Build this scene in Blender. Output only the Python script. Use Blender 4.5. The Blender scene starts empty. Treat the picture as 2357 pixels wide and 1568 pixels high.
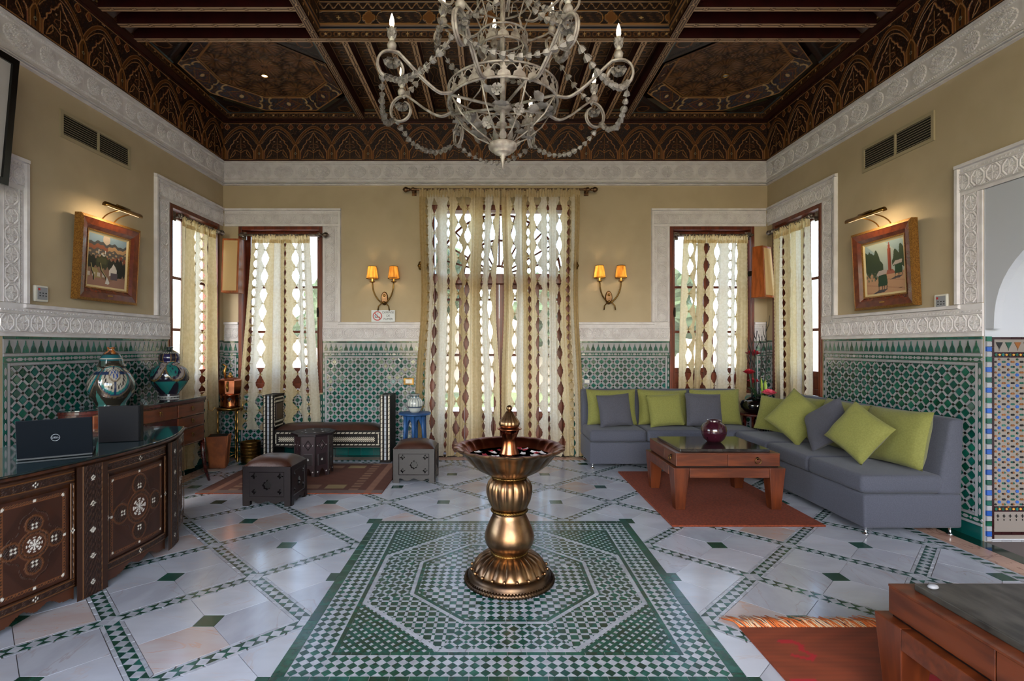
import bpy, math, random
from mathutils import Vector, Matrix
random.seed(7)
sc = bpy.context.scene
# ---------------------------------------------------------------- camera (level, shifted lens)
F, PX, PY, EYE = 1200.0, 1132.0, 796.0, 1.4
cam = bpy.data.cameras.new('camera')
cam.sensor_fit = 'HORIZONTAL'; cam.sensor_width = 36.0; cam.lens = F / 2357 * 36
cam.shift_x = (1178.5 - PX) / 2357; cam.shift_y = (PY - 784) / 2357
cam.clip_start = 0.05; cam.clip_end = 300
camo = bpy.data.objects.new('camera', cam); sc.collection.objects.link(camo)
camo.location = (0, 0, EYE); camo.rotation_euler = (math.pi / 2, 0, 0)
sc.camera = camo
# ---------------------------------------------------------------- sky, sun, fill lamps, exposure
w = bpy.data.worlds.new('sky'); sc.world = w; w.use_nodes = True
wn = w.node_tree
sky = wn.nodes.new('ShaderNodeTexSky'); sky.sky_type = 'NISHITA'; sky.sun_disc = False
sky.sun_elevation = math.radians(48); sky.sun_rotation = math.radians(200); sky.air_density = 1.2; sky.dust_density = 2.5
wn.links.new(sky.outputs[0], wn.nodes['Background'].inputs[0])
wn.nodes['Background'].inputs[1].default_value = 2.5
def lamp(name, kind, loc, rot, power, col=(1, 1, 1), size=1.0, size_y=None):
    L = bpy.data.lights.new(name, kind); L.energy = power; L.color = col
    if kind == 'AREA':
        L.shape = 'RECTANGLE'; L.size = size; L.size_y = size_y or size
    elif kind in ('POINT', 'SPOT'):
        L.shadow_soft_size = size
    elif kind == 'SUN':
        L.angle = math.radians(0.6)
    o = bpy.data.objects.new(name, L); sc.collection.objects.link(o)
    o.location = loc; o.rotation_euler = rot
    return o
lamp('sun', 'SUN', (0, -5, 12), (math.radians(40), math.radians(-16), 0), 14.0, (1, 0.95, 0.86))
# added fill lamps: one at an invented rear opening, two in the side doorways
lamp('fill_rear', 'AREA', (0.0, -2.85, 2.95), (math.radians(90), 0, 0), 56, (0.98, 0.97, 1.0), 5.4, 1.9)
lamp('fill_left_door', 'AREA', (-3.60, 2.5, 1.25), (math.radians(90), 0, math.radians(-90)), 9, (0.75, 0.86, 1.0), 1.7, 2.2)
lamp('fill_right_arch', 'AREA', (4.05, 2.5, 1.25), (math.radians(90), 0, math.radians(90)), 8, (0.75, 0.86, 1.0), 1.7, 2.2)
for nm, loc, rz, sx, sy in (('portal_left', (-3.75, 6.05, 1.86), -90, 1.0, 2.1), ('portal_back_left', (-2.70, 6.98, 1.86), 180, 1.05, 2.1), ('portal_door', (.095, 6.98, 1.6), 180, 1.75, 3.15),
                            ('portal_back_right', (2.81, 6.98, 1.86), 180, 1.05, 2.1), ('portal_right', (3.84, 6.04, 1.86), 90, 1.0, 2.1)):
    lamp(nm, 'AREA', loc, (math.radians(90), 0, math.radians(rz)), 1, (1, 1, 1), sx, sy).data.cycles.is_portal = True   # guides sky light through each opening
sc.view_settings.view_transform = 'Standard'; sc.view_settings.look = 'None'
sc.view_settings.exposure = -0.62; sc.view_settings.gamma = 1.0
sc.view_settings.use_curve_mapping = False
sc.cycles.max_bounces = 6; sc.cycles.diffuse_bounces = 3; sc.cycles.glossy_bounces = 3
sc.cycles.transmission_bounces = 5; sc.cycles.transparent_max_bounces = 10
sc.cycles.caustics_reflective = False; sc.cycles.caustics_refractive = False
sc.cycles.sample_clamp_indirect = 6.0
sc.cycles.use_denoising = True; sc.cycles.use_adaptive_sampling = True; sc.cycles.adaptive_threshold = 0.05
# ---------------------------------------------------------------- room measures
XL, XR, YB, YR = -3.436, 3.525, 6.67, -3.0
PI = math.pi
# ---------------------------------------------------------------- helpers: colours and materials
def lin(h):
    if not isinstance(h, str): return tuple(h)
    c = [int(h[i:i + 2], 16) / 255 for i in (0, 2, 4)]
    return tuple(x / 12.92 if x <= 0.04045 else ((x + 0.055) / 1.055) ** 2.4 for x in c)
MATS = {}
def mat(name, col='808080', rough=0.5, metal=0.0, col2=None, nscale=6.0, stretch=(1, 1, 1), var=0.0, bump=None,
        coat=0.0, spec=0.5, world=False, vcol=False, ramp=(0.4, 0.6), distort=0.0, emit=None, transl=0.0, alpha=1.0,
        vein=None, huevar=0.0, detail=4.0, trans=0.0, sheen=0.0, rvar=0.0):
    m = bpy.data.materials.new(name); m.use_nodes = True
    nt = m.node_tree; N = nt.nodes; L = nt.links
    b = N['Principled BSDF']; out = N['Material Output']
    c1 = lin(col) + (1,)
    b.inputs['Base Color'].default_value = c1
    b.inputs['Roughness'].default_value = rough; b.inputs['Metallic'].default_value = metal
    b.inputs['Specular IOR Level'].default_value = spec
    b.inputs['Coat Weight'].default_value = coat; b.inputs['Coat Roughness'].default_value = 0.08
    b.inputs['Transmission Weight'].default_value = trans
    b.inputs['Sheen Weight'].default_value = sheen
    b.inputs['Alpha'].default_value = alpha
    src = None
    def co():
        if world:
            g = N.new('ShaderNodeNewGeometry'); o = g.outputs['Position']
        else:
            o = N.new('ShaderNodeTexCoord').outputs['Object']
        oi = N.new('ShaderNodeObjectInfo'); ad = N.new('ShaderNodeVectorMath'); ad.operation = 'MULTIPLY_ADD'
        cb = N.new('ShaderNodeCombineXYZ')
        for k in range(3): L.new(oi.outputs['Random'], cb.inputs[k])
        ad.inputs[1].default_value = (37, 53, 71)
        L.new(cb.outputs[0], ad.inputs[0]); L.new(o, ad.inputs[2])
        mp = N.new('ShaderNodeMapping'); mp.inputs['Scale'].default_value = stretch
        L.new(ad.outputs[0], mp.inputs[0]); return mp.outputs[0]
    def noise(scale, dist=0.0, det=detail):
        n = N.new('ShaderNodeTexNoise'); n.inputs['Scale'].default_value = scale
        n.inputs['Detail'].default_value = det; n.inputs['Distortion'].default_value = dist
        L.new(co(), n.inputs['Vector']); return n.outputs['Fac']
    def mix(f, a, bb, blend='MIX'):
        x = N.new('ShaderNodeMix'); x.data_type = 'RGBA'; x.blend_type = blend
        for sock, val in ((x.inputs['Factor'], f), (x.inputs['A'], a), (x.inputs['B'], bb)):
            if hasattr(val, 'links'): L.new(val, sock)
            else: sock.default_value = val
        return x.outputs['Result']
    def rampn(f, lo, hi):
        r = N.new('ShaderNodeMapRange'); r.inputs['From Min'].default_value = lo; r.inputs['From Max'].default_value = hi
        L.new(f, r.inputs['Value']); return r.outputs[0]
    if vcol:
        a = N.new('ShaderNodeAttribute'); a.attribute_name = 'Col'; src = a.outputs['Color']
        if col2: src = mix(rampn(noise(nscale, distort), *ramp), src, mix(1.0, src, lin(col2) + (1,), 'MULTIPLY'))
    elif col2:
        src = mix(rampn(noise(nscale, distort), *ramp), c1, lin(col2) + (1,))
    if vein:
        vc, vs, vw = vein
        f = noise(vs, 2.2, 5.0)
        ab = N.new('ShaderNodeMath'); ab.operation = 'SUBTRACT'; ab.inputs[1].default_value = 0.5; L.new(f, ab.inputs[0])
        a2 = N.new('ShaderNodeMath'); a2.operation = 'ABSOLUTE'; L.new(ab.outputs[0], a2.inputs[0])
        src = mix(rampn(a2.outputs[0], vw, 0.0), src if src else c1, lin(vc) + (1,))
    if var or huevar:
        oi = N.new('ShaderNodeObjectInfo'); g = N.new('ShaderNodeNewGeometry')
        s = N.new('ShaderNodeMath'); s.operation = 'ADD'
        L.new(oi.outputs['Random'], s.inputs[0]); L.new(g.outputs['Random Per Island'], s.inputs[1])
        fr = N.new('ShaderNodeMath'); fr.operation = 'FRACT'; L.new(s.outputs[0], fr.inputs[0])
        h = N.new('ShaderNodeHueSaturation')
        mr = N.new('ShaderNodeMapRange'); mr.inputs['To Min'].default_value = 1 - var; mr.inputs['To Max'].default_value = 1 + var
        L.new(fr.outputs[0], mr.inputs['Value']); L.new(mr.outputs[0], h.inputs['Value'])
        if huevar:
            m7 = N.new('ShaderNodeMath'); m7.operation = 'MULTIPLY'; m7.inputs[1].default_value = 7.31; L.new(fr.outputs[0], m7.inputs[0])
            f7 = N.new('ShaderNodeMath'); f7.operation = 'FRACT'; L.new(m7.outputs[0], f7.inputs[0])
            mh = N.new('ShaderNodeMapRange'); mh.inputs['To Min'].default_value = 0.5 - huevar; mh.inputs['To Max'].default_value = 0.5 + huevar
            L.new(f7.outputs[0], mh.inputs['Value']); L.new(mh.outputs[0], h.inputs['Hue'])
        if src: L.new(src, h.inputs['Color'])
        else: h.inputs['Color'].default_value = c1
        src = h.outputs[0]
    if src: L.new(src, b.inputs['Base Color'])
    if rvar: L.new(rampn(noise(nscale * 2), 0.3 - rough / rvar * 0.5, 0.3 - rough / rvar * 0.5 + 1 / rvar), b.inputs['Roughness'])
    if bump:
        bs, st = bump[0], bump[1]
        n = noise(bs, bump[2] if len(bump) > 2 else 0.0, 2.0)
        bp = N.new('ShaderNodeBump'); bp.inputs['Strength'].default_value = st; bp.inputs['Distance'].default_value = 0.01
        L.new(n, bp.inputs['Height']); L.new(bp.outputs[0], b.inputs['Normal'])
    if emit:
        b.inputs['Emission Color'].default_value = lin(emit[0]) + (1,); b.inputs['Emission Strength'].default_value = emit[1]
    if transl:
        t = N.new('ShaderNodeBsdfTranslucent'); x = N.new('ShaderNodeMixShader'); x.inputs[0].default_value = transl
        if src: L.new(src, t.inputs[0])
        else: t.inputs[0].default_value = c1
        L.new(b.outputs[0], x.inputs[1]); L.new(t.outputs[0], x.inputs[2]); L.new(x.outputs[0], out.inputs[0])
    MATS[name] = m
    return m
# ---------------------------------------------------------------- helpers: meshes and objects
class MB:
    def __init__(self): self.v = []; self.f = []; self.m = []; self.s = []
    def add(self, verts, faces, mi=0, smooth=False):
        n = len(self.v); self.v += [tuple(p) for p in verts]
        for fc in faces: self.f.append([i + n for i in fc]); self.m.append(mi); self.s.append(smooth)
        return self
    def box(self, x0, x1, y0, y1, z0, z1, mi=0):
        return self.add([(x0, y0, z0), (x1, y0, z0), (x1, y1, z0), (x0, y1, z0), (x0, y0, z1), (x1, y0, z1), (x1, y1, z1), (x0, y1, z1)],
            [(0, 3, 2, 1), (4, 5, 6, 7), (0, 1, 5, 4), (1, 2, 6, 5), (2, 3, 7, 6), (3, 0, 4, 7)], mi)
    def taper(self, x0, x1, y0, y1, z0, X0, X1, Y0, Y1, z1, mi=0):
        return self.add([(x0, y0, z0), (x1, y0, z0), (x1, y1, z0), (x0, y1, z0), (X0, Y0, z1), (X1, Y0, z1), (X1, Y1, z1), (X0, Y1, z1)],
            [(0, 3, 2, 1), (4, 5, 6, 7), (0, 1, 5, 4), (1, 2, 6, 5), (2, 3, 7, 6), (3, 0, 4, 7)], mi)
    def lathe(self, prof, n=32, c=(0, 0, 0), mi=0, smooth=True, fn=None, ax=None):
        vs = []
        for i, (r, z) in enumerate(prof):
            for k in range(n):
                a = 2 * PI * k / n; rr = r * (fn(a, i) if fn else 1)
                p = Vector((rr * math.cos(a), rr * math.sin(a), z))
                if ax: p = ax @ p
                vs.append((p.x + c[0], p.y + c[1], p.z + c[2]))
        fs = [(i * n + k, i * n + (k + 1) % n, (i + 1) * n + (k + 1) % n, (i + 1) * n + k) for i in range(len(prof) - 1) for k in range(n)]
        if prof[0][0] > 1e-4: fs.append(tuple(reversed(range(n))))
        if prof[-1][0] > 1e-4: fs.append(tuple(range((len(prof) - 1) * n, len(prof) * n)))
        return self.add(vs, fs, mi, smooth)
    def tube(self, pts, r=0.01, n=6, mi=0, closed=False, smooth=True, flat=1.0):
        pts = [Vector(p) for p in pts]; m = len(pts); vs = []
        up = None
        for i, p in enumerate(pts):
            a = pts[i - 1] if (i or closed) else p; b = pts[(i + 1) % m] if (i < m - 1 or closed) else p
            t = (b - a)
            t = t.normalized() if t.length > 1e-9 else Vector((0, 0, 1))
            if up is None:
                up = Vector((0, 0, 1)) if abs(t.z) < 0.9 else Vector((1, 0, 0))
            s = t.cross(up)
            if s.length < 1e-6: s = t.orthogonal()
            s.normalize(); up = s.cross(t).normalized()
            rr = r[i] if isinstance(r, (list, tuple)) else r
            for k in range(n):
                an = 2 * PI * k / n
                vs.append(p + s * (math.cos(an) * rr) + up * (math.sin(an) * rr * flat))
        fs = []
        for i in range(m if closed else m - 1):
            for k in range(n):
                fs.append((i * n + k, i * n + (k + 1) % n, ((i + 1) % m) * n + (k + 1) % n, ((i + 1) % m) * n + k))
        if not closed: fs += [tuple(reversed(range(n))), tuple(range((m - 1) * n, m * n))]
        return self.add(vs, fs, mi, smooth)
    def prism(self, poly, z0, z1, mi=0, mx=None, top=None):
        n = len(poly); tp = top or poly
        vs = [(p[0], p[1], z0) for p in poly] + [(p[0], p[1], z1) for p in tp]
        if mx: vs = [tuple(mx @ Vector(p)) for p in vs]
        fs = [tuple(reversed(range(n))), tuple(range(n, 2 * n))] + [(k, (k + 1) % n, n + (k + 1) % n, n + k) for k in range(n)]
        return self.add(vs, fs, mi)
    def sphere(self, c, r, nu=12, nv=8, mi=0, sc3=(1, 1, 1)):
        prof = [(math.sin(PI * i / nv), -math.cos(PI * i / nv)) for i in range(nv + 1)]
        vs = []
        for (rr, z) in prof:
            for k in range(nu):
                a = 2 * PI * k / nu
                vs.append((c[0] + r * rr * math.cos(a) * sc3[0], c[1] + r * rr * math.sin(a) * sc3[1], c[2] + r * z * sc3[2]))
        fs = [(i * nu + k, i * nu + (k + 1) % nu, (i + 1) * nu + (k + 1) % nu, (i + 1) * nu + k) for i in range(nv) for k in range(nu)]
        return self.add(vs, fs, mi, True)
    def mesh(self, name, mats):
        me = bpy.data.meshes.new(name); me.from_pydata(self.v, [], self.f)
        for x in (mats if isinstance(mats, (list, tuple)) else [mats]): me.materials.append(MATS[x] if isinstance(x, str) else x)
        me.polygons.foreach_set('material_index', self.m); me.polygons.foreach_set('use_smooth', self.s)
        me.update(); return me
    def build(self, name, mats, parent=None, bevel=0, loc=None, rot=None, subsurf=0):
        o = link(name, self.mesh(name, mats), parent, loc=loc, rot=rot)
        if bevel:
            b = o.modifiers.new('bevel', 'BEVEL'); b.width = bevel; b.segments = 2; b.limit_method = 'ANGLE'; b.angle_limit = math.radians(40)
        if subsurf:
            s = o.modifiers.new('sub', 'SUBSURF'); s.levels = subsurf; s.render_levels = subsurf
        return o
def link(name, data, parent=None, mx=None, loc=None, rot=None):
    o = bpy.data.objects.new(name, data); sc.collection.objects.link(o)
    if parent: o.parent = parent
    if mx is not None: o.matrix_basis = mx
    if loc is not None: o.location = loc
    if rot is not None: o.rotation_euler = rot
    return o
def tag(o, label, cat, group=None):
    o['label'] = label; o['category'] = cat
    if group: o['group'] = group
    return o
def thing(name, label, cat, loc=(0, 0, 0), rz=0.0, group=None):
    o = link(name, None, loc=loc, rot=(0, 0, rz)); o.empty_display_size = 0.1
    return tag(o, label, cat, group)
def struct(o): o['kind'] = 'structure'; return o
def stuff(o): o['kind'] = 'stuff'; return o
def copy_tree(o, parent=None):
    c = o.copy(); sc.collection.objects.link(c); c.parent = parent
    for ch in list(o.children):
        k = copy_tree(ch, c); k.matrix_parent_inverse = ch.matrix_parent_inverse.copy()
    return c
def frame(o, u, v):
    u = Vector(u); v = Vector(v); n = u.cross(v)
    return Matrix(((u.x, v.x, n.x, o[0]), (u.y, v.y, n.y, o[1]), (u.z, v.z, n.z, o[2]), (0, 0, 0, 1)))
FB = frame((0, YB, 0), (1, 0, 0), (0, 0, 1))          # back wall: u = x
FL = frame((XL, 0, 0), (0, 1, 0), (0, 0, 1))          # left wall: u = y
FR = frame((XR, 0, 0), (0, -1, 0), (0, 0, 1))         # right wall: u = -y
FF = frame((0, 0, 0), (1, 0, 0), (0, 1, 0))           # floor
def T(x, y, z=0): return Matrix.Translation((x, y, z))
def RZ(a): return Matrix.Rotation(a, 4, 'Z')
def colour_grid(name, W, Hh, nx, ny, fn, material, keep=None, origin='corner'):
    """sheet in local xy (normal +z); fn(u, v) -> (height, rgb) with u, v in 0..1"""
    vs = []; cols = []
    ox, oy = (0, 0) if origin == 'corner' else (-W / 2, -Hh / 2)
    for j in range(ny + 1):
        for i in range(nx + 1):
            u, v = i / nx, j / ny
            h, c = fn(u, v)
            vs.append((ox + u * W, oy + v * Hh, h)); cols += [c[0], c[1], c[2], 1.0]
    fs = [(j * (nx + 1) + i, j * (nx + 1) + i + 1, (j + 1) * (nx + 1) + i + 1, (j + 1) * (nx + 1) + i)
          for j in range(ny) for i in range(nx) if keep is None or keep((i + .5) / nx, (j + .5) / ny)]
    me = bpy.data.meshes.new(name); me.from_pydata(vs, [], fs)
    at = me.attributes.new('Col', 'FLOAT_COLOR', 'POINT'); at.data.foreach_set('color', cols)
    me.materials.append(MATS[material]); me.update()
    return me
def paint(me, fn):
    cols = []
    for p in me.vertices:
        c = fn(p.co); cols += [c[0], c[1], c[2], 1.0]
    at = me.attributes.new('Col', 'FLOAT_COLOR', 'POINT'); at.data.foreach_set('color', cols)
def project(p):
    return (PX + F * p[0] / p[1], PY - F * (p[2] - EYE) / p[1]) if p[1] > 0.1 else None
import numpy as np
class Paint:
    """a painted and carved sheet: colour and height sampled on a grid, then turned into a mesh"""
    def __init__(self, W, Hh, nx, ny, bg='3a2015'):
        self.W, self.H, self.nx, self.ny = W, Hh, nx, ny
        self.x, self.y = np.meshgrid(np.linspace(0, W, nx + 1), np.linspace(0, Hh, ny + 1))
        self.c = np.empty(self.x.shape + (3,)); self.c[:] = lin(bg); self.h = np.zeros(self.x.shape)
    def fill(self, mask, col=None, h=None):
        if col is not None: self.c[mask] = lin(col)
        if h is not None: self.h[mask] = h
        return self
    def dist(self, pts, closed=False):
        d = np.full(self.x.shape, 1e9); n = len(pts)
        for i in range(n if closed else n - 1):
            ax, ay = pts[i]; bx, by = pts[(i + 1) % n]; dx, dy = bx - ax, by - ay; q = dx * dx + dy * dy + 1e-12
            t = np.clip(((self.x - ax) * dx + (self.y - ay) * dy) / q, 0, 1)
            d = np.minimum(d, np.hypot(self.x - ax - t * dx, self.y - ay - t * dy))
        return d
    def line(self, pts, wd, col=None, h=None, closed=False): return self.fill(self.dist(pts, closed) < wd, col, h)
    def inside(self, pts):
        m = np.zeros(self.x.shape, bool); n = len(pts)
        for i in range(n):
            ax, ay = pts[i]; bx, by = pts[(i + 1) % n]
            if ay == by: continue
            m ^= ((ay > self.y) != (by > self.y)) & (self.x < (bx - ax) * (self.y - ay) / (by - ay) + ax)
        return m
    def poly(self, pts, col=None, h=None): return self.fill(self.inside(pts), col, h)
    def disc(self, cx, cy, r, col=None, h=None): return self.fill(np.hypot(self.x - cx, self.y - cy) < r, col, h)
    def rect(self, x0, x1, y0, y1, col=None, h=None):
        return self.fill((self.x >= x0) & (self.x <= x1) & (self.y >= y0) & (self.y <= y1), col, h)
    def mesh(self, name, material, keep=None, mapfn=None, smooth=False, origin='corner'):
        nx, ny = self.nx, self.ny; X, Y, Z = self.x, self.y, self.h
        if origin == 'centre': X = X - self.W / 2; Y = Y - self.H / 2
        if mapfn: X, Y, Z = mapfn(X, Y, Z)
        vs = np.stack([X, Y, Z], -1).reshape(-1, 3)
        j, i = np.meshgrid(np.arange(ny), np.arange(nx), indexing='ij'); a = j * (nx + 1) + i
        fs = np.stack([a, a + 1, a + nx + 2, a + nx + 1], -1)
        fs = fs[keep[:-1, :-1]] if keep is not None else fs.reshape(-1, 4)
        me = bpy.data.meshes.new(name); me.from_pydata(vs.tolist(), [], fs.tolist())
        at = me.attributes.new('Col', 'FLOAT_COLOR', 'POINT')
        at.data.foreach_set('color', np.concatenate([self.c.reshape(-1, 3), np.ones((vs.shape[0], 1))], 1).ravel().tolist())
        me.materials.append(MATS[material])
        if smooth: me.polygons.foreach_set('use_smooth', [True] * len(me.polygons))
        me.update(); return me
# convex polygon clipping
def clip(poly, a, b, c):                               # keep a*x + b*y <= c
    out = []
    for i in range(len(poly)):
        p, q = poly[i], poly[(i + 1) % len(poly)]
        dp, dq = a * p[0] + b * p[1] - c, a * q[0] + b * q[1] - c
        if dp <= 1e-7: out.append(p)
        if (dp < -1e-7 and dq > 1e-7) or (dp > 1e-7 and dq < -1e-7):
            t = dp / (dp - dq); out.append((p[0] + t * (q[0] - p[0]), p[1] + t * (q[1] - p[1])))
    return out
def area(poly):
    return 0.5 * sum(poly[i][0] * poly[(i + 1) % len(poly)][1] - poly[(i + 1) % len(poly)][0] * poly[i][1] for i in range(len(poly)))
def inrect(poly, x0, x1, y0, y1):
    for h in ((-1, 0, -x0), (1, 0, x1), (0, -1, -y0), (0, 1, y1)):
        poly = clip(poly, *h)
        if len(poly) < 3: return []
    return poly
TILE_CACHE = {}
def lay(parent, fr, pieces, limit=300, min_px=60.0, z0=0.0, tilt=0.006, rest='small_tiles'):
    """pieces: (kind, polygon, material, height). Largest in view become objects, the rest one joined part."""
    scored = {}; t_max = tilt
    for pc in pieces:
        kind, poly, m, h = pc
        if len(poly) < 3 or abs(area(poly)) < 2e-6: continue
        n = len(poly); cx = sum(p[0] for p in poly) / n; cy = sum(p[1] for p in poly) / n
        pr = []
        for p in poly:
            q = fr @ Vector((p[0], p[1], z0)); s = project(q)
            if s is None: pr = None; break
            pr.append(s)
        sc_ = 0
        if pr:
            mx = sum(p[0] for p in pr) / n; my = sum(p[1] for p in pr) / n
            if -60 < mx < 2417 and -60 < my < 1628: sc_ = abs(area(pr))
        scored.setdefault(kind, []).append((sc_, cx, cy, pc))
    rb = MB(); rm = []
    for kind, L in scored.items():
        L.sort(key=lambda t: -t[0])
        for i, (s, cx, cy, (k, poly, m, h)) in enumerate(L):
            if area(poly) < 0: poly = list(reversed(poly))
            rel = [(p[0] - cx, p[1] - cy) for p in poly]
            tilt = min(t_max, .0011 / max(max(abs(p[0]), abs(p[1])) for p in rel))
            if i < limit and s >= min_px:
                key = (k, m, round(h, 4), tuple((round(a, 3), round(b, 3)) for a, b in rel))
                me = TILE_CACHE.get(key)
                if me is None:
                    b = MB(); n = len(rel); ins = 1 - min(.05, .0010 / max(max(abs(p[0]), abs(p[1])) for p in rel)); t = [(a * ins, c * ins) for a, c in rel]
                    b.add([(a, c, 0) for a, c in rel] + [(a, c, h) for a, c in t],
                          [tuple(range(n, 2 * n))] + [(j, (j + 1) % n, n + (j + 1) % n, n + j) for j in range(n)])
                    me = b.mesh(k, m); TILE_CACHE[key] = me
                mxx = fr @ T(cx, cy, z0) @ Matrix.Rotation(random.uniform(-tilt, tilt), 4, 'X') @ Matrix.Rotation(random.uniform(-tilt, tilt), 4, 'Y')
                link(k, me, parent, mxx)
            else:
                if m not in rm: rm.append(m)
                n = len(rel); ins = 1 - min(.05, .0010 / max(max(abs(p[0]), abs(p[1])) for p in rel)); a1, a2 = random.uniform(-tilt, tilt), random.uniform(-tilt, tilt)
                vs = [fr @ Vector((a + cx, c + cy, z0)) for a, c in rel] + \
                     [fr @ Vector((a * ins + cx, c * ins + cy, z0 + h + a * a1 + c * a2)) for a, c in rel]
                rb.add(vs, [tuple(range(n, 2 * n))] + [(j, (j + 1) % n, n + (j + 1) % n, n + j) for j in range(n)], rm.index(m))
    if rb.f: stuff(rb.build(rest, rm, parent))
# ================================================================ materials
mat('wall_paint', 'b6a589', 0.75, bump=(55, 0.06), col2='b09f83', nscale=2.5, world=True)
mat('plaster', 'e0dbde', 0.7, bump=(60, 0.08), col2='d3cdd0', nscale=9)
mat('white_paint', 'b9bcc6', 0.6)
mat('grout', '7f7f84', 0.8)
mat('floor_grout', '6f6460', 0.8)
mat('tile_green', '10564a', 0.13, var=0.34, huevar=0.025, coat=0.3, bump=(35, 0.12), col2='0c4438', nscale=14)
mat('tile_floor_green', '1c5145', 0.2, var=0.3, huevar=0.02, col2='143d33', nscale=20, bump=(30, 0.05))
mat('tile_white', '949499', 0.2, var=0.1, coat=0.2, bump=(35, 0.08))
mat('tile_floor_white', 'aeb1ba', 0.2, var=0.12, col2='9fa2ab', nscale=25)
mat('tile_black', '14110f', 0.2)
mat('tile_teal', '0a4a47', 0.15, var=0.3, coat=0.3)
mat('marble', 'bcc0ca', 0.16, col2='b0b3bd', nscale=2.2, vein=('b9b4b8', 1.0, 0.008), var=0.07, stretch=(1, 2.2, 1), world=True, huevar=0.004)
mat('marble_pink', 'b4a39f', 0.16, col2='b8b2b4', nscale=2.5, vein=('bb9a8a', 1.0, 0.009), var=0.08, stretch=(1, 2.4, 1), world=True)
mat('marble_grey', 'b4b8c3', 0.16, col2='a8abb6', nscale=3.2, vein=('a8a3a7', 0.9, 0.010), var=0.08, stretch=(2.2, 1, 1), world=True)
mat('marble_border', 'c09a88', 0.2, col2='ad8878', nscale=3, vein=('8a6558', 2.0, 0.02), world=True, var=0.05)
mat('green_stone', '10382c', 0.12, col2='0b281f', nscale=8, world=True)
mat('ceil_wood', '3a1a10', 0.4, col2='2a110b', nscale=5, stretch=(8, 1, 8))
mat('ceil_red', '350c0a', 0.4, col2='2a0807', nscale=8)
mat('painted', 'ffffff', 0.42, vcol=True)
mat('painted_matte', 'ffffff', 0.8, vcol=True, bump=(300, 0.15))
mat('painted_gloss', 'ffffff', 0.12, vcol=True, coat=0.5)
mat('red_wood', '6e2d14', 0.35, col2='52200e', nscale=5, stretch=(6, 6, 0.7), var=0.08)
mat('table_wood', '662f14', 0.34, col2='4c200c', nscale=4, stretch=(0.8, 5, 5), coat=0.12, var=0.08)
mat('table_wood_v', '662f14', 0.34, col2='4c200c', nscale=4, stretch=(5, 5, 0.8), coat=0.12, var=0.08)
mat('mahogany', '4a1712', 0.25, col2='34100c', nscale=6, stretch=(6, 1, 6), coat=0.3)
mat('drawer_wood', '6a3216', 0.3, col2='54250f', nscale=5, stretch=(5, 1, 6), coat=0.2)
mat('desk_wood', '45230f', 0.4, col2='2c150a', nscale=5, stretch=(5, 5, 0.8))
mat('dark_wood', '1b1015', 0.5, col2='130b0e', nscale=6, stretch=(1, 5, 5), bump=(20, 0.15), spec=0.25)
mat('ebony', '120b0a', 0.5, spec=0.2)
mat('bone', 'c2b8a6', 0.4, var=0.1)
mat('pearl', 'a9adb5', 0.25, var=0.15)
mat('leather', '3f241a', 0.36, col2='341c13', nscale=6, bump=(120, 0.12))
mat('sofa_grey', '4b4d5a', 0.85, col2='444652', nscale=120, bump=(420, 0.12), sheen=0.1)
mat('cushion_green', '7b7b3e', 0.85, col2='727236', nscale=90, bump=(380, 0.12), sheen=0.1)
mat('cushion_grey', '484853', 0.85, col2='42424c', nscale=90, bump=(380, 0.12), sheen=0.1)
mat('slab_marble', '2f2b2a', 0.1, col2='1d1a1a', nscale=14, ramp=(0.35, 0.65), coat=0.4, detail=8.0)
mat('slab_rough', '4d4a45', 0.4, col2='262422', nscale=26, stretch=(1.0, 0.35, 1.0), ramp=(0.35, 0.68), detail=8.0)
mat('brass', 'b58a4a', 0.28, 1.0, col2='8f6a36', nscale=8)
mat('brass_dark', '8a6a38', 0.35, 1.0, col2='5c4424', nscale=12)
mat('bronze', 'a37f5a', 0.32, 1.0, col2='735740', nscale=7, bump=(30, 0.06))
mat('bronze_dark', '66503c', 0.38, 1.0, col2='46382e', nscale=10)
mat('copper', 'b06a48', 0.22, 1.0, col2='96583c', nscale=8)
mat('copper_bowl', '944c34', 0.28, 1.0, col2='783c28', nscale=8)
mat('chrome', 'c0c0c4', 0.12, 1.0)
mat('iron', '2a231f', 0.4, 0.8)
mat('rod_metal', '8c8078', 0.35, 0.7, col2='55483e', nscale=30)
mat('rod_bronze', '7d5c3e', 0.35, 0.8, col2='4f3a28', nscale=30)
mat('chand_paint', 'b8aea4', 0.45, 0.15, col2='8d8078', nscale=20)
mat('chand_leaf', 'a39b95', 0.5, 0.15, col2='7f766f', nscale=16)
mat('bulb', 'fff2dd', 0.3, emit=('ffe2b8', 14.0))
mat('candle', 'd8d0c4', 0.5)
mat('shade', 'f0b860', 0.8, transl=0.7, col2='cf9040', nscale=40, stretch=(1, 1, 0.02))
mat('shade_trim', '2a1608', 0.7)
mat('fabric_cream', 'e9d5ab', 0.9, transl=0.58, bump=(60, 0.5), col2='e2cc9e', nscale=40)
mat('fabric_white', 'eee3cc', 0.9, transl=0.58, bump=(60, 0.6), col2='e6d9be', nscale=40)
mat('fabric_tan', 'cdb588', 0.85, transl=0.55, bump=(120, 0.2), col2='c3aa7c', nscale=30)
mat('fabric_knot', '9a7f45', 0.9, transl=0.3)
mat('glass', 'f4f8fa', 0.0, spec=0.5, alpha=0.12)
mat('glass_top', '16282a', 0.03, coat=1.0)
mat('black_gloss', '070709', 0.06, coat=1.0)
mat('black_plastic', '0d1118', 0.45)
mat('laptop_lid', '0a1119', 0.55, spec=0.12)
mat('leather_black', '08080d', 0.55, spec=0.15)
mat('silver_ink', 'b9bec6', 0.35, 0.5)
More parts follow.
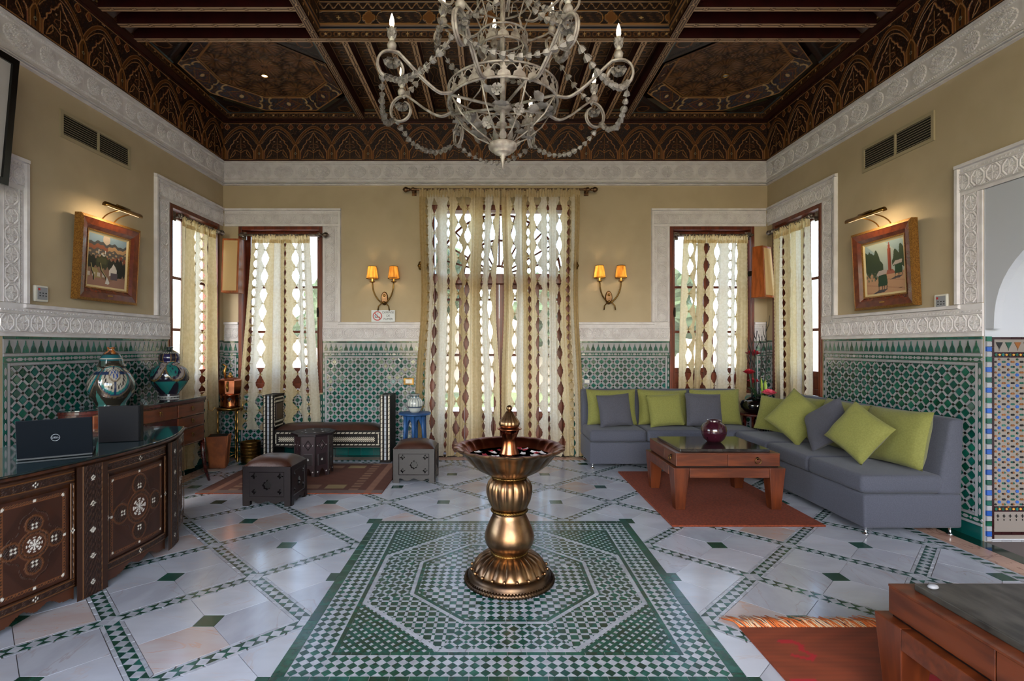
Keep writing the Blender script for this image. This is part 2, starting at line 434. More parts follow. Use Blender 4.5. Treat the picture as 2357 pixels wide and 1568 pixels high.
mat('vase_plum', '33101c', 0.16, coat=0.6)
mat('terracotta', '9a5428', 0.75, col2='7d4120', nscale=9, bump=(40, 0.2))
mat('blue_paint', '1c4f86', 0.5, col2='173f6e', nscale=9)
mat('white_ceramic', 'c9c9c4', 0.2)
mat('plastic_white', 'd8d4cc', 0.4)
mat('plastic_grey', '8d8f96', 0.4)
mat('plastic_red', 'b3262a', 0.4)
mat('ink_dark', '2a2c33', 0.6)
mat('sign_white', 'd3d5db', 0.4)
mat('gold_frame', 'a8783a', 0.35, 0.6, col2='7d5426', nscale=140)
mat('frame_wood', '6a2b13', 0.25, col2='57210f', nscale=18, coat=0.4)
mat('mat_cream', 'c9b68c', 0.7)
mat('black_frame', '050505', 0.3)
mat('paper', 'bdb8b6', 0.8)
mat('rose_red', 'b01c2e', 0.55, col2='8d1424', nscale=30)
mat('rose_pink', 'd0304c', 0.5, col2='e87a90', nscale=25)
mat('leaf_green', '3d5a3a', 0.5, col2='2d4630', nscale=15)
mat('leaf_lime', '8fa83a', 0.5)
mat('twig_black', '0d0d0f', 0.5)
mat('petal_white', 'e3dcd8', 0.6)
mat('petal_red', 'a31c2c', 0.6)
mat('water', '5a2a1c', 0.02, spec=0.6, coat=1.0)  # reddish base colour stands in for the copper reflected in it
mat('rug_orange', '82371a', 0.95, col2='6b2c14', nscale=60, bump=(160, 0.5), detail=6)
mat('fringe', 'c0622a', 0.9)
mat('fringe_pale', 'c9a98a', 0.9)
mat('vent_paint', 'a2957a', 0.5)
mat('void', '060606', 0.9)
mat('speaker_grille', 'c9a878', 0.9, bump=(300, 0.3))
mat('speaker_wood', 'a65420', 0.4, col2='84400f', nscale=6, stretch=(5, 5, 1))
mat('lawn', '67754c', 0.9, col2='56643e', nscale=6, bump=(60, 0.6))
mat('terrace', 'd8d2c8', 0.8, col2='ccc5ba', nscale=4)
mat('garden_wall', 'cdb9a8', 0.9, col2='c2ac9a', nscale=3)
mat('foliage', '4d6040', 0.8, col2='37472c', nscale=3, transl=0.2)
mat('rail_blue', '5a6fa8', 0.5)
mat('trunk', '5a4632', 0.9)
mat('tile_blue', '244f9c', 0.2, var=0.2)
mat('tile_brown', '7a4a20', 0.25, var=0.2)
mat('tile_ochre', 'c09038', 0.25, var=0.15)
mat('tile_beige', '857c76', 0.3, var=0.08)
mat('tile_maroon', '2a0d10', 0.2)

# ================================================================ room shell
def wall(name, fr, u0, u1, v0, v1, openings, m='wall_paint', th=0.3):
    us = sorted({u0, u1} | {x for o in openings for x in o[:2]}); vs = sorted({v0, v1} | {x for o in openings for x in o[2:]})
    idx = {}; b = MB()
    def vt(i, j, k):
        if (i, j, k) not in idx:
            idx[(i, j, k)] = len(b.v); b.v.append(tuple(fr @ Vector((us[i], vs[j], -th * k))))
        return idx[(i, j, k)]
    def solid(i, j):
        if not (0 <= i < len(us) - 1 and 0 <= j < len(vs) - 1): return False
        cu, cv = (us[i] + us[i + 1]) / 2, (vs[j] + vs[j + 1]) / 2
        return not any(o[0] < cu < o[1] and o[2] < cv < o[3] for o in openings)
    def fc(*q): b.f.append(list(q)); b.m.append(0); b.s.append(False)
    for i in range(len(us) - 1):
        for j in range(len(vs) - 1):
            if not solid(i, j): continue
            fc(vt(i, j, 0), vt(i + 1, j, 0), vt(i + 1, j + 1, 0), vt(i, j + 1, 0))
            fc(vt(i, j, 1), vt(i, j + 1, 1), vt(i + 1, j + 1, 1), vt(i + 1, j, 1))
            if not solid(i - 1, j): fc(vt(i, j, 0), vt(i, j + 1, 0), vt(i, j + 1, 1), vt(i, j, 1))
            if not solid(i + 1, j): fc(vt(i + 1, j, 0), vt(i + 1, j, 1), vt(i + 1, j + 1, 1), vt(i + 1, j + 1, 0))
            if not solid(i, j - 1): fc(vt(i, j, 0), vt(i, j, 1), vt(i + 1, j, 1), vt(i + 1, j, 0))
            if not solid(i, j + 1): fc(vt(i, j + 1, 0), vt(i + 1, j + 1, 0), vt(i + 1, j + 1, 1), vt(i, j + 1, 1))
    return struct(b.build(name, m))
ZS, ZW = 0.80, 2.925                                   # window sill and head
DX0, DX1, DZ = -0.80, 0.99, 3.20                       # garden door
WB1 = (-3.235, -2.162); WB2 = (2.273, 3.352); WLY = (5.547, 6.55); WRY = (5.558, 6.52)
wall_back = wall('wall_back', FB, XL - .3, XR + .3, 0, 5.1, [WB1 + (ZS, ZW), (DX0, DX1, -1, DZ), WB2 + (ZS, ZW)])
wall_left = wall('wall_left', FL, YR - .3, YB, 0, 5.1, [WLY + (ZS, ZW), (1.35, 3.62, -1, 2.52)])
wall_right = wall('wall_right', FR, -YB, -YR + .3, 0, 5.1, [(-WRY[1], -WRY[0], ZS, ZW), (-3.733, -1.35, -1, 2.52)])
wall_rear = wall('wall_rear', frame((0, YR, 0), (-1, 0, 0), (0, 0, 1)), -XR, -XL, 0, 5.1, [(-2.8, 2.8, -1, 3.95)])  # wide opening is invented, to let light in behind the camera
# ---------------------------------------------------------------- dado of glazed tiles
def bottle(cx, z, wd, h):
    pr = [(-.5, 0), (-.42, .18), (-.40, .3), (-.27, .48), (-.13, .62), (-.11, .76), (-.07, .80), (-.06, .9), (0, 1.0)]
    pts = [(cx + a * wd, z + c * h) for a, c in pr] + [(cx - a * wd, z + c * h) for a, c in reversed(pr[:-1])]
    return list(reversed(pts))
def rect(x0, x1, y0, y1): return [(x0, y0), (x1, y0), (x1, y1), (x0, y1)]
def capsule(a, b, c, d, horizontal=True):
    if horizontal:
        m = (c + d) / 2; t = (d - c) * .75
        return [(a, m), (a + t, c), (b - t, c), (b, m), (b - t, d), (a + t, d)]
    m = (a + b) / 2; t = (b - a) * .75
    return [(m, c), (b, c + t), (b, d - t), (m, d), (a, d - t), (a, c + t)]
P_ = 0.1003
def dado(L, u0, u1, top=1.456, ends=(True, True)):
    full = top > 1.2
    for k in range(max(1, round((u1 - u0) / .16))):      # baseboard of plain tiles
        n = max(1, round((u1 - u0) / .16)); d = (u1 - u0) / n
        L.append(('baseboard_tile', rect(u0 + k * d + .001, u0 + (k + 1) * d - .001, 0.0, .098), 'tile_teal', .008))
    def line(z0, z1, m, seg, kind, a=u0, b=u1):
        n = max(1, round((b - a) / seg)); d = (b - a) / n
        for k in range(n): L.append((kind, rect(a + k * d + .0006, a + (k + 1) * d - .0006, z0, z1), m, .007))
    def capband(z0, z1):
        L.append(('border_strip', rect(u0, u1, z0, z1), 'tile_green', .005))
        n = max(1, round((u1 - u0) / .084)); d = (u1 - u0) / n; zc = (z0 + z1) / 2; hh = (z1 - z0) * .28
        for k in range(n):
            c = u0 + (k + .5) * d
            L.append(('border_lozenge', capsule(c - d * .34, c + d * .34, zc - hh, zc + hh), 'tile_white', .008))
            L.append(('border_square', [(c + d / 2 - hh, zc), (c + d / 2, zc - hh * 1.1), (c + d / 2 + hh, zc), (c + d / 2, zc + hh * 1.1)], 'tile_white', .008))
    line(.100, .118, 'tile_white', .12, 'border_line')
    capband(.12, .162)
    fz0 = .185
    if full:
        line(top - .018, top, 'tile_green', .1, 'border_line')
        L.append(('frieze_ground', rect(u0, u1, top - .12, top - .02), 'tile_white', .004))
        n = max(1, round((u1 - u0 - .02) / .0655)); d = (u1 - u0 - .02) / n
        for k in range(n): L.append(('merlon_tile', bottle(u0 + .01 + (k + .5) * d, top - .119, d * .84, .092), 'tile_green', .008))
        line(top - .142, top - .123, 'tile_white', .12, 'border_line')
        capband(top - .187, top - .144)
        fz1 = top - .212
    else:
        fz1 = top - .02
    e0 = u0 + (.052 if ends[0] else 0); e1 = u1 - (.052 if ends[1] else 0)
    for on, a, b in ((ends[0], u0, u0 + .03), (ends[1], u1 - .03, u1)):
        if on:
            L.append(('border_strip', rect(a, b, .162, fz1 + .022), 'tile_green', .005))
            z = .175
            while z < fz1 - .05:
                L.append(('border_lozenge', capsule(a + .008, b - .008, z, z + .055, False), 'tile_white', .008)); z += .078
    if ends[0]: L.append(('border_line', rect(u0 + .032, u0 + .05, .164, fz1 + .022), 'tile_white', .007))
    if ends[1]: L.append(('border_line', rect(u1 - .05, u1 - .032, .164, fz1 + .022), 'tile_white', .007))
    line(.164, .182, 'tile_white', .12, 'border_line', e0, e1)
    line(fz1 + .003, fz1 + .021, 'tile_white', .12, 'border_line', e0, e1)
    e0 += .002; e1 -= .002
    hd = .0315; st = .0118
    i0 = int(math.floor((e0 - u0) / P_)) - 1; i1 = int(math.ceil((e1 - u0) / P_)) + 1
    j0 = -1; j1 = int((fz1 - fz0) / P_) + 2
    for i in range(i0, i1 + 1):
        for j in range(j0, j1 + 1):
            for o in (0, 1):
                cx = u0 + (i + o * .5) * P_; cz = fz1 - (j + o * .5) * P_
                L.append(('glazed_tile', inrect([(cx - hd, cz), (cx, cz - hd), (cx + hd, cz), (cx, cz + hd)], e0, e1, fz0, fz1), 'tile_green', .007))
                bx, bz = cx + P_ / 2, cz; r = .0105                      # black node between four diamonds
                L.append(('star_node', inrect([(bx + r * math.cos(PI / 8 + PI / 4 * q), bz + r * math.sin(PI / 8 + PI / 4 * q)) for q in range(8)], e0, e1, fz0, fz1), 'tile_black', .008))
                for sgn in (1, -1):                                      # white bars
                    mx_, mz_ = cx + P_ / 4, cz + sgn * P_ / 4
                    dx, dz = .7071, -sgn * .7071; nx_, nz_ = -dz, dx; hl = .0265; hw = .0078
                    q = [(mx_ + dx * a * hl + nx_ * c * hw, mz_ + dz * a * hl + nz_ * c * hw) for a, c in ((-1, -1), (1, -1), (1, 1), (-1, 1))]
                    L.append(('white_bar', inrect(q, e0, e1, fz0, fz1), 'tile_white', .0065))
def grout_bed(parent, fr, u0, u1, v0, v1):
    b = MB(); b.prism(rect(u0, u1, v0, v1), 0.0, 0.003, mx=fr); b.build('grout_bed', 'grout', parent)
for parent, fr, secs in (
    (wall_back, FB, [(XL, WB1[0] - .002, 1.456, (False, True)), (WB1[0], WB1[1], .775, (True, True)), (WB1[1] + .002, DX0 - .06, 1.456, (True, True)),
                     (DX1 + .06, WB2[0] - .002, 1.456, (True, True)), (WB2[0], WB2[1], .775, (True, True)), (WB2[1] + .002, XR, 1.456, (True, False))]),
    (wall_left, FL, [(3.66, WLY[0] - .03, 1.466, (True, True)), (WLY[0] - .028, WLY[1], .775, (True, True)), (WLY[1] + .002, YB, 1.466, (True, False))]),
    (wall_right, FR, [(-YB, -WRY[1] - .002, 1.466, (False, True)), (-WRY[1], -WRY[0] + .028, .775, (True, True)), (-WRY[0] + .03, -3.742, 1.466, (True, True))])):
    L = []
    for (a, b_, t, e) in secs:
        grout_bed(parent, fr, a, b_, 0, t); dado(L, a, b_, t, e)
    lay(parent, fr, L, z0=.003, min_px=45, tilt=0.035)
# ---------------------------------------------------------------- floor
b = MB(); b.box(XL - .3, XR + .9, YR - .3, YB + .3, -.1, -.004); floor = struct(b.build('floor', 'floor_grout'))
CX, CY, PH = 0.071, 3.157, 1.007                       # centre and half-size of the mosaic panel
BX0, BX1, BY0, BY1 = XL + .38, XR - .385, -2.6, YB - .40
HD, HM, HS = .505, .432, .460
L = []
def outside_panel(poly):
    x0, x1, y0, y1 = CX - PH, CX + PH, CY - PH, CY + PH
    res = [clip(poly, 1, 0, x0), clip(poly, -1, 0, -x1)]
    mid = clip(clip(poly, -1, 0, -x0), 1, 0, x1)
    if len(mid) > 2: res += [clip(mid, 0, 1, y0), clip(mid, 0, -1, -y1)]
    return [r for r in res if len(r) > 2 and abs(area(r)) > 1e-5]
def put(kind, poly, m, h):
    q = inrect(poly, BX0, BX1, BY0, BY1)
    if q:
        for r in outside_panel(q): L.append((kind, r, m, h))
gx0 = CX - PH; gy0 = CY
for i in range(-8, 13):
    for j in range(-12, 8):
        if (i + j) % 2: continue
        cx, cy = gx0 + i * PH / 2, gy0 + j * PH / 2
        if cx < XL - .5 or cx > XR + .5 or cy > YB + .5 or cy < BY0 - .5: continue
        s = .0535
        put('green_square', rect(cx - s, cx + s, cy - s, cy + s), 'tile_floor_green', .004)
        for q in range(4):
            a = q * PI / 2; ca, sa = math.cos(a), math.sin(a)
            g = .0012; hm = HM
            # slab: corner square of the diamond cut by the little green square
            base = [(s + g, s + g), (s + g, -s - g), (hm / 2, -hm / 2), (hm - g, 0), (hm / 2, hm / 2)]
            base = [(s + g, -s - g + .0017), (hm / 2, -hm / 2 + .0017), (hm, 0), (hm / 2, hm / 2 - .0017), (s + g, s + g - .0017)]
            mm = random.choices(['marble', 'marble_pink', 'marble_grey'], (6, 1.6, 2.6))[0]
            put('marble_slab', [(cx + x * ca - y * sa, cy + x * sa + y * ca) for x, y in base], mm, .004)
        for q in range(4):                                           # thin pale strips around the slabs
            a = q * PI / 2; ca, sa = math.cos(a), math.sin(a)
            n = 7
            for k in range(n):
                t0, t1 = k / n + .006, (k + 1) / n - .006
                P0 = lambda h, t: (h * (1 - t), h * t)
                st = [P0(HM + .003, t0), P0(HS, t0), P0(HS, t1), P0(HM + .003, t1)]
                put('edge_strip', [(cx + x * ca - y * sa, cy + x * sa + y * ca) for x, y in st], 'tile_floor_white', .004)
        for (ex, ey) in ((1, 1), (1, -1)):                           # the two bands this cell owns
            n = 11; ax, ay = cx + HD, cy; bx, by = cx, cy + ey * HD
            st = HD / n
            for k in range(n):
                mx_, my_ = cx + HD - (k + .5) * st, cy + ey * (k + .5) * st; h = st / 2
                put('band_square', rect(mx_ - h + .0008, mx_ + h - .0008, my_ - h + .0008, my_ + h - .0008), 'tile_floor_white', .004)
                for sg in (1, -1):
                    jx, jy = mx_ - st / 2, my_ + ey * st / 2          # corner shared with the next square
                    if k == n - 1: continue
                    tri = [(jx, jy + 0), (jx + sg * st * .96, jy), (jx, jy + ey * sg * st * .96)]
                    put('band_triangle', tri, 'tile_floor_green', .004)
lay(floor, FF, L, z0=-.004, tilt=0.0022, min_px=70, rest='small_floor_tiles')
# borders along the walls
def border_run(u0, u1, along_x, w0, sgn):
    """dado-side strip of green stone, pink marble, then a mosaic band; w0 = wall coordinate, sgn = direction into the room"""
    B = []
    def rc(a, b_, d0, d1):
        lo, hi = sorted((w0 + sgn * d0, w0 + sgn * d1))
        return rect(a, b_, lo, hi) if along_x else rect(lo, hi, a, b_)
    n = max(1, round((u1 - u0) / 1.1)); d = (u1 - u0) / n
    for k in range(n):
        B.append(('stone_border', rc(u0 + k * d + .001, u0 + (k + 1) * d - .001, 0.004, .118), 'green_stone', .004))
        B.append(('marble_border', rc(u0 + k * d + .0015, u0 + (k + 1) * d - .0015, .121, .288), 'marble_border', .004))
    n = int((u1 - u0) / .07); d = (u1 - u0) / n
    B.append(('edge_strip', rc(u0, u1, .290, .304), 'tile_floor_white', .004)); B.append(('edge_strip', rc(u0, u1, .366, .379), 'tile_floor_white', .004))
    for k in range(n):
        a = u0 + k * d
        def tr(pts): return [((w0 + sgn * q, p) if not along_x else (p, w0 + sgn * q)) for p, q in pts]
        B.append(('band_square', tr([(a + d * .15, .306), (a + d * .65, .306), (a + d * .85, .364), (a + d * .35, .364)]), 'tile_floor_white', .004))
        B.append(('band_triangle', tr([(a + d * .67, .306), (a + d * 1.13, .306), (a + d * .87, .362)]), 'tile_floor_green', .004))
        B.append(('band_triangle', tr([(a + d * .13, .308), (a + d * .33, .364), (a - d * .13, .364)]), 'tile_floor_green', .004))
    lay(floor, FF, B, z0=-.004, tilt=0.001, min_px=60, rest='small_floor_tiles')
border_run(XL + .001, XR - .001, True, YB, -1)
border_run(BY0, YB - .30, False, XL, 1)
border_run(BY0, YB - .30, False, XR, -1)
# ---------------------------------------------------------------- mosaic panel in the middle of the floor
b = MB(); b.box(CX - PH, CX + PH, CY - PH, CY + PH, -.004, -.0015)
panel = b.build('mosaic_panel', 'grout', floor); panel['label'] = 'square green and white mosaic panel around the fountain'
L = []
n = 24; d = 2 * PH / n
for k in range(n):
    a = CX - PH + k * d; c = CY - PH + k * d
    for (x0, x1, y0, y1) in ((a, a + d, CY - PH, CY - PH + .056), (a, a + d, CY + PH - .056, CY + PH)):
        L.append(('border_tile', rect(x0 + .0008, x1 - .0008, y0, y1), 'tile_floor_green', .004))
    if 0 < k < n - 1 or True:
        for (x0, x1, y0, y1) in ((CX - PH, CX - PH + .056, c, c + d), (CX + PH - .056, CX + PH, c, c + d)):
            q = inrect(rect(x0, x1, y0 + .0008, y1 - .0008), -9, 9, CY - PH + .057, CY + PH - .057)
            if q: L.append(('border_tile', q, 'tile_floor_green', .004))
IN = PH - .057; I2 = .798                                # checker band between these half sizes
nn = 39; dg = 2 * IN / nn
for i in range(-1, nn + 1):
    for j in range(-1, nn + 1):
        for o in (0, 1):
            x = CX - IN + (i + .5 + o * .5) * dg; y = CY - IN + (j + .5 + o * .5) * dg; h = dg / 2 - .0007
            if max(abs(x - CX), abs(y - CY)) < I2 - dg * .2: continue
            q = inrect([(x - h, y), (x, y - h), (x + h, y), (x, y + h)], CX - IN, CX + IN, CY - IN, CY + IN)
            if not q: continue
            for r in (clip(q, 1, 0, CX - I2), clip(q, -1, 0, -(CX + I2)), clip(clip(clip(q, -1, 0, -(CX - I2)), 1, 0, CX + I2), 0, 1, CY - I2) if len(clip(q, -1, 0, -(CX - I2))) > 2 else [],
                      clip(clip(clip(q, -1, 0, -(CX - I2)), 1, 0, CX + I2), 0, -1, -(CY + I2)) if len(clip(q, -1, 0, -(CX - I2))) > 2 else []):
                if len(r) > 2: L.append(('mosaic_tile', r, 'tile_floor_white' if o else 'tile_floor_green', .004))
def octa(r):
    R = r / math.cos(PI / 8)
    return [(CX + R * math.cos(PI / 8 + k * PI / 4), CY + R * math.sin(PI / 8 + k * PI / 4)) for k in range(8)]
def oct_line(r0, r1, m, seg):
    A, B_ = octa(r0), octa(r1)
    for k in range(8):
        k2 = (k + 1) % 8
        for s in range(seg):
            t0, t1 = s / seg + .004, (s + 1) / seg - .004
            P0 = lambda Q, t: (Q[k][0] + (Q[k2][0] - Q[k][0]) * t, Q[k][1] + (Q[k2][1] - Q[k][1]) * t)
            L.append(('line_tile', [P0(A, t0), P0(B_, t0), P0(B_, t1), P0(A, t1)], m, .004))
for k in range(18):                                      # green line just inside the checker band
    d = 2 * I2 / 18; a = -I2 + k * d
    for q in (rect(CX + a, CX + a + d - .001, CY - I2, CY - I2 + .022), rect(CX + a, CX + a + d - .001, CY + I2 - .022, CY + I2),
              rect(CX - I2, CX - I2 + .022, CY + a, CY + a + d - .001), rect(CX + I2 - .022, CX + I2, CY + a, CY + a + d - .001)):
        L.append(('line_tile', q, 'tile_floor_green', .004))
oct_line(.751, .773, 'tile_floor_white', 5); oct_line(.512, .532, 'tile_floor_white', 4); oct_line(.490, .510, 'tile_floor_green', 4)
def half(k, r, keep_in):                                 # half plane of octagon side k
    a = k * PI / 4; nx_, ny_ = math.cos(a), math.sin(a)
    c = nx_ * CX + ny_ * CY + r
    return (nx_, ny_, c) if keep_in else (-nx_, -ny_, -c)
def sector(poly, k):
    for sgn in (1, -1):
        a = k * PI / 4 + sgn * PI / 8
        nx_, ny_ = -math.sin(a) * sgn, math.cos(a) * sgn
        poly = clip(poly, nx_, ny_, nx_ * CX + ny_ * CY)
        if len(poly) < 3: return []
    return poly
for k in range(8):
    a = k * PI / 4 + PI / 4; ca, sa = math.cos(a), math.sin(a)
    pit = .0545
    for i in range(-16, 17):
        for j in range(-16, 17):
            gx, gy = i * pit, j * pit
            wx, wy = CX + gx * ca - gy * sa, CY + gx * sa + gy * ca
            rd = (wx - CX) * math.cos(k * PI / 4) + (wy - CY) * math.sin(k * PI / 4)
            if rd < .45 or rd > .82: continue
            g1 = .0195; g2 = .0075
            for kind, m, q in (('mosaic_tile', 'tile_floor_green', rect(gx - g1, gx + g1, gy - g1, gy + g1)),
                               ('mosaic_bar', 'tile_floor_white', rect(gx + pit / 2 - g2, gx + pit / 2 + g2, gy - g1, gy + g1)),
                               ('mosaic_bar', 'tile_floor_white', rect(gx - g1, gx + g1, gy + pit / 2 - g2, gy + pit / 2 + g2)),
                               ('mosaic_dot', 'tile_floor_green', rect(gx + pit / 2 - g2, gx + pit / 2 + g2, gy + pit / 2 - g2, gy + pit / 2 + g2))):
                q = [(CX + x * ca - y * sa, CY + x * sa + y * ca) for x, y in q]
                q = clip(q, *half(k, .750, True)); q = clip(q, *half(k, .533, False)) if len(q) > 2 else []
                q = sector(q, k) if len(q) > 2 else []
                if len(q) > 2: L.append((kind, q, m, .004))
    pit = .0352
    for i in range(-22, 23):
        for j in range(-22, 23):
            gx, gy = i * pit, j * pit
            wx, wy = CX + gx * ca - gy * sa, CY + gx * sa + gy * ca
            rd = (wx - CX) * math.cos(k * PI / 4) + (wy - CY) * math.sin(k * PI / 4)
            if rd < .12 or rd > .52: continue
            g = pit / 2 - .0007
            q = [(CX + x * ca - y * sa, CY + x * sa + y * ca) for x, y in rect(gx - g, gx + g, gy - g, gy + g)]
            q = clip(q, *half(k, .489, True)); q = sector(q, k) if len(q) > 2 else []
            if len(q) > 2: L.append(('mosaic_tile', q, 'tile_floor_green' if (i + j) % 2 else 'tile_floor_white', .004))
for sx in (1, -1):                                       # woven corners
    for sy in (1, -1):
        pit = .036
        for i in range(-40, 41):
            for j in range(-40, 41):
                gx, gy = i * pit, j * pit
                wx, wy = CX + (gx - gy) * .7071, CY + (gx + gy) * .7071
                if (wx - CX) * sx < .2 or (wy - CY) * sy < .2 or (wx - CX) * sx + (wy - CY) * sy < .775 * 1.4142 - .03: continue
                if max(abs(wx - CX), abs(wy - CY)) > .81: continue
                for q, m, kd in ((rect(gx - pit * .73, gx + pit * .73, gy - pit * .25, gy + pit * .25) if (i + j) % 2 == 0 else rect(gx - pit * .25, gx + pit * .25, gy - pit * .73, gy + pit * .73), 'tile_floor_green', 'weave_bar'),
                                 (rect(gx + pit * .28, gx + pit * .72, gy + pit * .28, gy + pit * .72), 'tile_floor_white', 'mosaic_dot')):
                    q = [(CX + (x - y) * .7071, CY + (x + y) * .7071) for x, y in q]
                    q = clip(q, -sx * .7071, -sy * .7071, -(sx * .7071 * CX + sy * .7071 * CY) - .776)
                    q = inrect(q, CX - I2 + .023, CX + I2 - .023, CY - I2 + .023, CY + I2 - .023) if len(q) > 2 else []
                    if q: L.append((kd, q, m, .004))
lay(panel, FF, L, z0=-.004, tilt=0.003, min_px=75, rest='small_mosaic_tiles')
# ================================================================ carved stucco
def make_carved():
    p = Paint(.24, .12, 72, 36, 'd9d4d2'); W = .12
    a = np.mod(p.x, W) / W - .5; b_ = p.y / W - .5
    r = np.hypot(a, b_); th = np.arctan2(b_, a)
    p.h[:] = .0045
    fol = np.sin(34 * a + 5 * np.sin(15 * b_)) * np.sin(34 * b_ + 5 * np.sin(15 * a))
    p.h[fol < -.1] = 0.0
    leaf = r < .36 * (.62 + .38 * np.abs(np.cos(2 * th)))
    p.h[leaf] = .006; p.h[leaf & (np.abs(np.sin(6 * th)) < .25) & (r > .06)] = .001
    p.h[r < .06] = .008
    octa_ = np.maximum(np.maximum(np.abs(a), np.abs(b_)), (np.abs(a) + np.abs(b_)) * .74)
    p.h[np.abs(octa_ - .42) < .035] = .008; p.h[np.abs(octa_ - .475) < .02] = 0.0; p.h[np.abs(octa_ - .365) < .02] = 0.0
    p.h[(np.abs(b_) > .44)] = .007; p.h[np.abs(np.abs(b_) - .455) < .016] = -.001
    return p.mesh('carved_panel', 'plaster')
CARVED = make_carved()
def stucco(name, fr, u0, u1, v0, v1, horizontal, rim, rr_=None):
    """a band of carved plaster; rim = +1/-1: the side (high/low) carrying the plain raised moulding"""
    b = MB(); b.prism(rect(u0 + .0015, u1 - .0015, v0 + .0015, v1 - .0015), 0, .012, mx=fr)
    o = struct(b.build(name, 'plaster'))
    lo, hi = (v0, v1) if horizontal else (u0, u1); wdt = hi - lo
    rw = .036
    m0, m1 = (hi - rw, hi) if rim > 0 else (lo, lo + rw)
    ra, rb_ = rr_ or ((u0, u1) if horizontal else (v0, v1))
    q = rect(ra, rb_, m0, m1) if horizontal else rect(m0, m1, ra, rb_)
    b = MB(); b.prism(q, .0, .034, mx=fr, top=[(x, y) for x, y in (rect(ra, rb_, m0 + .006, m1 - .006) if horizontal else rect(m0 + .006, m1 - .006, ra, rb_))])
    b.build('raised_moulding', 'plaster', o)
    s0, s1 = (m0 - .030, m0 - .008) if rim > 0 else (m1 + .008, m1 + .030)       # small cable moulding
    b = MB(); L0, L1 = (u0, u1) if horizontal else (v0, v1)
    n = int((L1 - L0) / .03)
    for k in range(n):
        t = L0 + (k + .5) * (L1 - L0) / n; cc = (s0 + s1) / 2; d = .009; e = .012
        q = [(t - e, cc - d * .3), (t + e * .3, cc - d), (t + e, cc + d * .3), (t - e * .3, cc + d)]
        if not horizontal: q = [(y, x) for x, y in reversed(q)]
        b.prism(q, .010, .018, mx=fr)
    stuff(b.build('cable_moulding', 'plaster', o))
    a0, a1 = (lo + .028, s0 - .006) if rim > 0 else (s1 + .006, hi - .028)
    ln = L1 - L0; n = max(1, round(ln / .24)); k_ = ln / n / .24; sc2 = (a1 - a0) / .12
    for i in range(n):
        t = L0 + i * ln / n
        S = Matrix.Diagonal((k_, sc2, 1, 1))
        mx = fr @ (T(t, a0, .013) if horizontal else T(a1, t, .013) @ RZ(PI / 2)) @ S
        link('carved_panel', CARVED, o, mx)
    return o
SW = .236; DT = 1.457; DB = DT + .247
IN_T = 3.16                                             # outer top of the window surrounds
# bands above the dado
E5 = WLY[0] - SW - .012; E12 = -WRY[0] + SW + .012; E8 = WB1[1] + SW; E9 = WB2[0] - SW
stucco('trim_1', FL, 3.62, WLY[0], DT + .010, DB + .006, True, 1, (3.622 + .19, E5 + .036))
stucco('trim_2', FB, WB1[1], DX0 - .05, DT, DB, True, 1, (E8 - .036, DX0 - .05))
stucco('trim_3', FB, DX1 + .05, WB2[0], DT, DB, True, 1, (DX1 + .05, E9 + .036))
stucco('trim_4', FR, -WRY[0], -3.733, DT + .010, DB + .006, True, 1, (E12 - .036, -3.733 - .176))
# uprights and heads round the windows
stucco('trim_5', FL, E5, WLY[0] - .002, DB + .006, ZW, False, -1, (DB + .006, IN_T - .0365))
stucco('trim_6', FL, E5 + .001, YB - .02, ZW, IN_T, True, 1)
stucco('trim_7', FB, XL + .02, E8 - .001, ZW, IN_T - .004, True, 1)
stucco('trim_8', FB, WB1[1], E8, DB, ZW, False, 1, (DB, IN_T - .0405))
stucco('trim_9', FB, E9, WB2[0], DB, ZW, False, -1, (DB, IN_T - .0405))
stucco('trim_10', FB, E9 + .001, XR - .02, ZW, IN_T - .004, True, 1)
stucco('trim_11', FR, -YB + .02, E12 - .001, ZW, IN_T, True, 1)
stucco('trim_12', FR, -WRY[0] + .002, E12, DB + .006, ZW, False, 1, (DB + .006, IN_T - .0365))
stucco('trim_13', FB, XL + .02, WB1[0] - .002, DT, DB, True, 1)
stucco('trim_14', FB, WB2[1] + .002, XR - .02, DT, DB, True, 1)
# doorway surrounds on both side walls
stucco('trim_15', FL, 3.622, 3.622 + .225, DB + .006, 2.53, False, 1, (DB + .006, 2.7335))
stucco('trim_16', FL, 1.35, 3.622 + .224, 2.53, 2.77, True, 1)
stucco('trim_17', FR, -3.733 - .212, -3.735, DB + .006, 2.52, False, -1, (DB + .006, 2.7235))
stucco('trim_18', FR, -3.733 - .211, -1.35, 2.52, 2.76, True, 1)
# ---------------------------------------------------------------- white cornice with medallions
MODB = (XR - XL) / 15
def make_cornice():
    W, Hh = .464, .215
    p = Paint(W, Hh, 112, 52, 'd9d4d2')
    for sgn, cx, rx, ry in ((1, .1, .066, .072), (1, .318, .122, .080)):
        a = (p.x - cx) / rx; b_ = (p.y - .108) / ry; r = np.hypot(a, b_); th = np.arctan2(b_, a)
        m = r < 1
        f = np.sin(11 * a * rx / .1 + 4 * np.sin(9 * b_)) * np.sin(13 * b_ * ry / .08 + 4 * np.sin(9 * a))
        hh = np.where(f > -.15, .009, .001)
        pet = (np.abs(np.cos(6 * th)) > .35) & (r > .2) & (r < .62)
        if rx < .1: hh = np.where(pet, .011, .002); hh = np.where((r > .66) & (np.abs(np.sin(9 * th)) > .4), .009, hh)
        hh = np.where(r < .2, .011, hh)
        p.h = np.where(m, hh, p.h)
    for y0 in (.008, .192):
        t = np.mod(p.x + (p.y - y0) * .7, .0193) / .0193
        m = (p.y > y0) & (p.y < y0 + .016)
        p.h = np.where(m, np.where(t > .4, .007, 0.0), p.h)
    return p.mesh('medallion_panel', 'plaster')
CORN = make_cornice()
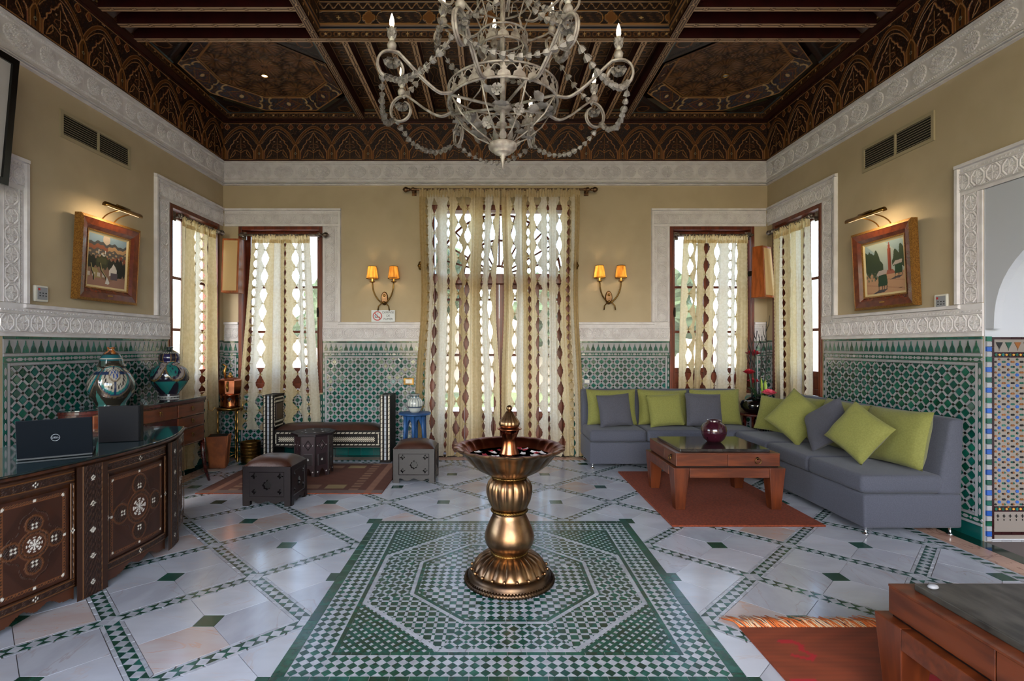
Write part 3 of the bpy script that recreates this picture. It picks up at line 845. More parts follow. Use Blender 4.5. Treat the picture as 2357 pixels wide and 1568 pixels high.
def cornice(name, fr, u0, u1, n):
    b = MB()
    b.prism(rect(u0, u1, 3.497, 3.752), 0, .020, mx=fr); o = struct(b.build(name, 'plaster'))
    for z0, z1, d in ((3.446, 3.462, .030), (3.464, 3.480, .038), (3.482, 3.497, .030)):
        b = MB(); b.prism(rect(u0, u1, z0, z1), 0, d, mx=fr, top=rect(u0, u1, z0 + .003, z1 - .003)); b.build('plain_moulding', 'plaster', o)
    b = MB(); b.prism(rect(u0, u1, 3.735, 3.752), .02, .034, mx=fr); b.build('plain_moulding', 'plaster', o)
    d = (u1 - u0) / n
    for k in range(n): link('medallion_panel', CORN, o, fr @ T(u0 + k * d, 3.512, .0205) @ Matrix.Diagonal((d / .464, 1, 1, 1)))
NS = 21; U0 = YB - NS * .4605
cornice('trim_19', FB, XL, XR, 15); cornice('trim_20', FL, U0, YB, NS); cornice('trim_21', FR, -YB, -U0, NS)
# ---------------------------------------------------------------- painted wooden frieze
def make_frieze():
    W, Hh = .464, .5
    p = Paint(W, Hh, 104, 112, '241109'); TAN, OCH, RED, INK = '98683a', '75441a', '3c0c0c', '160d0d'
    ax = lambda L_: [(x * W, y * Hh) for x, y in L_]
    f = np.sin(p.x * 95 + 3 * np.sin(p.y * 60)) * np.sin(p.y * 90 + 3 * np.sin(p.x * 70))
    p.fill(f > .55, '4a2a14', .001); p.fill(f < -.75, '1c2230')
    p.rect(0, W, 0, .016, RED); p.line(ax([(.17, .05), (.83, .05)]), .004, TAN, .003)
    # tall interlaced arches with ochre bands
    for sh in (-.5, .5, 1.5) if False else (0.5,):
        arch = [(u / 40, .40 + .47 * (1 - abs(2 * u / 40 - 1) ** 1.7) ** .8) for u in range(41)]
        d = p.dist(ax(arch)); p.fill(d < .013, '5e3414', .003); p.fill(np.abs(d - .013) < .0028, '8a5c32', .004)
        arch2 = [(u / 40, .30 + .47 * (1 - abs(2 * u / 40 - 1) ** 1.7) ** .8) for u in range(3, 38)]
        p.line(ax(arch2), .003, TAN, .004)
    # lobed inner arch
    lob = [(.14, .06), (.14, .22), (.17, .30), (.21, .33), (.22, .40), (.27, .44), (.30, .47), (.31, .53), (.37, .55), (.40, .60), (.44, .63), (.47, .70), (.5, .73)]
    lob = lob + [(1 - a, c) for a, c in reversed(lob[:-1])]
    m = p.inside(ax(lob)); p.fill(m & (f < .5), '26140c'); p.fill(m & (f > .5), '4a2712', .001)
    p.line(ax(lob), .0065, '5a1a14', .004); p.line(ax(lob), .0042, 'a67646', .006)
    p.line(ax([(.5, .06), (.5, .60)]), .0035, TAN, .004); p.disc(.5 * W, .30 * Hh, .015, TAN, .004); p.disc(.5 * W, .30 * Hh, .011, '14241c', .006)
    for s in (1, -1):
        lp = [(.5, .22), (.5 + s * .08, .27), (.5 + s * .17, .29), (.5 + s * .24, .20), (.5 + s * .29, .09), (.5 + s * .22, .13), (.5 + s * .15, .21), (.5 + s * .17, .29)]
        p.line(ax(lp), .0035, TAN, .004)
        p.line(ax([(.5, .45), (.5 + s * .1, .42), (.5 + s * .13, .36), (.5 + s * .07, .35)]), .003, OCH, .003)
        p.disc((.5 + s * .09) * W, .50 * Hh, .008, 'a08060', .004)
    # niches over the joints
    for s in (0, 1):
        n_ = ax([(s - .09, .06), (s - .09, .30), (s - .05, .38), (s, .43), (s + .05, .38), (s + .09, .30), (s + .09, .06)])
        p.poly(n_, '5e3612', .002); p.line(n_, .004, TAN, .004)
        p.line(ax([(s, .1), (s, .34)]), .006, '181417', .003); p.disc(s * W, .2 * Hh, .014, '8a8068', .003); p.disc(s * W, .2 * Hh, .008, INK, .004)
        for q in (-.125, .125): p.line(ax([(s + q, .05), (s + q, .27)]), .006, '7a4a28', .004)
        for q in (-.13, .13):
            lf = ax([(s + q, .80), (s + q - .07, .86), (s + q - .04, .92), (s + q, .955), (s + q + .04, .92), (s + q + .07, .86), (s + q, .80)])
            p.poly(lf, '5a1c10', .002); p.line(lf, .0032, TAN, .004); p.line(ax([(s + q, .84), (s + q, .91)]), .008, OCH, .004)
    p.rect(0, W, .485, .5, '3a1810', .002); p.line([(0, .484), (W, .484)], .003, TAN, .004)
    dd = np.abs(np.hypot(p.x - .5 * W, p.y - .965 * Hh) - .013); p.fill(dd < .0035, TAN, .005)
    return p.mesh('arch_panel', 'painted')
FRZ = make_frieze()
def frieze(name, fr, u0, u1, n):
    b = MB(); b.prism(rect(u0, u1, 3.752, 4.262), 0, .012, mx=fr); o = struct(b.build(name, 'ceil_wood'))
    d = (u1 - u0) / n
    for k in range(n): link('arch_panel', FRZ, o, fr @ T(u0 + k * d, 3.754, .0125) @ Matrix.Diagonal((d / .464, 1, 1, 1)))
frieze('trim_22', FB, XL, XR, 15); frieze('trim_23', FL, U0, YB, NS); frieze('trim_24', FR, -YB, -U0, NS)
# ================================================================ ceiling
ZC = 4.25; LE = .12
b = MB(); b.box(XL - .3, XR + .3, YR - .3, YB + .3, 5.05, 5.25); ceiling = struct(b.build('ceiling', 'ceil_wood'))
FC = lambda x, y, z: frame((x, y, z), (1, 0, 0), (0, -1, 0))      # facing down; v runs towards the camera
def starband(Lg, name='star_band'):
    n = max(8, int(Lg / .010)); p = Paint(Lg, .07, n, 9, '22100a'); TAN = '98683a'
    p.fill((p.y < .006) | (p.y > .062), TAN, .003)
    t = np.mod(p.x, .126) - .063; q = p.y - .034
    p.fill((np.abs(np.hypot(np.abs(t) - .031, q) - .02) < .005), '6a4220', .001)
    p.fill((np.abs(t) + np.abs(q) * 3.2 < .02) | (np.abs(t) * 3.2 + np.abs(q) < .02), 'b8905c', .004)
    return p.mesh(name, 'painted')
for fr, u0, u1 in ((FB, XL, XR), (FL, YR, YB - LE), (FR, -YB + LE, -YR)):
    b = MB(); b.prism(rect(u0, u1, ZC, ZC + .10), 0, LE, mx=fr); b.build('wall_plate', 'ceil_wood', ceiling)
    b = MB(); b.prism(rect(u0, u1, ZC - .012, ZC), 0, .045, mx=fr); b.build('wall_plate', 'ceil_red', ceiling)
    link('star_band', starband(u1 - u0), ceiling, fr @ T(u0, ZC + .012, LE + .001))
XB0, XB1 = (-1.667, -1.598), (1.648, 1.717); YC = (4.824, 4.883); YE = YB - LE
def lattice(Lg, wd=.056):
    p = Paint(wd, Lg, 9, int(Lg / .007), '3d2213'); TAN = 'b08c6c'
    p.fill((p.x < .007) | (p.x > wd - .007), TAN, .003)
    t = np.abs(np.mod(p.y, .19) - .095); c = np.abs(p.x - wd / 2)
    p.fill(np.abs(c - np.where(t < .028, .018 * (t / .028), .012)) < .0045, TAN, .003)
    return p.mesh('lattice_strip', 'painted')
def beam(x0, x1, y0, y1, z0, z1, name='beam', side='ceil_red', lat=True):
    o = MB().box(x0, x1, y0, y1, z0, z1).build(name, side, ceiling)
    if lat:
        if y1 - y0 > x1 - x0:
            key = ('y', round(y1 - y0, 3), round(x1 - x0, 3))
            if key not in LAT: LAT[key] = lattice(y1 - y0, x1 - x0)
            link('lattice_strip', LAT[key], ceiling, FC(x0, y1, z0 - .001))
        else:
            key = ('x', round(x1 - x0, 3), round(y1 - y0, 3))
            if key not in LAT: LAT[key] = lattice(x1 - x0, y1 - y0)
            link('lattice_strip', LAT[key], ceiling, frame((x0, y0, z0 - .001), (0, 1, 0), (1, 0, 0)))
LAT = {}
for bx in (XB0, XB1):
    beam(bx[0], bx[1], YC[1], YE, ZC, ZC + .2); beam(bx[0], bx[1], YR, YC[0], ZC, ZC + .3)
beam(XL + LE, XR - LE, YC[0], YC[1], ZC - .001, ZC + .12)
def bay():
    W, Lg = .172, YE - YC[1]
    p = Paint(W, Lg, 24, 200, '2a150c'); TAN, OCH = '8a5c32', '5e3a1a'
    edges = [0, .15, .29, .58, 1.02, 1.18, 1.34, 1.52, Lg]
    for i, (a, c) in enumerate(zip(edges, edges[1:])):
        p.fill((np.abs(p.y - a) < .008), '141820', .004); p.fill((np.abs(p.y - a - .012) < .004), TAN, .002)
        m = (c + a) / 2; hgt = c - a
        if hgt < .25:
            p.rect(.02, W - .02, a + .03, c - .02, OCH, .001)
            r = np.hypot((p.x - W / 2) / 1.25, p.y - m); th = np.arctan2(p.y - m, p.x - W / 2)
            p.fill((r < .042 + .010 * np.cos(6 * th)), '3a2012', .002); p.fill(np.abs(r - .03) < .005, TAN, .003); p.fill(r < .012, '24242c', .003)
        else:
            for s in (1, -1):
                p.line([(W / 2, a + .04), (W / 2 + s * .05, a + .09), (W / 2 + s * .02, m), (W / 2 + s * .05, c - .09), (W / 2, c - .03)], .004, TAN, .002)
            p.line([(W / 2, a + .04), (W / 2, c - .04)], .004, OCH, .002)
    p.fill((p.x < .006) | (p.x > W - .006), TAN, .003)
    return p.mesh('painted_board', 'painted')
BAY = bay(); NJ = 15; xs0, xs1 = XB0[1], XB1[0]; stp = (xs1 - xs0) / NJ
for k in range(NJ):
    x = xs0 + k * stp
    if k: beam(x - .027, x + .027, YC[1], YE, ZC + .004, ZC + .14, 'joist')
    link('painted_board', BAY, ceiling, FC(x + .027 * (k > 0), YE, ZC + .13) @ Matrix.Diagonal(((stp - .054) / .172, 1, 1, 1)))
MB().box(xs0, xs1, YC[1], YE, ZC + .145, ZC + .165).build('ceiling_board', 'ceil_wood', ceiling)
# side bays in front of the cross beam: joists running across the room
for x0, x1 in ((XL + LE, XB0[0]), (XB1[1], XR - LE)):
    y = YC[0] - .187; k = 0
    while y > YR + .3:
        beam(x0, x1, y - .028, y + .028, ZC + .002, ZC + .15, 'joist')
        for xe, s in ((x0, 1), (x1, -1)):                                # little corbel at the wall end
            if abs(xe) > 2.5 and y > 3.6:
                MB().add([(xe, y + .035, ZC + .02), (xe + s * .10, y + .035, ZC + .10), (xe, y + .035, ZC + .15), (xe, y + .155, ZC + .02), (xe + s * .10, y + .155, ZC + .10), (xe, y + .155, ZC + .15)],
                         [(0, 1, 2), (3, 5, 4), (0, 3, 4, 1), (1, 4, 5, 2), (0, 2, 5, 3)]).build('corbel', 'ceil_wood', ceiling)
        y -= .2245
    MB().box(x0, x1, YR, YC[0], ZC + .15, ZC + .17).build('ceiling_board', 'ceil_red', ceiling)
# raised lantern over the middle of the room: painted band faces
def lantern_face(Lg):
    p = Paint(Lg, .62, int(Lg / .0075), 84, '27130b'); TAN, OCH, NAVY = '98683a', '6a3f1a', '151a26'
    p.fill((p.y > .072) & (p.y < .098), NAVY, .01); p.fill(np.abs(p.y - .070) < .004, TAN, .004); p.fill(np.abs(p.y - .104) < .004, '8a5a30', .012)
    t = np.mod(p.x, .126) - .063; q = p.y - .034
    p.fill((p.y < .006), TAN, .003); p.fill(np.abs(np.hypot(np.abs(t) - .031, q) - .02) < .005, '6a4220', .001)
    p.fill((np.abs(t) + np.abs(q) * 3.2 < .02) | (np.abs(t) * 3.2 + np.abs(q) < .02), 'b8905c', .004)
    # long cartouches and quatrefoils
    pit = .56; t = np.mod(p.x + .1, pit) - pit / 2; q = p.y - .185
    dd = np.maximum(np.abs(t) - .15, 0); car = np.hypot(dd, q)
    p.fill((q > -.068) & (q < .068), '1e0f0a'); p.fill(car < .054, '2a1a14', .002); p.fill(np.abs(car - .056) < .0045, TAN, .005)
    p.fill((car < .045) & (np.sin(t * 70 + 3 * np.sin(q * 80)) * np.sin(q * 110) > .35), '54331a', .003)
    p.fill((np.abs(t) + np.abs(q) * 3 < .022) | (np.abs(t) * 3 + np.abs(q) < .022), 'b8905c', .005)
    t2 = np.abs(t) - pit / 2; qf = np.minimum(np.hypot(np.abs(t2) - .024, q), np.hypot(t2, np.abs(q) - .024))
    p.fill(qf < .034, '7a4a22', .005); p.fill(np.abs(qf - .034) < .004, TAN, .006)
    p.fill(np.abs(p.y - .122) < .004, TAN, .004); p.fill(np.abs(p.y - .252) < .004, TAN, .004)
    # wave band
    t = np.mod(p.x, .09) / .09; wv = .295 + .022 * np.cos(2 * PI * t)
    p.fill(np.abs(p.y - wv) < .006, TAN, .004); p.fill(np.abs(p.y - .33) < .004, TAN, .004)
    t = np.mod(p.x, .09) - .045; p.fill(np.hypot(t * .9, p.y - .37) < .022, '7a4a28', .012); p.fill((p.y > .40), '1c0d08', .02)
    return p.mesh('lantern_face', 'painted')
link('lantern_face', lantern_face(XB1[0] - XB0[1]), ceiling, frame((XB0[1], YC[0] - .002, ZC), (1, 0, 0), (0, 0, 1)))
SIDE = lantern_face(YC[0] - 1.2)
link('lantern_face', SIDE, ceiling, frame((XB0[1] + .002, 1.2, ZC + .01), (0, 1, 0), (0, 0, 1)))
link('lantern_face', SIDE, ceiling, frame((XB1[0] - .002, YC[0], ZC + .01), (0, -1, 0), (0, 0, 1)))
MB().box(XB0[1], XB1[0], YC[0], YC[1], ZC + .12, ZC + .62).build('lantern_wall', 'ceil_wood', ceiling)
for x0, x1 in ((XB0[0], XB0[1]), (XB1[0], XB1[1])): MB().box(x0, x1, YR, YC[0], ZC + .3, ZC + .62).build('lantern_wall', 'ceil_wood', ceiling)
MB().box(XB0[0], XB1[1], YR, YC[1], ZC + .62, ZC + .66).build('ceiling_board', 'ceil_wood', ceiling)
# octagonal coffers
def plank(r0, r1):
    w0, w1 = r0 * math.tan(PI / 8), r1 * math.tan(PI / 8)
    p = Paint(1, 1, 60, 20, '2c2029'); TAN = '98683a'
    x = (p.x - .5) * 2 * w0; y = p.y * (r0 - r1)
    p.fill((p.y < .08) | (p.y > .92), TAN, .003)
    f = np.sin(x * 60 + 3 * np.sin(y * 70)) * np.sin(y * 80 + 2 * np.sin(x * 50)); p.fill((f > .35) & (p.y > .12) & (p.y < .88), '553418', .002)
    p.fill((f < -.6) & (p.y > .12) & (p.y < .88), '2a3448')
    m = (np.abs(x) + np.abs(y - (r0 - r1) / 2) * 2.2); p.fill(np.abs(m - .17) < .012, '7a4a1c', .003); p.fill(np.abs(m - .11) < .008, '6a2a16', .002)
    p.fill(np.hypot(x, y - (r0 - r1) / 2) < .024, 'b89468', .004)
    for s in (1, -1):
        for q in (.25, .75):
            d = np.hypot(x - s * w0 * .78, y - q * (r0 - r1)); p.fill((d < .035) & (np.hypot(x - s * w0 * .74, y - q * (r0 - r1)) > .024), 'b08c5c', .003)
    def mp(X, Y, Z):
        wd = w0 + (w1 - w0) * Y; return (X - .5) * 2 * wd, -r0 + (r0 - r1) * Y, Z + Y * .09
    return p.mesh('octagon_plank', 'painted', mapfn=mp)
def dome(r):
    S = 2 * r * 1.0; p = Paint(S, S, 150, 150, '2a140b')
    x = p.x - r; y = p.y - r; best = np.zeros(x.shape); tone = np.zeros(x.shape)
    cen = [(0, 0, 24, .20, 0)] + [(.46 * r / .6 * math.cos(k * PI / 4 + PI / 8) * 1.05, .46 * r / .6 * math.sin(k * PI / 4 + PI / 8) * 1.05, 14, .17, 1) for k in range(8)] + \
          [(.27 * r / .6 * math.cos(k * PI / 4), .27 * r / .6 * math.sin(k * PI / 4), 8, .075, 2) for k in range(8)]
    for cx, cy, n, R, kd in cen:
        d = np.hypot(x - cx, y - cy); th = np.arctan2(y - cy, x - cx)
        pet = np.abs(np.cos(n / 2 * th)) * np.clip((R - d) / R * 3, 0, 1) * (d > R * .18)
        best = np.maximum(best, pet)
    sc_ = np.sin(x * 105) * np.sin(y * 105)
    best = np.where(best < .06, np.clip(sc_, 0, 1) * .8, best)
    p.h = best * .022 + .10 * np.clip(1 - np.hypot(x, y) / r, 0, 1)
    c0 = np.array(lin('2a140b')); c1 = np.array(lin('7d5230'))
    p.c = c0 + (c1 - c0) * np.clip(best, 0, 1)[..., None] ** .7
    p.fill(np.abs(np.maximum.reduce([np.abs(x * math.cos(a) + y * math.sin(a)) for a in (0, PI / 4, PI / 2, 3 * PI / 4)]) - r + .012) < .010, '98683a', .012)
    keep = np.maximum.reduce([np.abs(x * math.cos(a) + y * math.sin(a)) for a in (0, PI / 4, PI / 2, 3 * PI / 4)]) <= r
    return p.mesh('carved_dome', 'painted', keep=keep, origin='centre', smooth=True)
R0, R1 = .765, .60
PLK, DOM = plank(R0, R1), dome(R1)
def cornerp():
    p = Paint(.5, .5, 36, 36, '23110b'); s = p.x + p.y
    p.fill(np.abs(s - .44) < .014, '0f1219', .004); p.fill(np.abs(s - .41) < .006, '98683a', .003); p.fill((p.x < .015) | (p.y < .015), '8a5c32', .002)
    p.fill((np.abs(p.x - .04) < .006) | (np.abs(p.y - .04) < .006), '4f6a72', .002)
    r = np.hypot(p.x - .14, p.y - .14); p.fill(np.abs(r - .07) < .007, '7a4a22', .003)
    return p.mesh('corner_board', 'painted', keep=s <= .50)
CRN = cornerp()
for x0, x1, lit in ((XL + LE, XB0[0], True), (XB1[1], XR - LE, False)):
    cx, cy = (x0 + x1) / 2, (YC[1] + YE) / 2; hx, hy = (x1 - x0) / 2, (YE - YC[1]) / 2
    for k in range(8): link('octagon_plank', PLK, ceiling, frame((cx, cy, ZC + .07), (1, 0, 0), (0, -1, 0)) @ RZ(k * PI / 4) @ Matrix.Diagonal((1, 1, -1, 1)) @ Matrix.Diagonal((1, 1, -1, 1)) @ Matrix.Diagonal((1, 1, -1, 1)))
    link('carved_dome', DOM, ceiling, frame((cx, cy, ZC + .165), (1, 0, 0), (0, -1, 0)) @ Matrix.Diagonal((1, 1, -.45, 1)))
    for sx in (1, -1):
        for sy in (1, -1):
            link('corner_board', CRN, ceiling, Matrix(((-sx, 0, 0, cx + sx * hx), (0, -sy, 0, cy + sy * hy), (0, 0, -1, ZC + .062), (0, 0, 0, 1))))
    MB().box(x0, x1, YC[1], YE, ZC + .26, ZC + .28).build('ceiling_board', 'ceil_wood', ceiling)
    t = thing('ceiling_spotlight', 'small lit spotlight set in the left octagonal ceiling coffer' if lit else 'small unlit brass spotlight in the right octagonal ceiling coffer', 'spotlight', (cx, cy, ZC + .105))
    MB().lathe([(.030, .012), (.042, .008), (.044, 0), (.034, -.004), (.030, .004), (.030, .012)], 24).build('trim_ring', 'brass', t)
    MB().lathe([(.0, .006), (.029, .006), (.029, .012)], 20).build('lens', 'bulb' if lit else 'white_ceramic', t)
# ================================================================ windows and the garden door
def leaf(win, fr, u0, u1, v0, v1, bars, panel=0.0, dz=-.10, st=.06):
    """one glazed leaf: stiles, rails, glazing bars, panes, solid lower panel"""
    def bx(name, a, b_, c, d, z0=dz - .04, z1=dz, m='red_wood'):
        o = MB(); o.prism(rect(a, b_, c, d), z0, z1, mx=fr); return o.build(name, m, win, bevel=.004)
    bx('stile', u0, u0 + st, v0, v1); bx('stile', u1 - st, u1, v0, v1)
    bx('rail', u0 + st, u1 - st, v0, v0 + st * 1.2); bx('rail', u0 + st, u1 - st, v1 - st, v1)
    lo = v0 + st * 1.2
    if panel:
        bx('door_panel', u0 + st, u1 - st, lo, lo + panel, dz - .032, dz - .008); bx('rail', u0 + st, u1 - st, lo + panel, lo + panel + st); lo += panel + st
    prev = lo
    for z in list(bars) + [v1 - st]:
        if z < v1 - st: bx('glazing_bar', u0 + st, u1 - st, z - .016, z + .016, dz - .034, dz - .006)
        bx('pane', u0 + st, u1 - st, prev, z - (.016 if z < v1 - st else 0), dz - .022, dz - .018, 'glass'); prev = z + .016
def casement(name, fr, u0, u1, label_side):
    fw = .045
    b = MB()
    win = struct(b.prism(rect(u0, u1, ZS, ZS + .035), -.20, .02, mx=fr).build(name, 'red_wood'))
    for q in (rect(u0, u0 + fw, ZS + .035, ZW), rect(u1 - fw, u1, ZS + .035, ZW), rect(u0 + fw, u1 - fw, ZW - fw, ZW)):
        MB().prism(q, -.16, .018, mx=fr).build('window_frame', 'red_wood', win, bevel=.004)
    m = (u0 + u1) / 2
    for a, c in ((u0 + fw, m - .002), (m + .002, u1 - fw)):
        leaf(win, fr, a, c, ZS + .04, ZW - fw, (1.58, 2.16), panel=.14)
    h = MB(); hu = (u0 + fw + .03) if label_side < 0 else (u1 - fw - .03)
    h.prism(rect(hu - .012, hu + .012, 1.80, 1.86), -.10, -.075, mx=fr); h.prism(rect(hu - .008, hu + .008, 1.822, 1.838), -.075, -.02, mx=fr); h.prism(rect(hu - .009, hu + .009, 1.77, 1.89), -.03, -.012, mx=fr)
    h.build('window_handle', 'iron', win)
casement('window_1', FL, WLY[0], WLY[1], -1); casement('window_2', FB, WB1[0], WB1[1], 1)
casement('window_3', FB, WB2[0], WB2[1], -1); casement('window_4', FR, -WRY[1], -WRY[0], 1)
d1 = struct(MB().prism(rect(DX0, DX1, 2.20, 2.32), -.18, .0, mx=FB).build('door_1', 'red_wood'))
for q in (rect(DX0, DX0 + .07, 0, DZ), rect(DX1 - .07, DX1, 0, DZ), rect(DX0 + .07, DX1 - .07, DZ - .07, DZ)):
    MB().prism(q, -.18, .015, mx=FB).build('door_frame', 'red_wood', d1, bevel=.004)
mid = (DX0 + DX1) / 2
for a, c in ((DX0 + .07, mid - .45), (mid - .448, mid - .001), (mid + .001, mid + .448), (mid + .45, DX1 - .07)):
    leaf(d1, FB, a, c, .01, 2.20, (1.28, 2.0), panel=.38, st=.07)
for k in range(1, 12):                                   # fan light over the door
    a = PI * k / 12; R_ = 0.80
    p0 = (mid + .12 * math.cos(a), 2.32 + .10 * math.sin(a)); p1 = (mid + R_ * math.cos(a), 2.32 + R_ * math.sin(a) * .98)
    nx_, ny_ = -math.sin(a) * .011, math.cos(a) * .011
    MB().prism([(p0[0] + nx_, p0[1] + ny_), (p0[0] - nx_, p0[1] - ny_), (p1[0] - nx_, p1[1] - ny_), (p1[0] + nx_, p1[1] + ny_)][::-1], -.13, -.10, mx=FB).build('fan_bar', 'red_wood', d1)
for R_ in (.12, .46, .80):
    MB().tube([FB @ Vector((mid + R_ * math.cos(PI * k / 24), 2.32 + R_ * .98 * math.sin(PI * k / 24), -.115)) for k in range(25)], .016, 6).build('fan_arch', 'red_wood', d1)
MB().prism(rect(DX0 + .07, DX1 - .07, 2.32, DZ - .07), -.14, -.136, mx=FB).build('pane', 'glass', d1)
# ---------------------------------------------------------------- right-hand doorway: arch and jamb with coloured tiles
jy = 3.733
b = MB(); b.box(XR + .0005, XR + .62, jy - .006, jy + .29, 0, 2.519); jamb = struct(b.build('wall_jamb', 'white_paint'))
FJ = frame((XR, jy - .006, 0), (1, 0, 0), (0, 0, 1))
ar = [(0, 2.52), (0, 1.52)] + [(.065 + .0, 1.52)] if False else None
sp = MB(); n = 18; yc = (1.35 + jy) / 2; rr = (jy - 1.35) / 2 - .07
pts = [(yc + rr * math.cos(PI * k / (2 * n)), 1.52 + .80 * math.sin(PI * k / (2 * n)) ** .8) for k in range(n + 1)]
vs = []; fs = []
for sx in (XR + .002, XR + .06):
    vs += [(sx, y, z) for y, z in pts] + [(sx, jy, 1.52), (sx, jy, 2.52), (sx, yc, 2.52)]
m_ = n + 4
fs = [tuple(range(m_ - 3, -1, -1)) if False else None]
fs = []
for k in range(n): fs.append((k, k + 1, m_ + k + 1, m_ + k))
for o_, rev in ((0, False), (m_, True)):
    for k in range(n // 2): fs.append(tuple(x + o_ for x in ((n + 2, k, k + 1) if not rev else (k + 1, k, n + 2))))
    for k in range(n // 2, n): fs.append(tuple(x + o_ for x in ((n + 2, k, k + 1) if not rev else (k + 1, k, n + 2))))
    fs.append(tuple(x + o_ for x in ((n + 2, n + 1, 0) if not rev else (0, n + 1, n + 2)))); fs.append(tuple(x + o_ for x in ((n + 2, n, n + 3) if not rev else (n + 3, n, n + 2))))
sp.add(vs, fs); struct(sp.build('wall_spandrel', 'white_paint'))
MB().box(XR, XR + .62, 1.0, jy, 2.52, 2.7).build('lintel', 'white_paint', jamb)
MB().box(XR + .62, XR + .7, .9, jy + .3, 0, 2.7).build('passage_wall', 'white_paint', jamb)
J = []
for k in range(40):                                      # rounded striped edge tiles
    z = .004 + k * .0366
    J.append(('edge_tile', rect(.002, .038, z, z + .035), ('tile_white', 'tile_blue', 'tile_white', 'tile_green')[k % 4], .012))
J.append(('ground', rect(.06, .6, .02, 1.46), 'tile_beige', .004))
for z0, z1 in ((.0, .012), (1.445, 1.462), (.05, .072)):
    for k in range(8): J.append(('edge_line', rect(.042 + k * .07, .042 + k * .07 + .069, z0, z1), 'tile_maroon' if z0 else 'tile_white', .008))
for k in range(20): J.append(('edge_line', rect(.042, .058, .02 + k * .072, .02 + k * .072 + .071), 'tile_maroon', .008))
for k in range(8):
    x = .068 + k * .066; mm = ('tile_black', 'tile_green', 'tile_brown')[k % 3]
    stp_ = [(x, 1.425), (x + .054, 1.425)]; r = []; l = []
    for q in range(6): r += [(x + .054 - q * .0045, 1.425 - q * .009), (x + .054 - (q + 1) * .0045, 1.425 - q * .009)]; l += [(x + q * .0045, 1.425 - q * .009), (x + (q + 1) * .0045, 1.425 - q * .009)]
    J.append(('merlon_tile', list(reversed(r + [(x + .027, 1.365)] + list(reversed(l)))), mm, .008))
for zb in (1.335, .235):
    J.append(('band_ground', rect(.06, .6, zb - .02, zb + .02), 'tile_maroon', .006))
    for k in range(11):
        x = .07 + k * .05; J.append(('band_tile', [(x - .012, zb), (x, zb - .014), (x + .012, zb), (x, zb + .014)], 'tile_green', .009))
        J.append(('band_tile', [(x + .014, zb), (x + .026, zb - .009), (x + .038, zb), (x + .026, zb + .009)], 'tile_ochre', .009))
def dot(x, z, r, m, k=6): J.append(('star_tile', [(x + r * math.cos(2 * PI * q / k), z + r * math.sin(2 * PI * q / k)) for q in range(k)], m, .008))
for i in range(8):
    for j in range(14):
        x, z = .095 + i * .064 + (j % 2) * .0, .285 + j * .0755
        if x > .59: continue
        dot(x, z, .0115, 'tile_blue', 10)
        for q in range(6):
            a = PI / 6 + q * PI / 3; dot(x + .030 * math.cos(a), z + .036 * math.sin(a), .0088, ('tile_black', 'tile_green', 'tile_brown')[(q + i + j) % 3], 5)
for k in range(12):
    x = .085 + k * .044
    for q in ([(x - .014, .185), (x, .180), (x + .014, .185), (x, .190)], [(x, .171), (x + .005, .185), (x, .199), (x - .005, .185)], [(x, .150), (x + .004, .157), (x, .164), (x - .004, .157)]): J.append(('cross_tile', q, 'tile_black', .008))
lay(jamb, FJ @ frame((0, 0, 0), (1, 0, 0), (0, 1, 0)), J, z0=.002, min_px=45, tilt=.02)
# ================================================================ garden outside
b = MB(); b.box(-30, 30, YB + .3, YB + 6.2, -.3, -.12); tag(b.build('garden_terrace', 'terrace'), 'pale paved terrace outside the garden door', 'terrace')['kind'] = 'structure'
b = MB(); b.box(-40, 40, -20, 60, -.5, -.30); tag(b.build('garden_lawn', 'lawn'), 'green lawn seen through the windows', 'lawn')['kind'] = 'structure'
b = MB(); b.box(-30, 30, 19, 19.3, -.3, 2.4); tag(b.build('garden_wall', 'garden_wall'), 'pinkish garden wall beyond the lawn', 'wall')['kind'] = 'structure'
def crown(r, seed):
    rnd = random.Random(seed); b = MB(); nu, nv = 64, 40
    ph = [rnd.uniform(0, 6) for _ in range(6)]
    vs = []
    for i in range(nv + 1):
        for k in range(nu):
            t = PI * i / nv; a = 2 * PI * k / nu
            q = 1 + .14 * math.sin(5 * a + ph[0] + 3 * t) + .12 * math.sin(7 * t + ph[1]) + .08 * math.sin(11 * a + ph[2]) * math.sin(9 * t + ph[3]) + .07 * math.sin(23 * a + ph[4]) * math.sin(19 * t + ph[5]) + rnd.uniform(-.05, .05)
            vs.append((r * q * math.sin(t) * math.cos(a), r * q * math.sin(t) * math.sin(a), -r * q * .85 * math.cos(t)))
    fs = [(i * nu + k, i * nu + (k + 1) % nu, (i + 1) * nu + (k + 1) % nu, (i + 1) * nu + k) for i in range(nv) for k in range(nu)]
    return b.add(vs, fs)
for i, (x, y, r, h, lab) in enumerate(((-3.2, 12.5, 1.2, 1.5, 'leafy garden tree seen through the back left window'), (3.9, 13.5, 1.3, 1.7, 'leafy garden tree seen through the back right window'),
                                (-2.6, 16.2, 1.6, 2.6, 'tall garden tree left of the garden door axis'), (2.2, 17.4, 1.3, 2.0, 'garden tree right of the garden door axis'),
                                (-7.5, 8.2, 1.4, 1.8, 'leafy garden tree outside the left wall window'), (7.8, 8.4, 1.5, 1.9, 'leafy garden tree outside the right wall window'))):
    t = thing('garden_tree', lab, 'tree', (x, y, -.31))
    MB().tube([(0, 0, 0), (.03, 0, h * .5), (0, .02, h + .2)], [.12, .09, .06], 8).build('trunk', 'trunk', t)
    crown(r, i).build('crown', 'foliage', t, loc=(0, 0, h + r * .7))
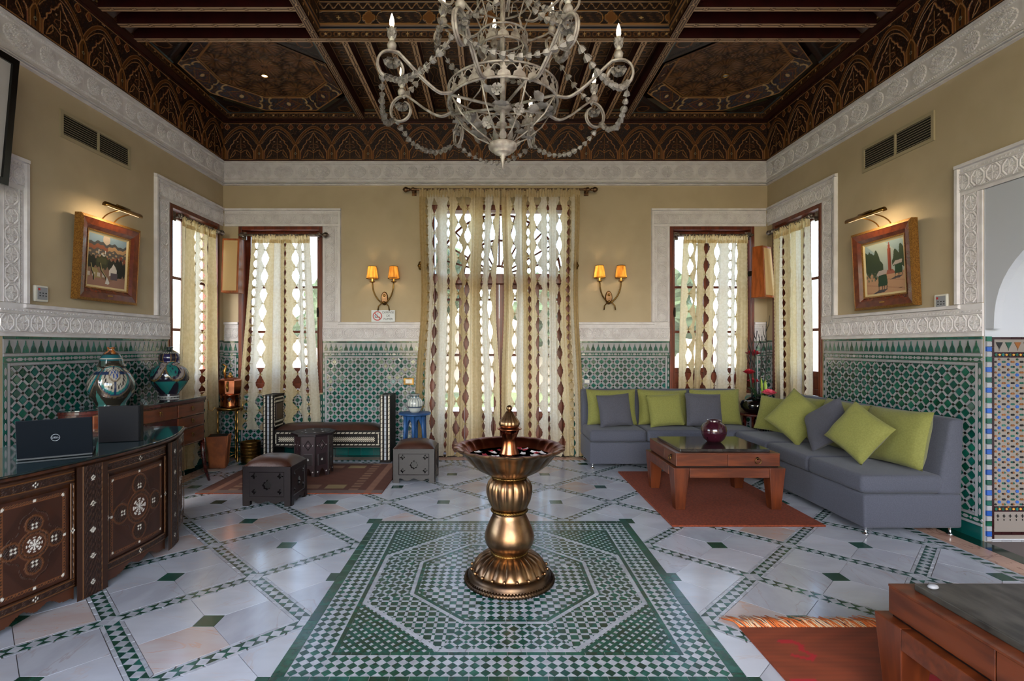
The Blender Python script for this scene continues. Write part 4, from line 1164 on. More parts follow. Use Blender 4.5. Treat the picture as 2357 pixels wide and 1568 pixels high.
# ================================================================ fountain
def rope(R, z, r0, N, n=None):
    b = MB(); n = n or N * 4; m = 8; vs = []
    for i in range(n):
        a = 2 * PI * i / n
        for k in range(m):
            s = 2 * PI * k / m; r = r0 * (1 + .22 * math.cos(N * a + 2 * s))
            vs.append(((R + r * math.cos(s)) * math.cos(a), (R + r * math.cos(s)) * math.sin(a), z + r * math.sin(s)))
    fs = [(i * m + k, ((i + 1) % n) * m + k, ((i + 1) % n) * m + (k + 1) % m, i * m + (k + 1) % m) for i in range(n) for k in range(m)]
    return b.add(vs, fs, 0, True)
def gad(amps, n): return lambda a, i: 1 + amps[i] * (abs(math.cos(n * a / 2)) ** .6 - 1)
ft = thing('fountain', 'bronze lobed pedestal fountain with petals in its bowl on the mosaic panel', 'fountain', (.105, 3.12, 0))
MB().lathe([(.250, .0), (.258, .028), (.246, .034), (.246, .046), (.238, .056), (.226, .070)], 72).build('plinth', 'bronze_dark', ft)
MB().lathe([(.226, .069), (.222, .082), (.212, .104), (.190, .132), (.160, .152), (.130, .164), (.106, .168)], 160, fn=gad([0, .02, .07, .09, .10, .08, 0], 20)).build('gadrooned_foot', 'bronze', ft)
for k in range(20):
    a = 2 * PI * (k + .5) / 20; MB().sphere((.2265 * math.cos(a), .2265 * math.sin(a), .080), .0105, 10, 8).build('stud', 'bronze', ft)
rope(.254, .016, .0155, 88, 360).build('rope_ring', 'bronze_dark', ft)
rope(.103, .170, .0085, 44, 180).build('rope_ring', 'brass_dark', ft)
MB().lathe([(.099, .165), (.104, .178), (.122, .196), (.140, .222), (.149, .2586), (.145, .285), (.133, .320), (.119, .352), (.106, .380), (.099, .396), (.097, .415)], 64).build('pear_body', 'bronze', ft)
rope(.102, .420, .0095, 40, 160).build('rope_ring', 'brass_dark', ft)
MB().lathe([(.097, .424), (.112, .445), (.128, .480), (.138, .525), (.137, .560), (.127, .590), (.112, .606), (.098, .612)], 128, fn=gad([0, .05, .07, .08, .08, .07, .04, 0], 16)).build('melon_body', 'bronze', ft)
rope(.099, .618, .0080, 40, 160).build('rope_ring', 'brass_dark', ft)
am = [0, .02, .03, .035, .04, .045, .05, .05, .05]
bl = MB().lathe([(.090, .620), (.130, .636), (.185, .664), (.232, .700), (.266, .742), (.290, .768), (.318, .782), (.333, .792), (.334, .800)], 168, fn=gad(am, 21)); bl.f.pop(); bl.m.pop(); bl.s.pop(); bl.build('bowl', 'bronze', ft)
bl = MB(); bl.lathe([(.3335, .7995), (.322, .803), (.296, .794), (.272, .776), (.250, .744), (.240, .730)], 168, fn=gad([.05, .05, .04, .03, .01, 0], 21)); k = 168 * 5; bl.f = bl.f[:k]; bl.m = bl.m[:k]; bl.s = bl.s[:k]; bl.build('bowl_lining', 'copper_bowl', ft)
MB().lathe([(.001, .7445), (.2500, .7445)], 64).build('water', 'water', ft)
fin = [(.062, .742), (.058, .760), (.046, .790), (.041, .830), (.042, .850), (.052, .876), (.060, .896), (.074, .902), (.074, .906), (.060, .910), (.060, .918)]
MB().lathe(fin, 48).build('finial_stem', 'copper', ft)
MB().lathe([(.056, .916), (.064, .932), (.060, .948), (.046, .968), (.032, .988), (.022, 1.004), (.014, 1.010)], 96, fn=gad([0, .06, .08, .09, .08, .05, 0], 12)).build('finial_bud', 'bronze', ft)
MB().sphere((0, 0, 1.026), .0185, 16, 12).build('finial_ball', 'bronze', ft)
rnd = random.Random(3)
def petal(m):
    b = MB(); n = 5; vs = []
    for i in range(n + 1):
        for k in range(n + 1):
            u, v = i / n - .5, k / n - .5; q = 1 - .35 * abs(v) * 2 * (u + .5)
            vs.append((u * .046, v * .036 * q, .0035 * (u * u + v * v) * 4))
    return b.add(vs, [(i * (n + 1) + k, i * (n + 1) + k + 1, (i + 1) * (n + 1) + k + 1, (i + 1) * (n + 1) + k) for i in range(n) for k in range(n)], 0, True).mesh('rose_petal', m)
PW, PR = petal('petal_white'), petal('petal_red')
for k in range(34):
    a = rnd.uniform(0, 2 * PI); r = rnd.uniform(.09, .225); red = k % 3 == 0
    o = link('rose_petal', PR if red else PW, loc=(.105 + r * math.cos(a), 3.12 + r * math.sin(a), .7452), rot=(rnd.uniform(-.15, .15), rnd.uniform(-.15, .15), rnd.uniform(0, 6)))
    tag(o, 'loose red rose petal floating in the fountain bowl' if red else 'loose white rose petal floating in the fountain bowl', 'petal', 'red petals in the fountain' if red else 'white petals in the fountain')
# ================================================================ sofas and cushions
def pillow(W, Hh, Tk, m, seams=True):
    b = MB(); n = 22; vs = []; fs = []
    rn = random.Random(int(W * 1000 + Hh * 77)); ph = rn.uniform(0, 6)
    for side in (1, -1):
        for j in range(n + 1):
            for i in range(n + 1):
                u, v = 2 * i / n - 1, 2 * j / n - 1
                e = max(0, (1 - abs(u) ** 2.6)) * max(0, (1 - abs(v) ** 2.6))
                pin = 1 - .055 * (1 - abs(u) ** 2) * abs(v) ** 3; pin2 = 1 - .055 * (1 - abs(v) ** 2) * abs(u) ** 3
                wr = .006 * math.sin(9 * u + ph) * math.sin(7 * v + ph) * (abs(u * v)) ** .5
                vs.append((u * W / 2 * pin2, side * -(Tk / 2 * e ** .42 + wr * (1 if e > 0 else 0)), v * Hh / 2 * pin))
    N = (n + 1) ** 2
    for j in range(n):
        for i in range(n):
            a = j * (n + 1) + i; fs.append((a, a + 1, a + n + 2, a + n + 1)); fs.append((N + a, N + a + n + 1, N + a + n + 2, N + a + 1))
    return b.add(vs, fs, 0, True).mesh('cushion', m)
def put_pillow(me, loc, rz, lean, roll, label, group):
    mx = T(*loc) @ RZ(rz) @ Matrix.Rotation(lean, 4, 'X') @ Matrix.Rotation(roll, 4, 'Y')
    tag(link('cushion', me, None, mx), label, 'cushion', group)
def soft_box(name, m, parent, x0, x1, y0, y1, z0, z1, r=.035):
    o = MB().box(x0, x1, y0, y1, z0, z1).build(name, m, parent)
    b = o.modifiers.new('bevel', 'BEVEL'); b.width = r; b.segments = 4
    for p in o.data.polygons: p.use_smooth = True
    return o
def sofa(label, loc, rz, Lg, depth, n):
    """local x runs along the sofa, local -y is the front"""
    t = thing('sofa', label, 'sofa', loc, rz)
    soft_box('base', 'sofa_grey', t, 0, Lg, 0, depth - .02, .055, .305, .02)
    d = Lg / n
    for k in range(n): soft_box('seat_cushion', 'sofa_grey', t, k * d + .003, (k + 1) * d - .003, -.012, depth - .15, .308, .445, .035)
    o = MB().add([(0.0, depth - .20, .30), (Lg, depth - .20, .30), (Lg, depth - .02, .30), (0, depth - .02, .30), (0, depth - .10, .862), (Lg, depth - .10, .862), (Lg, depth, .862), (0, depth, .862)],
                 [(0, 3, 2, 1), (4, 5, 6, 7), (0, 1, 5, 4), (1, 2, 6, 5), (2, 3, 7, 6), (3, 0, 4, 7)]).build('backrest', 'sofa_grey', t)
    b = o.modifiers.new('bevel', 'BEVEL'); b.width = .03; b.segments = 4
    for p in o.data.polygons: p.use_smooth = True
    for x in (.04, Lg - .04):
        for y in (.04, depth - .08):
            MB().lathe([(.022, 0), (.022, .006), (.009, .012), (.011, .045), (.018, .058)], 14, (x, y, 0)).build('leg', 'chrome', t)
    return t
sofa('grey three-seat sofa along the back wall with upright green cushions', (1.11, 5.90, 0), 0, 1.94, .665, 3)
sofa('grey three-seat sofa along the right wall with tilted cushions', (2.735, 5.85, 0), -PI / 2, 2.02, .745, 3)
BIG = pillow(.60, .43, .17, 'cushion_green'); BIGR = pillow(.63, .45, .17, 'cushion_green'); SMG = pillow(.40, .38, .15, 'cushion_green'); SMY = pillow(.40, .38, .15, 'cushion_grey'); SMY2 = pillow(.43, .39, .16, 'cushion_grey')
MED = pillow(.42, .42, .15, 'cushion_green')
g = 'cushions on the back sofa'
put_pillow(BIG, (1.445, 6.30, .660), 0, -.20, .0, 'large green cushion at the left end of the back sofa', g)
put_pillow(BIG, (2.065, 6.305, .655), 0, -.20, .02, 'large green cushion in the middle of the back sofa', g)
put_pillow(BIG, (2.70, 6.30, .660), -.04, -.20, -.01, 'large green cushion at the right end of the back sofa', g)
put_pillow(SMY, (1.44, 6.105, .645), .12, -.26, -.06, 'small grey cushion at the left end of the back sofa', g)
put_pillow(SMG, (2.035, 6.11, .645), -.05, -.26, -.08, 'small green cushion in the middle of the back sofa', g)
put_pillow(SMY2, (2.475, 6.09, .650), .05, -.26, .05, 'small grey cushion right of the middle of the back sofa', g)
g = 'cushions on the right sofa'; q = -PI / 2
put_pillow(BIGR, (3.235, 4.19, .675), q + .03, -.23, -.03, 'large green cushion at the near end of the right sofa', g)
put_pillow(BIGR, (3.245, 4.82, .665), q, -.23, .02, 'large green cushion in the middle of the right sofa', g)
put_pillow(BIG, (3.245, 5.44, .660), q, -.23, 0, 'large green cushion at the far end of the right sofa', g)
put_pillow(SMG, (3.00, 4.27, .690), q + .42, -.36, .52, 'small green cushion standing on a corner at the near end of the right sofa', g)
put_pillow(SMY, (3.00, 4.68, .690), q + .15, -.36, -.62, 'small grey cushion standing on a corner on the right sofa', g)
put_pillow(MED, (2.985, 5.12, .700), q + .72, -.34, .62, 'medium green cushion standing on a corner beside the small grey one on the right sofa', g)
put_pillow(SMG, (3.07, 5.62, .655), q + .75, -.30, .1, 'small green cushion at the far corner of the right sofa beside the black vase', g)
# ================================================================ coffee tables
def coffee_table(label, loc, rz, slab, w=.94, d=.80, plate=False):
    t = thing('coffee_table', label, 'table', loc, rz); hw, hd = w / 2, d / 2
    lw = .135
    for sx in (-1, 1):
        for sy in (-1, 1):
            ox, oy = sx * hw, sy * hd
            X = sorted((ox, ox - sx * lw)); Y = sorted((oy, oy - sy * lw)); X2 = sorted((ox - sx * .025, ox - sx * (lw - .03))); Y2 = sorted((oy - sy * .025, oy - sy * (lw - .03)))
            MB().taper(X2[0], X2[1], Y2[0], Y2[1], 0, X[0], X[1], Y[0], Y[1], .355).build('leg', 'table_wood_v', t, bevel=.004)
    for sy in (-1, 1): MB().box(-hw + lw, hw - lw, *sorted((sy * hd, sy * (hd - .06))), .275, .355).build('apron', 'table_wood', t, bevel=.003)
    for sx in (-1, 1): MB().box(*sorted((sx * hw, sx * (hw - .06))), -hd + lw, hd - lw, .275, .355).build('apron', 'table_wood', t, bevel=.003)
    bw, bd = hw - .032, hd - .032
    MB().box(-bw + .01, bw - .01, -bd + .01, bd - .01, .352, .366).build('shadow_gap', 'ebony', t)
    MB().box(-bw + .012, bw - .012, -bd + .012, bd - .012, .364, .472).build('box_frame', 'table_wood', t)
    MB().box(-bw, bw, -bd, bd, .466, .474).build('box_top', 'table_wood', t)
    def drawer(name, a, b_, side, handle):
        M_ = {'f': Matrix.Identity(4), 'b': RZ(PI), 'l': RZ(-PI / 2), 'r': RZ(PI / 2)}[side]
        off = bd if side in 'fb' else bw
        o = MB().box(a + .002, b_ - .002, -off, -off + .02, .366, .465).build(name, 'table_wood', t, bevel=.002)
        o.matrix_basis = M_
        if handle:
            c = (a + b_) / 2 + .03
            MB().lathe([(.013, 0), (.013, .004), (.005, .010), (.005, .014)], 12, ax=Matrix.Rotation(PI / 2, 3, 'X'), c=(c, -off, .432)).build('handle_plate', 'iron', o)
            MB().tube([(c + .024 * math.cos(k * PI / 10), -off - .014, .412 + .024 * math.sin(k * PI / 10)) for k in range(20)], .0032, 6, closed=True).build('ring_handle', 'brass_dark', o)
    drawer('side_panel', -bw, 0, 'f', False); drawer('drawer', 0, bw, 'f', True)
    drawer('side_panel', 0, bd, 'l', False) if False else None
    drawer('side_panel', -bd, 0.06, 'l', False); drawer('drawer', 0.06, bd, 'l', True)
    drawer('side_panel', -bw, 0, 'b', False); drawer('drawer', 0, bw, 'b', True); drawer('side_panel', -bd, 0, 'r', False); drawer('drawer', 0, bd, 'r', True)
    s = MB().box(-bw + .055, bw - .055, -bd + .055, bd - .055, .474, .500).build('stone_slab', slab, t, bevel=.004)
    if plate:
        MB().box(-hw + lw - .004, -hw + lw + .001, hd - lw - .035, hd - lw - .010, .19, .27).build('metal_plate', 'chrome', t)
    return t
coffee_table('wooden coffee table with dark marble top carrying the plum vase', (1.995, 4.77, .016), 0, 'slab_marble')
coffee_table('wooden coffee table with rough grey stone top in the right foreground', (1.965, 1.64, .010), 0, 'slab_rough', plate=True)
o = MB().sphere((0, 0, 0), .018, 9, 6, sc3=(1.1, .75, .5)).build('pale_pebble', 'plastic_grey', loc=(1.612, 1.905, .5195)); tag(o, 'small pale chip lying on the corner of the foreground stone top', 'pebble')
vt = thing('plum_vase', 'round glossy plum vase on the coffee table between the sofas', 'vase', (2.04, 4.79, .516))
MB().lathe([(.045, 0), (.062, .004), (.092, .035), (.110, .080), (.113, .110), (.104, .145), (.082, .172), (.060, .184), (.056, .190), (.062, .200), (.058, .203), (.050, .196), (.048, .180)], 48).build('body', 'vase_plum', vt)
MB().lathe([(.001, .150), (.047, .150), (.049, .19)], 32).build('neck_opening', 'ebony', vt)
# ================================================================ rugs
r = thing('rug', 'orange pile rug under the coffee table between the sofas', 'rug', (1.985, 4.885, 0))
soft = MB().box(-.595, .595, -.865, .865, .001, .016).build('pile', 'rug_orange', r, bevel=.006)
def rug2():
    W, Lg = 1.30, 1.75; p = Paint(W, Lg, 130, 175, '7d3618')
    n_ = np.sin(p.y * 210) * .08; p.c *= (1 + n_ + .10 * np.sin(p.x * 23 + 4 * np.sin(p.y * 17)))[..., None]
    RED = 'a31420'
    for x0, x1, y0, y1 in ((.02, .12, Lg - .44, Lg - .41), (.03, .17, Lg - .54, Lg - .50)): p.rect(x0, x1, y0, y1, RED)
    cy = Lg - .16
    p.line([(.13, cy + .03), (.19, cy + .03), (.21, cy), (.19, cy - .04), (.22, cy - .08), (.19, cy - .11), (.13, cy - .08)], .012, RED)
    p.line([(.47, Lg - .50), (.52, Lg - .60), (.60, Lg - .63)], .016, RED); p.rect(.50, .64, Lg - .42, Lg - .38, RED)
    for y in (.5, .9, 1.1):
        p.line([(.7, y), (.76, y + .06), (.82, y), (.76, y - .06), (.7, y)], .013, RED); p.line([(.2, y - .1), (.3, y - .1), (.3, y)], .013, RED)
    return p.mesh('woven_field', 'painted_matte')
r = thing('rug', 'orange woven rug with red motifs and fringe in the right foreground', 'rug', (1.225, .83, .0))
MB().box(0, 1.30, 0, 1.75, .001, .009).build('backing', 'rug_orange', r)
link('woven_field', rug2(), r, T(0, 0, .0095))
fb = MB(); rnd = random.Random(5)
for k in range(230):
    x = k / 230 * 1.3 - .03 + rnd.uniform(-.004, .004); dx = rnd.uniform(-.07, -.005); ln = rnd.uniform(.08, .125)
    fb.tube([(x + .03, 1.745, .008), (x + .03 + dx * .4, 1.745 + ln * .5, .012 + rnd.uniform(0, .008)), (x + .03 + dx, 1.745 + ln, .004)], [.0032, .0028, .0012], 4, mi=int(rnd.random() < .38))
stuff(fb.build('fringe', ['fringe', 'fringe_pale'], r))
def rug3():
    W, Lg = 1.76, 1.24; p = Paint(W, Lg, 176, 124, '5c3427')
    TAN, PALE = '85644f', '94805c'
    p.rect(0, W, 0, .10, '75605a'); p.rect(0, W, Lg - .04, Lg, '75605a')
    for x0 in (.11, W - .17): p.rect(x0, x0 + .06, 0, Lg, '8a614e')
    for x0 in (.26, W - .34):
        for k in range(11): p.rect(x0, x0 + .085, .10 + k * .105, .155 + k * .105, TAN)
    for y0 in (.16, Lg - .24):
        for k in range(4): p.rect(.42 + k * .25, .60 + k * .25, y0, y0 + .13, (TAN, PALE, TAN, PALE)[k])
    p.c *= (1 + .10 * np.sin(p.x * 400) * np.sin(p.y * 330) + .05 * np.sin(p.x * 31 + p.y * 47))[..., None]
    return p.mesh('woven_field', 'painted_matte')
r = thing('rug', 'brown rug with pale rectangles under the octagonal table and bench', 'rug', (-2.80, 4.92, 0), 0)
MB().box(0, 1.76, 0, 1.24, .001, .009).build('backing', 'rug_orange', r); link('woven_field', rug3(), r, T(0, 0, .0095))
# ================================================================ poufs, octagonal table, bench, blue table
def star(cx, cz, r, n, inner=.55, rot=0): return [(cx + (r if k % 2 == 0 else r * inner) * math.sin(rot + PI * k / n), cz + (r if k % 2 == 0 else r * inner) * math.cos(rot + PI * k / n)) for k in range(2 * n)]
def pouf_side(w, h):
    p = Paint(w, h, 70, 60, '181014')
    p.c *= (1 + .16 * np.sin(p.y * 140 + 3 * np.sin(p.x * 9)))[..., None]
    p.h[:] = .0; fr_ = (p.x < .055) | (p.x > w - .055) | (p.y > h - .05) | (p.y < .085); p.h[fr_] = .006
    for (cx, cz) in ((.095, h - .085), (w - .095, h - .085), (.095, .125), (w - .095, .125)):
        m = p.inside(star(cx, cz, .026, 4, .42)); p.fill(m, '050304', -.02)
    m = p.inside(star(w / 2, h * .53, .042, 8, .74)); p.fill(m, '0b0608', -.02)
    arch_ = (p.y < .030 + .012 * np.cos((p.x - w / 2) / w * 6 * PI) * (np.abs(p.x - w / 2) < w * .36)) & (np.abs(p.x - w / 2) < w * .36)
    keep = ~arch_
    return p.mesh('side_panel', 'painted', keep=keep)
PS = pouf_side(.42, .345)
def pouf(label, loc, rz, d=.34):
    t = thing('pouf', label, 'stool', loc, rz, 'leather-topped wooden poufs'); hw, hd = .21, d / 2
    for sx in (-1, 1):
        for sy in (-1, 1):
            MB().box(*sorted((sx * hw, sx * (hw - .05))), *sorted((sy * hd, sy * (hd - .05))), 0, .345).build('corner_post', 'dark_wood', t)
    for mx, wd in ((frame((-hw, -hd - .002, 0), (1, 0, 0), (0, 0, 1)), 1), (frame((hw, hd + .002, 0), (-1, 0, 0), (0, 0, 1)), 1), (frame((hw + .002, -hd, 0), (0, 1, 0), (0, 0, 1)), d / .42), (frame((-hw - .002, hd, 0), (0, -1, 0), (0, 0, 1)), d / .42)):
        link('side_panel', PS, t, mx @ Matrix.Diagonal((wd, 1, 1, 1)))
    MB().box(-hw + .02, hw - .02, -hd + .02, hd - .02, .05, .06).build('bottom_board', 'ebony', t)
    b = MB(); n = 18; vs = []
    for j in range(n + 1):
        for i in range(n + 1):
            u, v = 2 * i / n - 1, 2 * j / n - 1; vs.append((u * hw, v * hd, .345 + .075 * ((1 - abs(u) ** 3) * (1 - abs(v) ** 3)) ** .55))
    b.add(vs, [(j * (n + 1) + i, j * (n + 1) + i + 1, (j + 1) * (n + 1) + i + 1, (j + 1) * (n + 1) + i) for j in range(n) for i in range(n)], 0, True).build('leather_pad', 'leather', t)
    st = MB()
    for s in (-1, 1):
        for k in range(30): st.sphere((-hw + .007 + k * .014, s * (hd + .004), .342), .0036, 6, 4)
        for k in range(24): st.sphere((s * (hw + .004), -hd + .007 + k * .0142, .342), .0036, 6, 4)
    stuff(st.build('nail_heads', 'rod_metal', t))
    return t
pouf('dark carved pouf with brown leather pad at the near edge of the rug', (-1.955, 4.72, 0), -.04)
pouf('dark carved pouf with brown leather pad beside the fountain curtain', (-.795, 5.49, 0), 0)
ot = thing('octagonal_table', 'small dark octagonal table with pearl inlay on the brown rug', 'table', (-1.945, 5.70, .010))
def octp(r, rot=PI / 8): return [(r * math.cos(rot + k * PI / 4), r * math.sin(rot + k * PI / 4)) for k in range(8)]
def oct_side():
    w = .185 * 2 * math.tan(PI / 8); h = .43; p = Paint(w, h, 36, 96, '2a1a1e')
    p.h[:] = 0; p.fill((p.x < .006) | (p.x > w - .006), '1a1012', .003)
    p.line([(w / 2, h - .05), (w / 2 + .035, h - .10), (w / 2, h - .15), (w / 2 - .035, h - .10)], .004, '140c0e', -.003, True)
    p.poly(star(w / 2, h - .10, .012, 4), '7a6a6a', .002)
    p.rect(.03, w - .03, .12, .24, '1c1114', .002); p.poly(star(w / 2, .18, .014, 6), 'b8b4b0', .003)
    for cx in (.028, w - .028): p.disc(cx, .05, .007, 'c8c4c0', .003); p.disc(cx, .33, .005, 'a8a4a0', .003)
    cut = (p.y < .085) & (np.abs(p.x - w / 2) < .038 * np.sqrt(np.clip(1 - p.y / .085, 0, 1)))
    return p.mesh('side_board', 'painted', keep=~cut)
OS = oct_side(); w_ = .185 * 2 * math.tan(PI / 8)
for k in range(8): link('side_board', OS, ot, RZ(k * PI / 4) @ frame((-w_ / 2, -.185, 0), (1, 0, 0), (0, 0, 1)))
MB().prism(octp(.196 / math.cos(PI / 8) * .93), .10, .425).build('inner_core', 'ebony', ot)
MB().prism(octp(.225 / math.cos(PI / 8)), .432, .456, top=octp(.222 / math.cos(PI / 8))).build('top', 'dark_wood', ot, bevel=.003)
MB().prism(octp(.170 / math.cos(PI / 8)), .456, .459).build('carved_field', 'dark_wood', ot)
for k in range(8):
    a = k * PI / 4 + PI / 8; MB().prism([(.12 * math.cos(a) + .012 * math.cos(q * PI / 2 + a), .12 * math.sin(a) + .007 * math.sin(q * PI / 2 + a)) for q in range(4)], .459, .4605).build('pearl_inlay', 'pearl', ot)
# bench
bn = thing('bench', 'bone-inlaid bench with brown leather seat against the left of the back wall', 'bench', (-1.975, 6.42, 0))
hx = .765; y0, y1 = -.185, .135
def arm(sx):
    x1 = sx * hx; x0 = sx * (hx - .13); a, c = sorted((x0, x1))
    t = MB().box(a, c, y0, y1, .0, .80).build('arm', 'ebony', bn, bevel=.004)
    MB().box(a - .004, c + .004, y0 - .004, y1, .795, .806).build('arm_cap', 'ebony', t)
    k = 0; z = .03
    m = MB(); pm = MB()
    while z < .77:
        for xx in (a + .012, c - .030): MB_tile(m, xx, xx + .018, z, z + .042, y0 - .0022, skew=.008)
        MB_tile(pm, (a + c) / 2 - .011, (a + c) / 2 + .011, z, z + .044, y0 - .0022, skew=0)
        z += .049
    stuff(m.build('bone_inlay', 'bone', t)); stuff(pm.build('pearl_inlay', 'pearl', t))
    xi = x0 - sx * .0015; m = MB()                       # framed panel on the inner face
    for zz in (.43, .77):
        yy = y0 + .03
        while yy < y1 - .05: m.box(*sorted((xi, xi - sx * .002)), yy, yy + .028, zz - .008, zz + .008); yy += .036
    for yy in (y0 + .025, y1 - .03):
        zz = .44
        while zz < .75: m.box(*sorted((xi, xi - sx * .002)), yy - .008, yy + .008, zz, zz + .026); zz += .034
    for zz in (.47, .715):
        yy = y0 + .05
        while yy < y1 - .06: m.box(*sorted((xi, xi - sx * .002)), yy, yy + .014, zz, zz + .022); yy += .022
    stuff(m.build('bone_inlay', 'bone', t))
    MB().box(*sorted((xi, xi - sx * .008)), y0 + .06, y1 - .07, .505, .70).build('leather_panel', 'leather', t, bevel=.006)
def MB_tile(b, x0, x1, z0, z1, y, skew=0):
    b.add([(x0, y, z0), (x1, y, z0 + skew), (x1, y, z1 + skew), (x0, y, z1), (x0, y + .002, z0), (x1, y + .002, z0 + skew), (x1, y + .002, z1 + skew), (x0, y + .002, z1)],
          [(0, 1, 2, 3), (0, 4, 5, 1), (1, 5, 6, 2), (2, 6, 7, 3), (3, 7, 4, 0)])
arm(1); arm(-1)
ix = hx - .13
ap = MB().box(-ix, ix, y0 + .02, y0 + .05, .185, .385).build('front_rail', 'ebony', bn)
MB().box(-ix, ix, y0 + .03, y1, .33, .39).build('seat_frame', 'ebony', bn)
m = MB(); yy = y0 + .0195
for zz in (.205, .345):
    x = -ix + .02
    while x < ix - .05: m.add([(x, yy - .002, zz), (x + .038, yy - .002, zz), (x + .048, yy - .002, zz + .014), (x + .010, yy - .002, zz + .014)], [(0, 1, 2, 3)]); x += .052
for xx in (-ix + .014, ix - .026):
    for zz in (.225, .285): m.add([(xx, yy - .002, zz), (xx + .012, yy - .002, zz), (xx + .012, yy - .002, zz + .052), (xx, yy - .002, zz + .052)], [(0, 1, 2, 3)])
x = -ix + .06; k = 0
while x < ix - .07:
    for zz in (.252, .276, .300):
        s = .0085 if zz != .276 else .0125
        m.add([(x - s, yy - .002, zz), (x, yy - .002, zz - s), (x + s, yy - .002, zz), (x, yy - .002, zz + s)], [(0, 1, 2, 3)])
    for zz in (.264, .288): m.add([(x + .012 - .007, yy - .002, zz), (x + .012, yy - .002, zz - .007), (x + .019, yy - .002, zz), (x + .012, yy - .002, zz + .007)], [(0, 1, 2, 3)])
    x += .024
stuff(m.build('bone_inlay', 'bone', ap))
b = MB(); n = 24; vs = []
for j in range(11):
    for i in range(n + 1):
        u, v = 2 * i / n - 1, 2 * j / 10 - 1; vs.append((u * (ix - .004), (y0 + y1) / 2 + .005 + v * .152, .385 + .075 * ((1 - abs(u) ** 6) * (1 - abs(v) ** 2.6)) ** .5))
b.add(vs, [(j * (n + 1) + i, j * (n + 1) + i + 1, (j + 1) * (n + 1) + i + 1, (j + 1) * (n + 1) + i) for j in range(10) for i in range(n)], 0, True).build('leather_seat', 'leather', bn)
# blue table with small jar
bt = thing('blue_table', 'small blue painted side table beside the garden curtain', 'table', (-.922, 6.25, 0))
MB().lathe([(.175, .575), (.19, .580), (.192, .594), (.185, .600)], 32).build('top', 'blue_paint', bt)
for k in range(6):
    a = k * PI / 3 + PI / 6; ca, sa = math.cos(a), math.sin(a)
    MB().tube([(.12 * ca, .12 * sa, .575), (.125 * ca, .125 * sa, .38), (.155 * ca, .155 * sa, 0)], [.026, .020, .014], 6).build('leg', 'blue_paint', bt)
    a2 = a + PI / 3; 
    P0, P1 = Vector((.118 * ca, .118 * sa, 0)), Vector((.118 * math.cos(a2), .118 * math.sin(a2), 0)); vs = []
    for i in range(9):
        t = i / 8; p = P0.lerp(P1, t); zb = .36 + .17 * (1 - abs(2 * t - 1) ** 1.4) ** .8; vs += [(p.x, p.y, zb), (p.x, p.y, .576)]
    b = MB(); b.add(vs, [(2 * i, 2 * i + 2, 2 * i + 3, 2 * i + 1) for i in range(8)]); o = b.build('arched_apron', 'blue_paint', bt); s = o.modifiers.new('solid', 'SOLIDIFY'); s.thickness = .012
def painted_lathe(name, prof, p, parent=None, material='painted_gloss', loc=None, n_smooth=True):
    """wrap a Paint sheet (x = turn 0..1, y = height 0..1) round a profile"""
    zs = np.array([z for _, z in prof]); rs = np.array([r for r, _ in prof]); tt = np.linspace(0, 1, len(prof))
    def mp(X, Y, Z):
        r = np.interp(Y, tt, rs) + Z; z = np.interp(Y, tt, zs); a = X * 2 * PI
        return r * np.cos(a), r * np.sin(a), z
    return link(name, p.mesh(name, material, mapfn=mp, smooth=True), parent, loc=loc)
def smooth_prof(pts, n=40):
    out = []
    for i in range(len(pts) - 1):
        p0, p1, p2, p3 = pts[max(0, i - 1)], pts[i], pts[i + 1], pts[min(len(pts) - 1, i + 2)]
        for k in range(max(2, n // (len(pts) - 1))):
            t = k / max(2, n // (len(pts) - 1))
            out.append(tuple(.5 * ((2 * p1[q]) + (-p0[q] + p2[q]) * t + (2 * p0[q] - 5 * p1[q] + 4 * p2[q] - p3[q]) * t * t + (-p0[q] + 3 * p1[q] - 3 * p2[q] + p3[q]) * t ** 3) for q in (0, 1)))
    return out + [pts[-1]]
p = Paint(1, 1, 96, 50, 'b9bcb6')
t = np.abs(np.mod(p.x * 16, 1) - .5); p.fill((t < .07) & (p.y > .25) & (p.y < .85), '2c3a4c'); 
for yy in (.12, .25, .58, .85): p.fill(np.abs(p.y - yy) < .014, '2c3a4c')
p.fill((np.hypot(np.mod(p.x * 8, 1) - .5, (p.y - .72) * 3) < .25), '4a6a78')
jt = thing('small_jar', 'small pale striped ceramic jar on the blue table', 'jar', (-.922, 6.25, .600))
painted_lathe('body', smooth_prof([(.045, 0), (.060, .012), (.088, .07), (.094, .115), (.080, .155), (.055, .175), (.050, .200), (.062, .218), (.056, .222)]), p, jt)
MB().lathe([(.001, .19), (.05, .195), (.056, .221)], 24).build('dark_mouth', 'ebony', jt)
# ================================================================ reception desk
def catmull(pts, n=10): return smooth_prof(pts, n * (len(pts) - 1))
CV = catmull([(-2.66, 1.90), (-2.50, 2.20), (-2.37, 2.49), (-2.275, 2.87), (-2.225, 3.2), (-2.22, 3.5), (-2.28, 3.76), (-2.42, 4.08)], 10)
cx_ = np.array([p[0] for p in CV]); cy_ = np.array([p[1] for p in CV]); cs_ = np.concatenate([[0], np.cumsum(np.hypot(np.diff(cx_), np.diff(cy_)))])
tx_ = np.gradient(cx_, cs_); ty_ = np.gradient(cy_, cs_); SL = cs_[-1]
def s_at(y): return float(np.interp(y, cy_, cs_))
def onfront(s0, z0, off):
    def mp(X, Y, Z):
        s = X + s0; x = np.interp(s, cs_, cx_); y = np.interp(s, cs_, cy_); tx = np.interp(s, cs_, tx_); ty = np.interp(s, cs_, ty_)
        return x + ty * (Z + off), y - tx * (Z + off), Y + z0
    return mp
dk = thing('reception_desk', 'curved dark reception desk with pearl-inlaid marquetry front and glass top', 'desk')
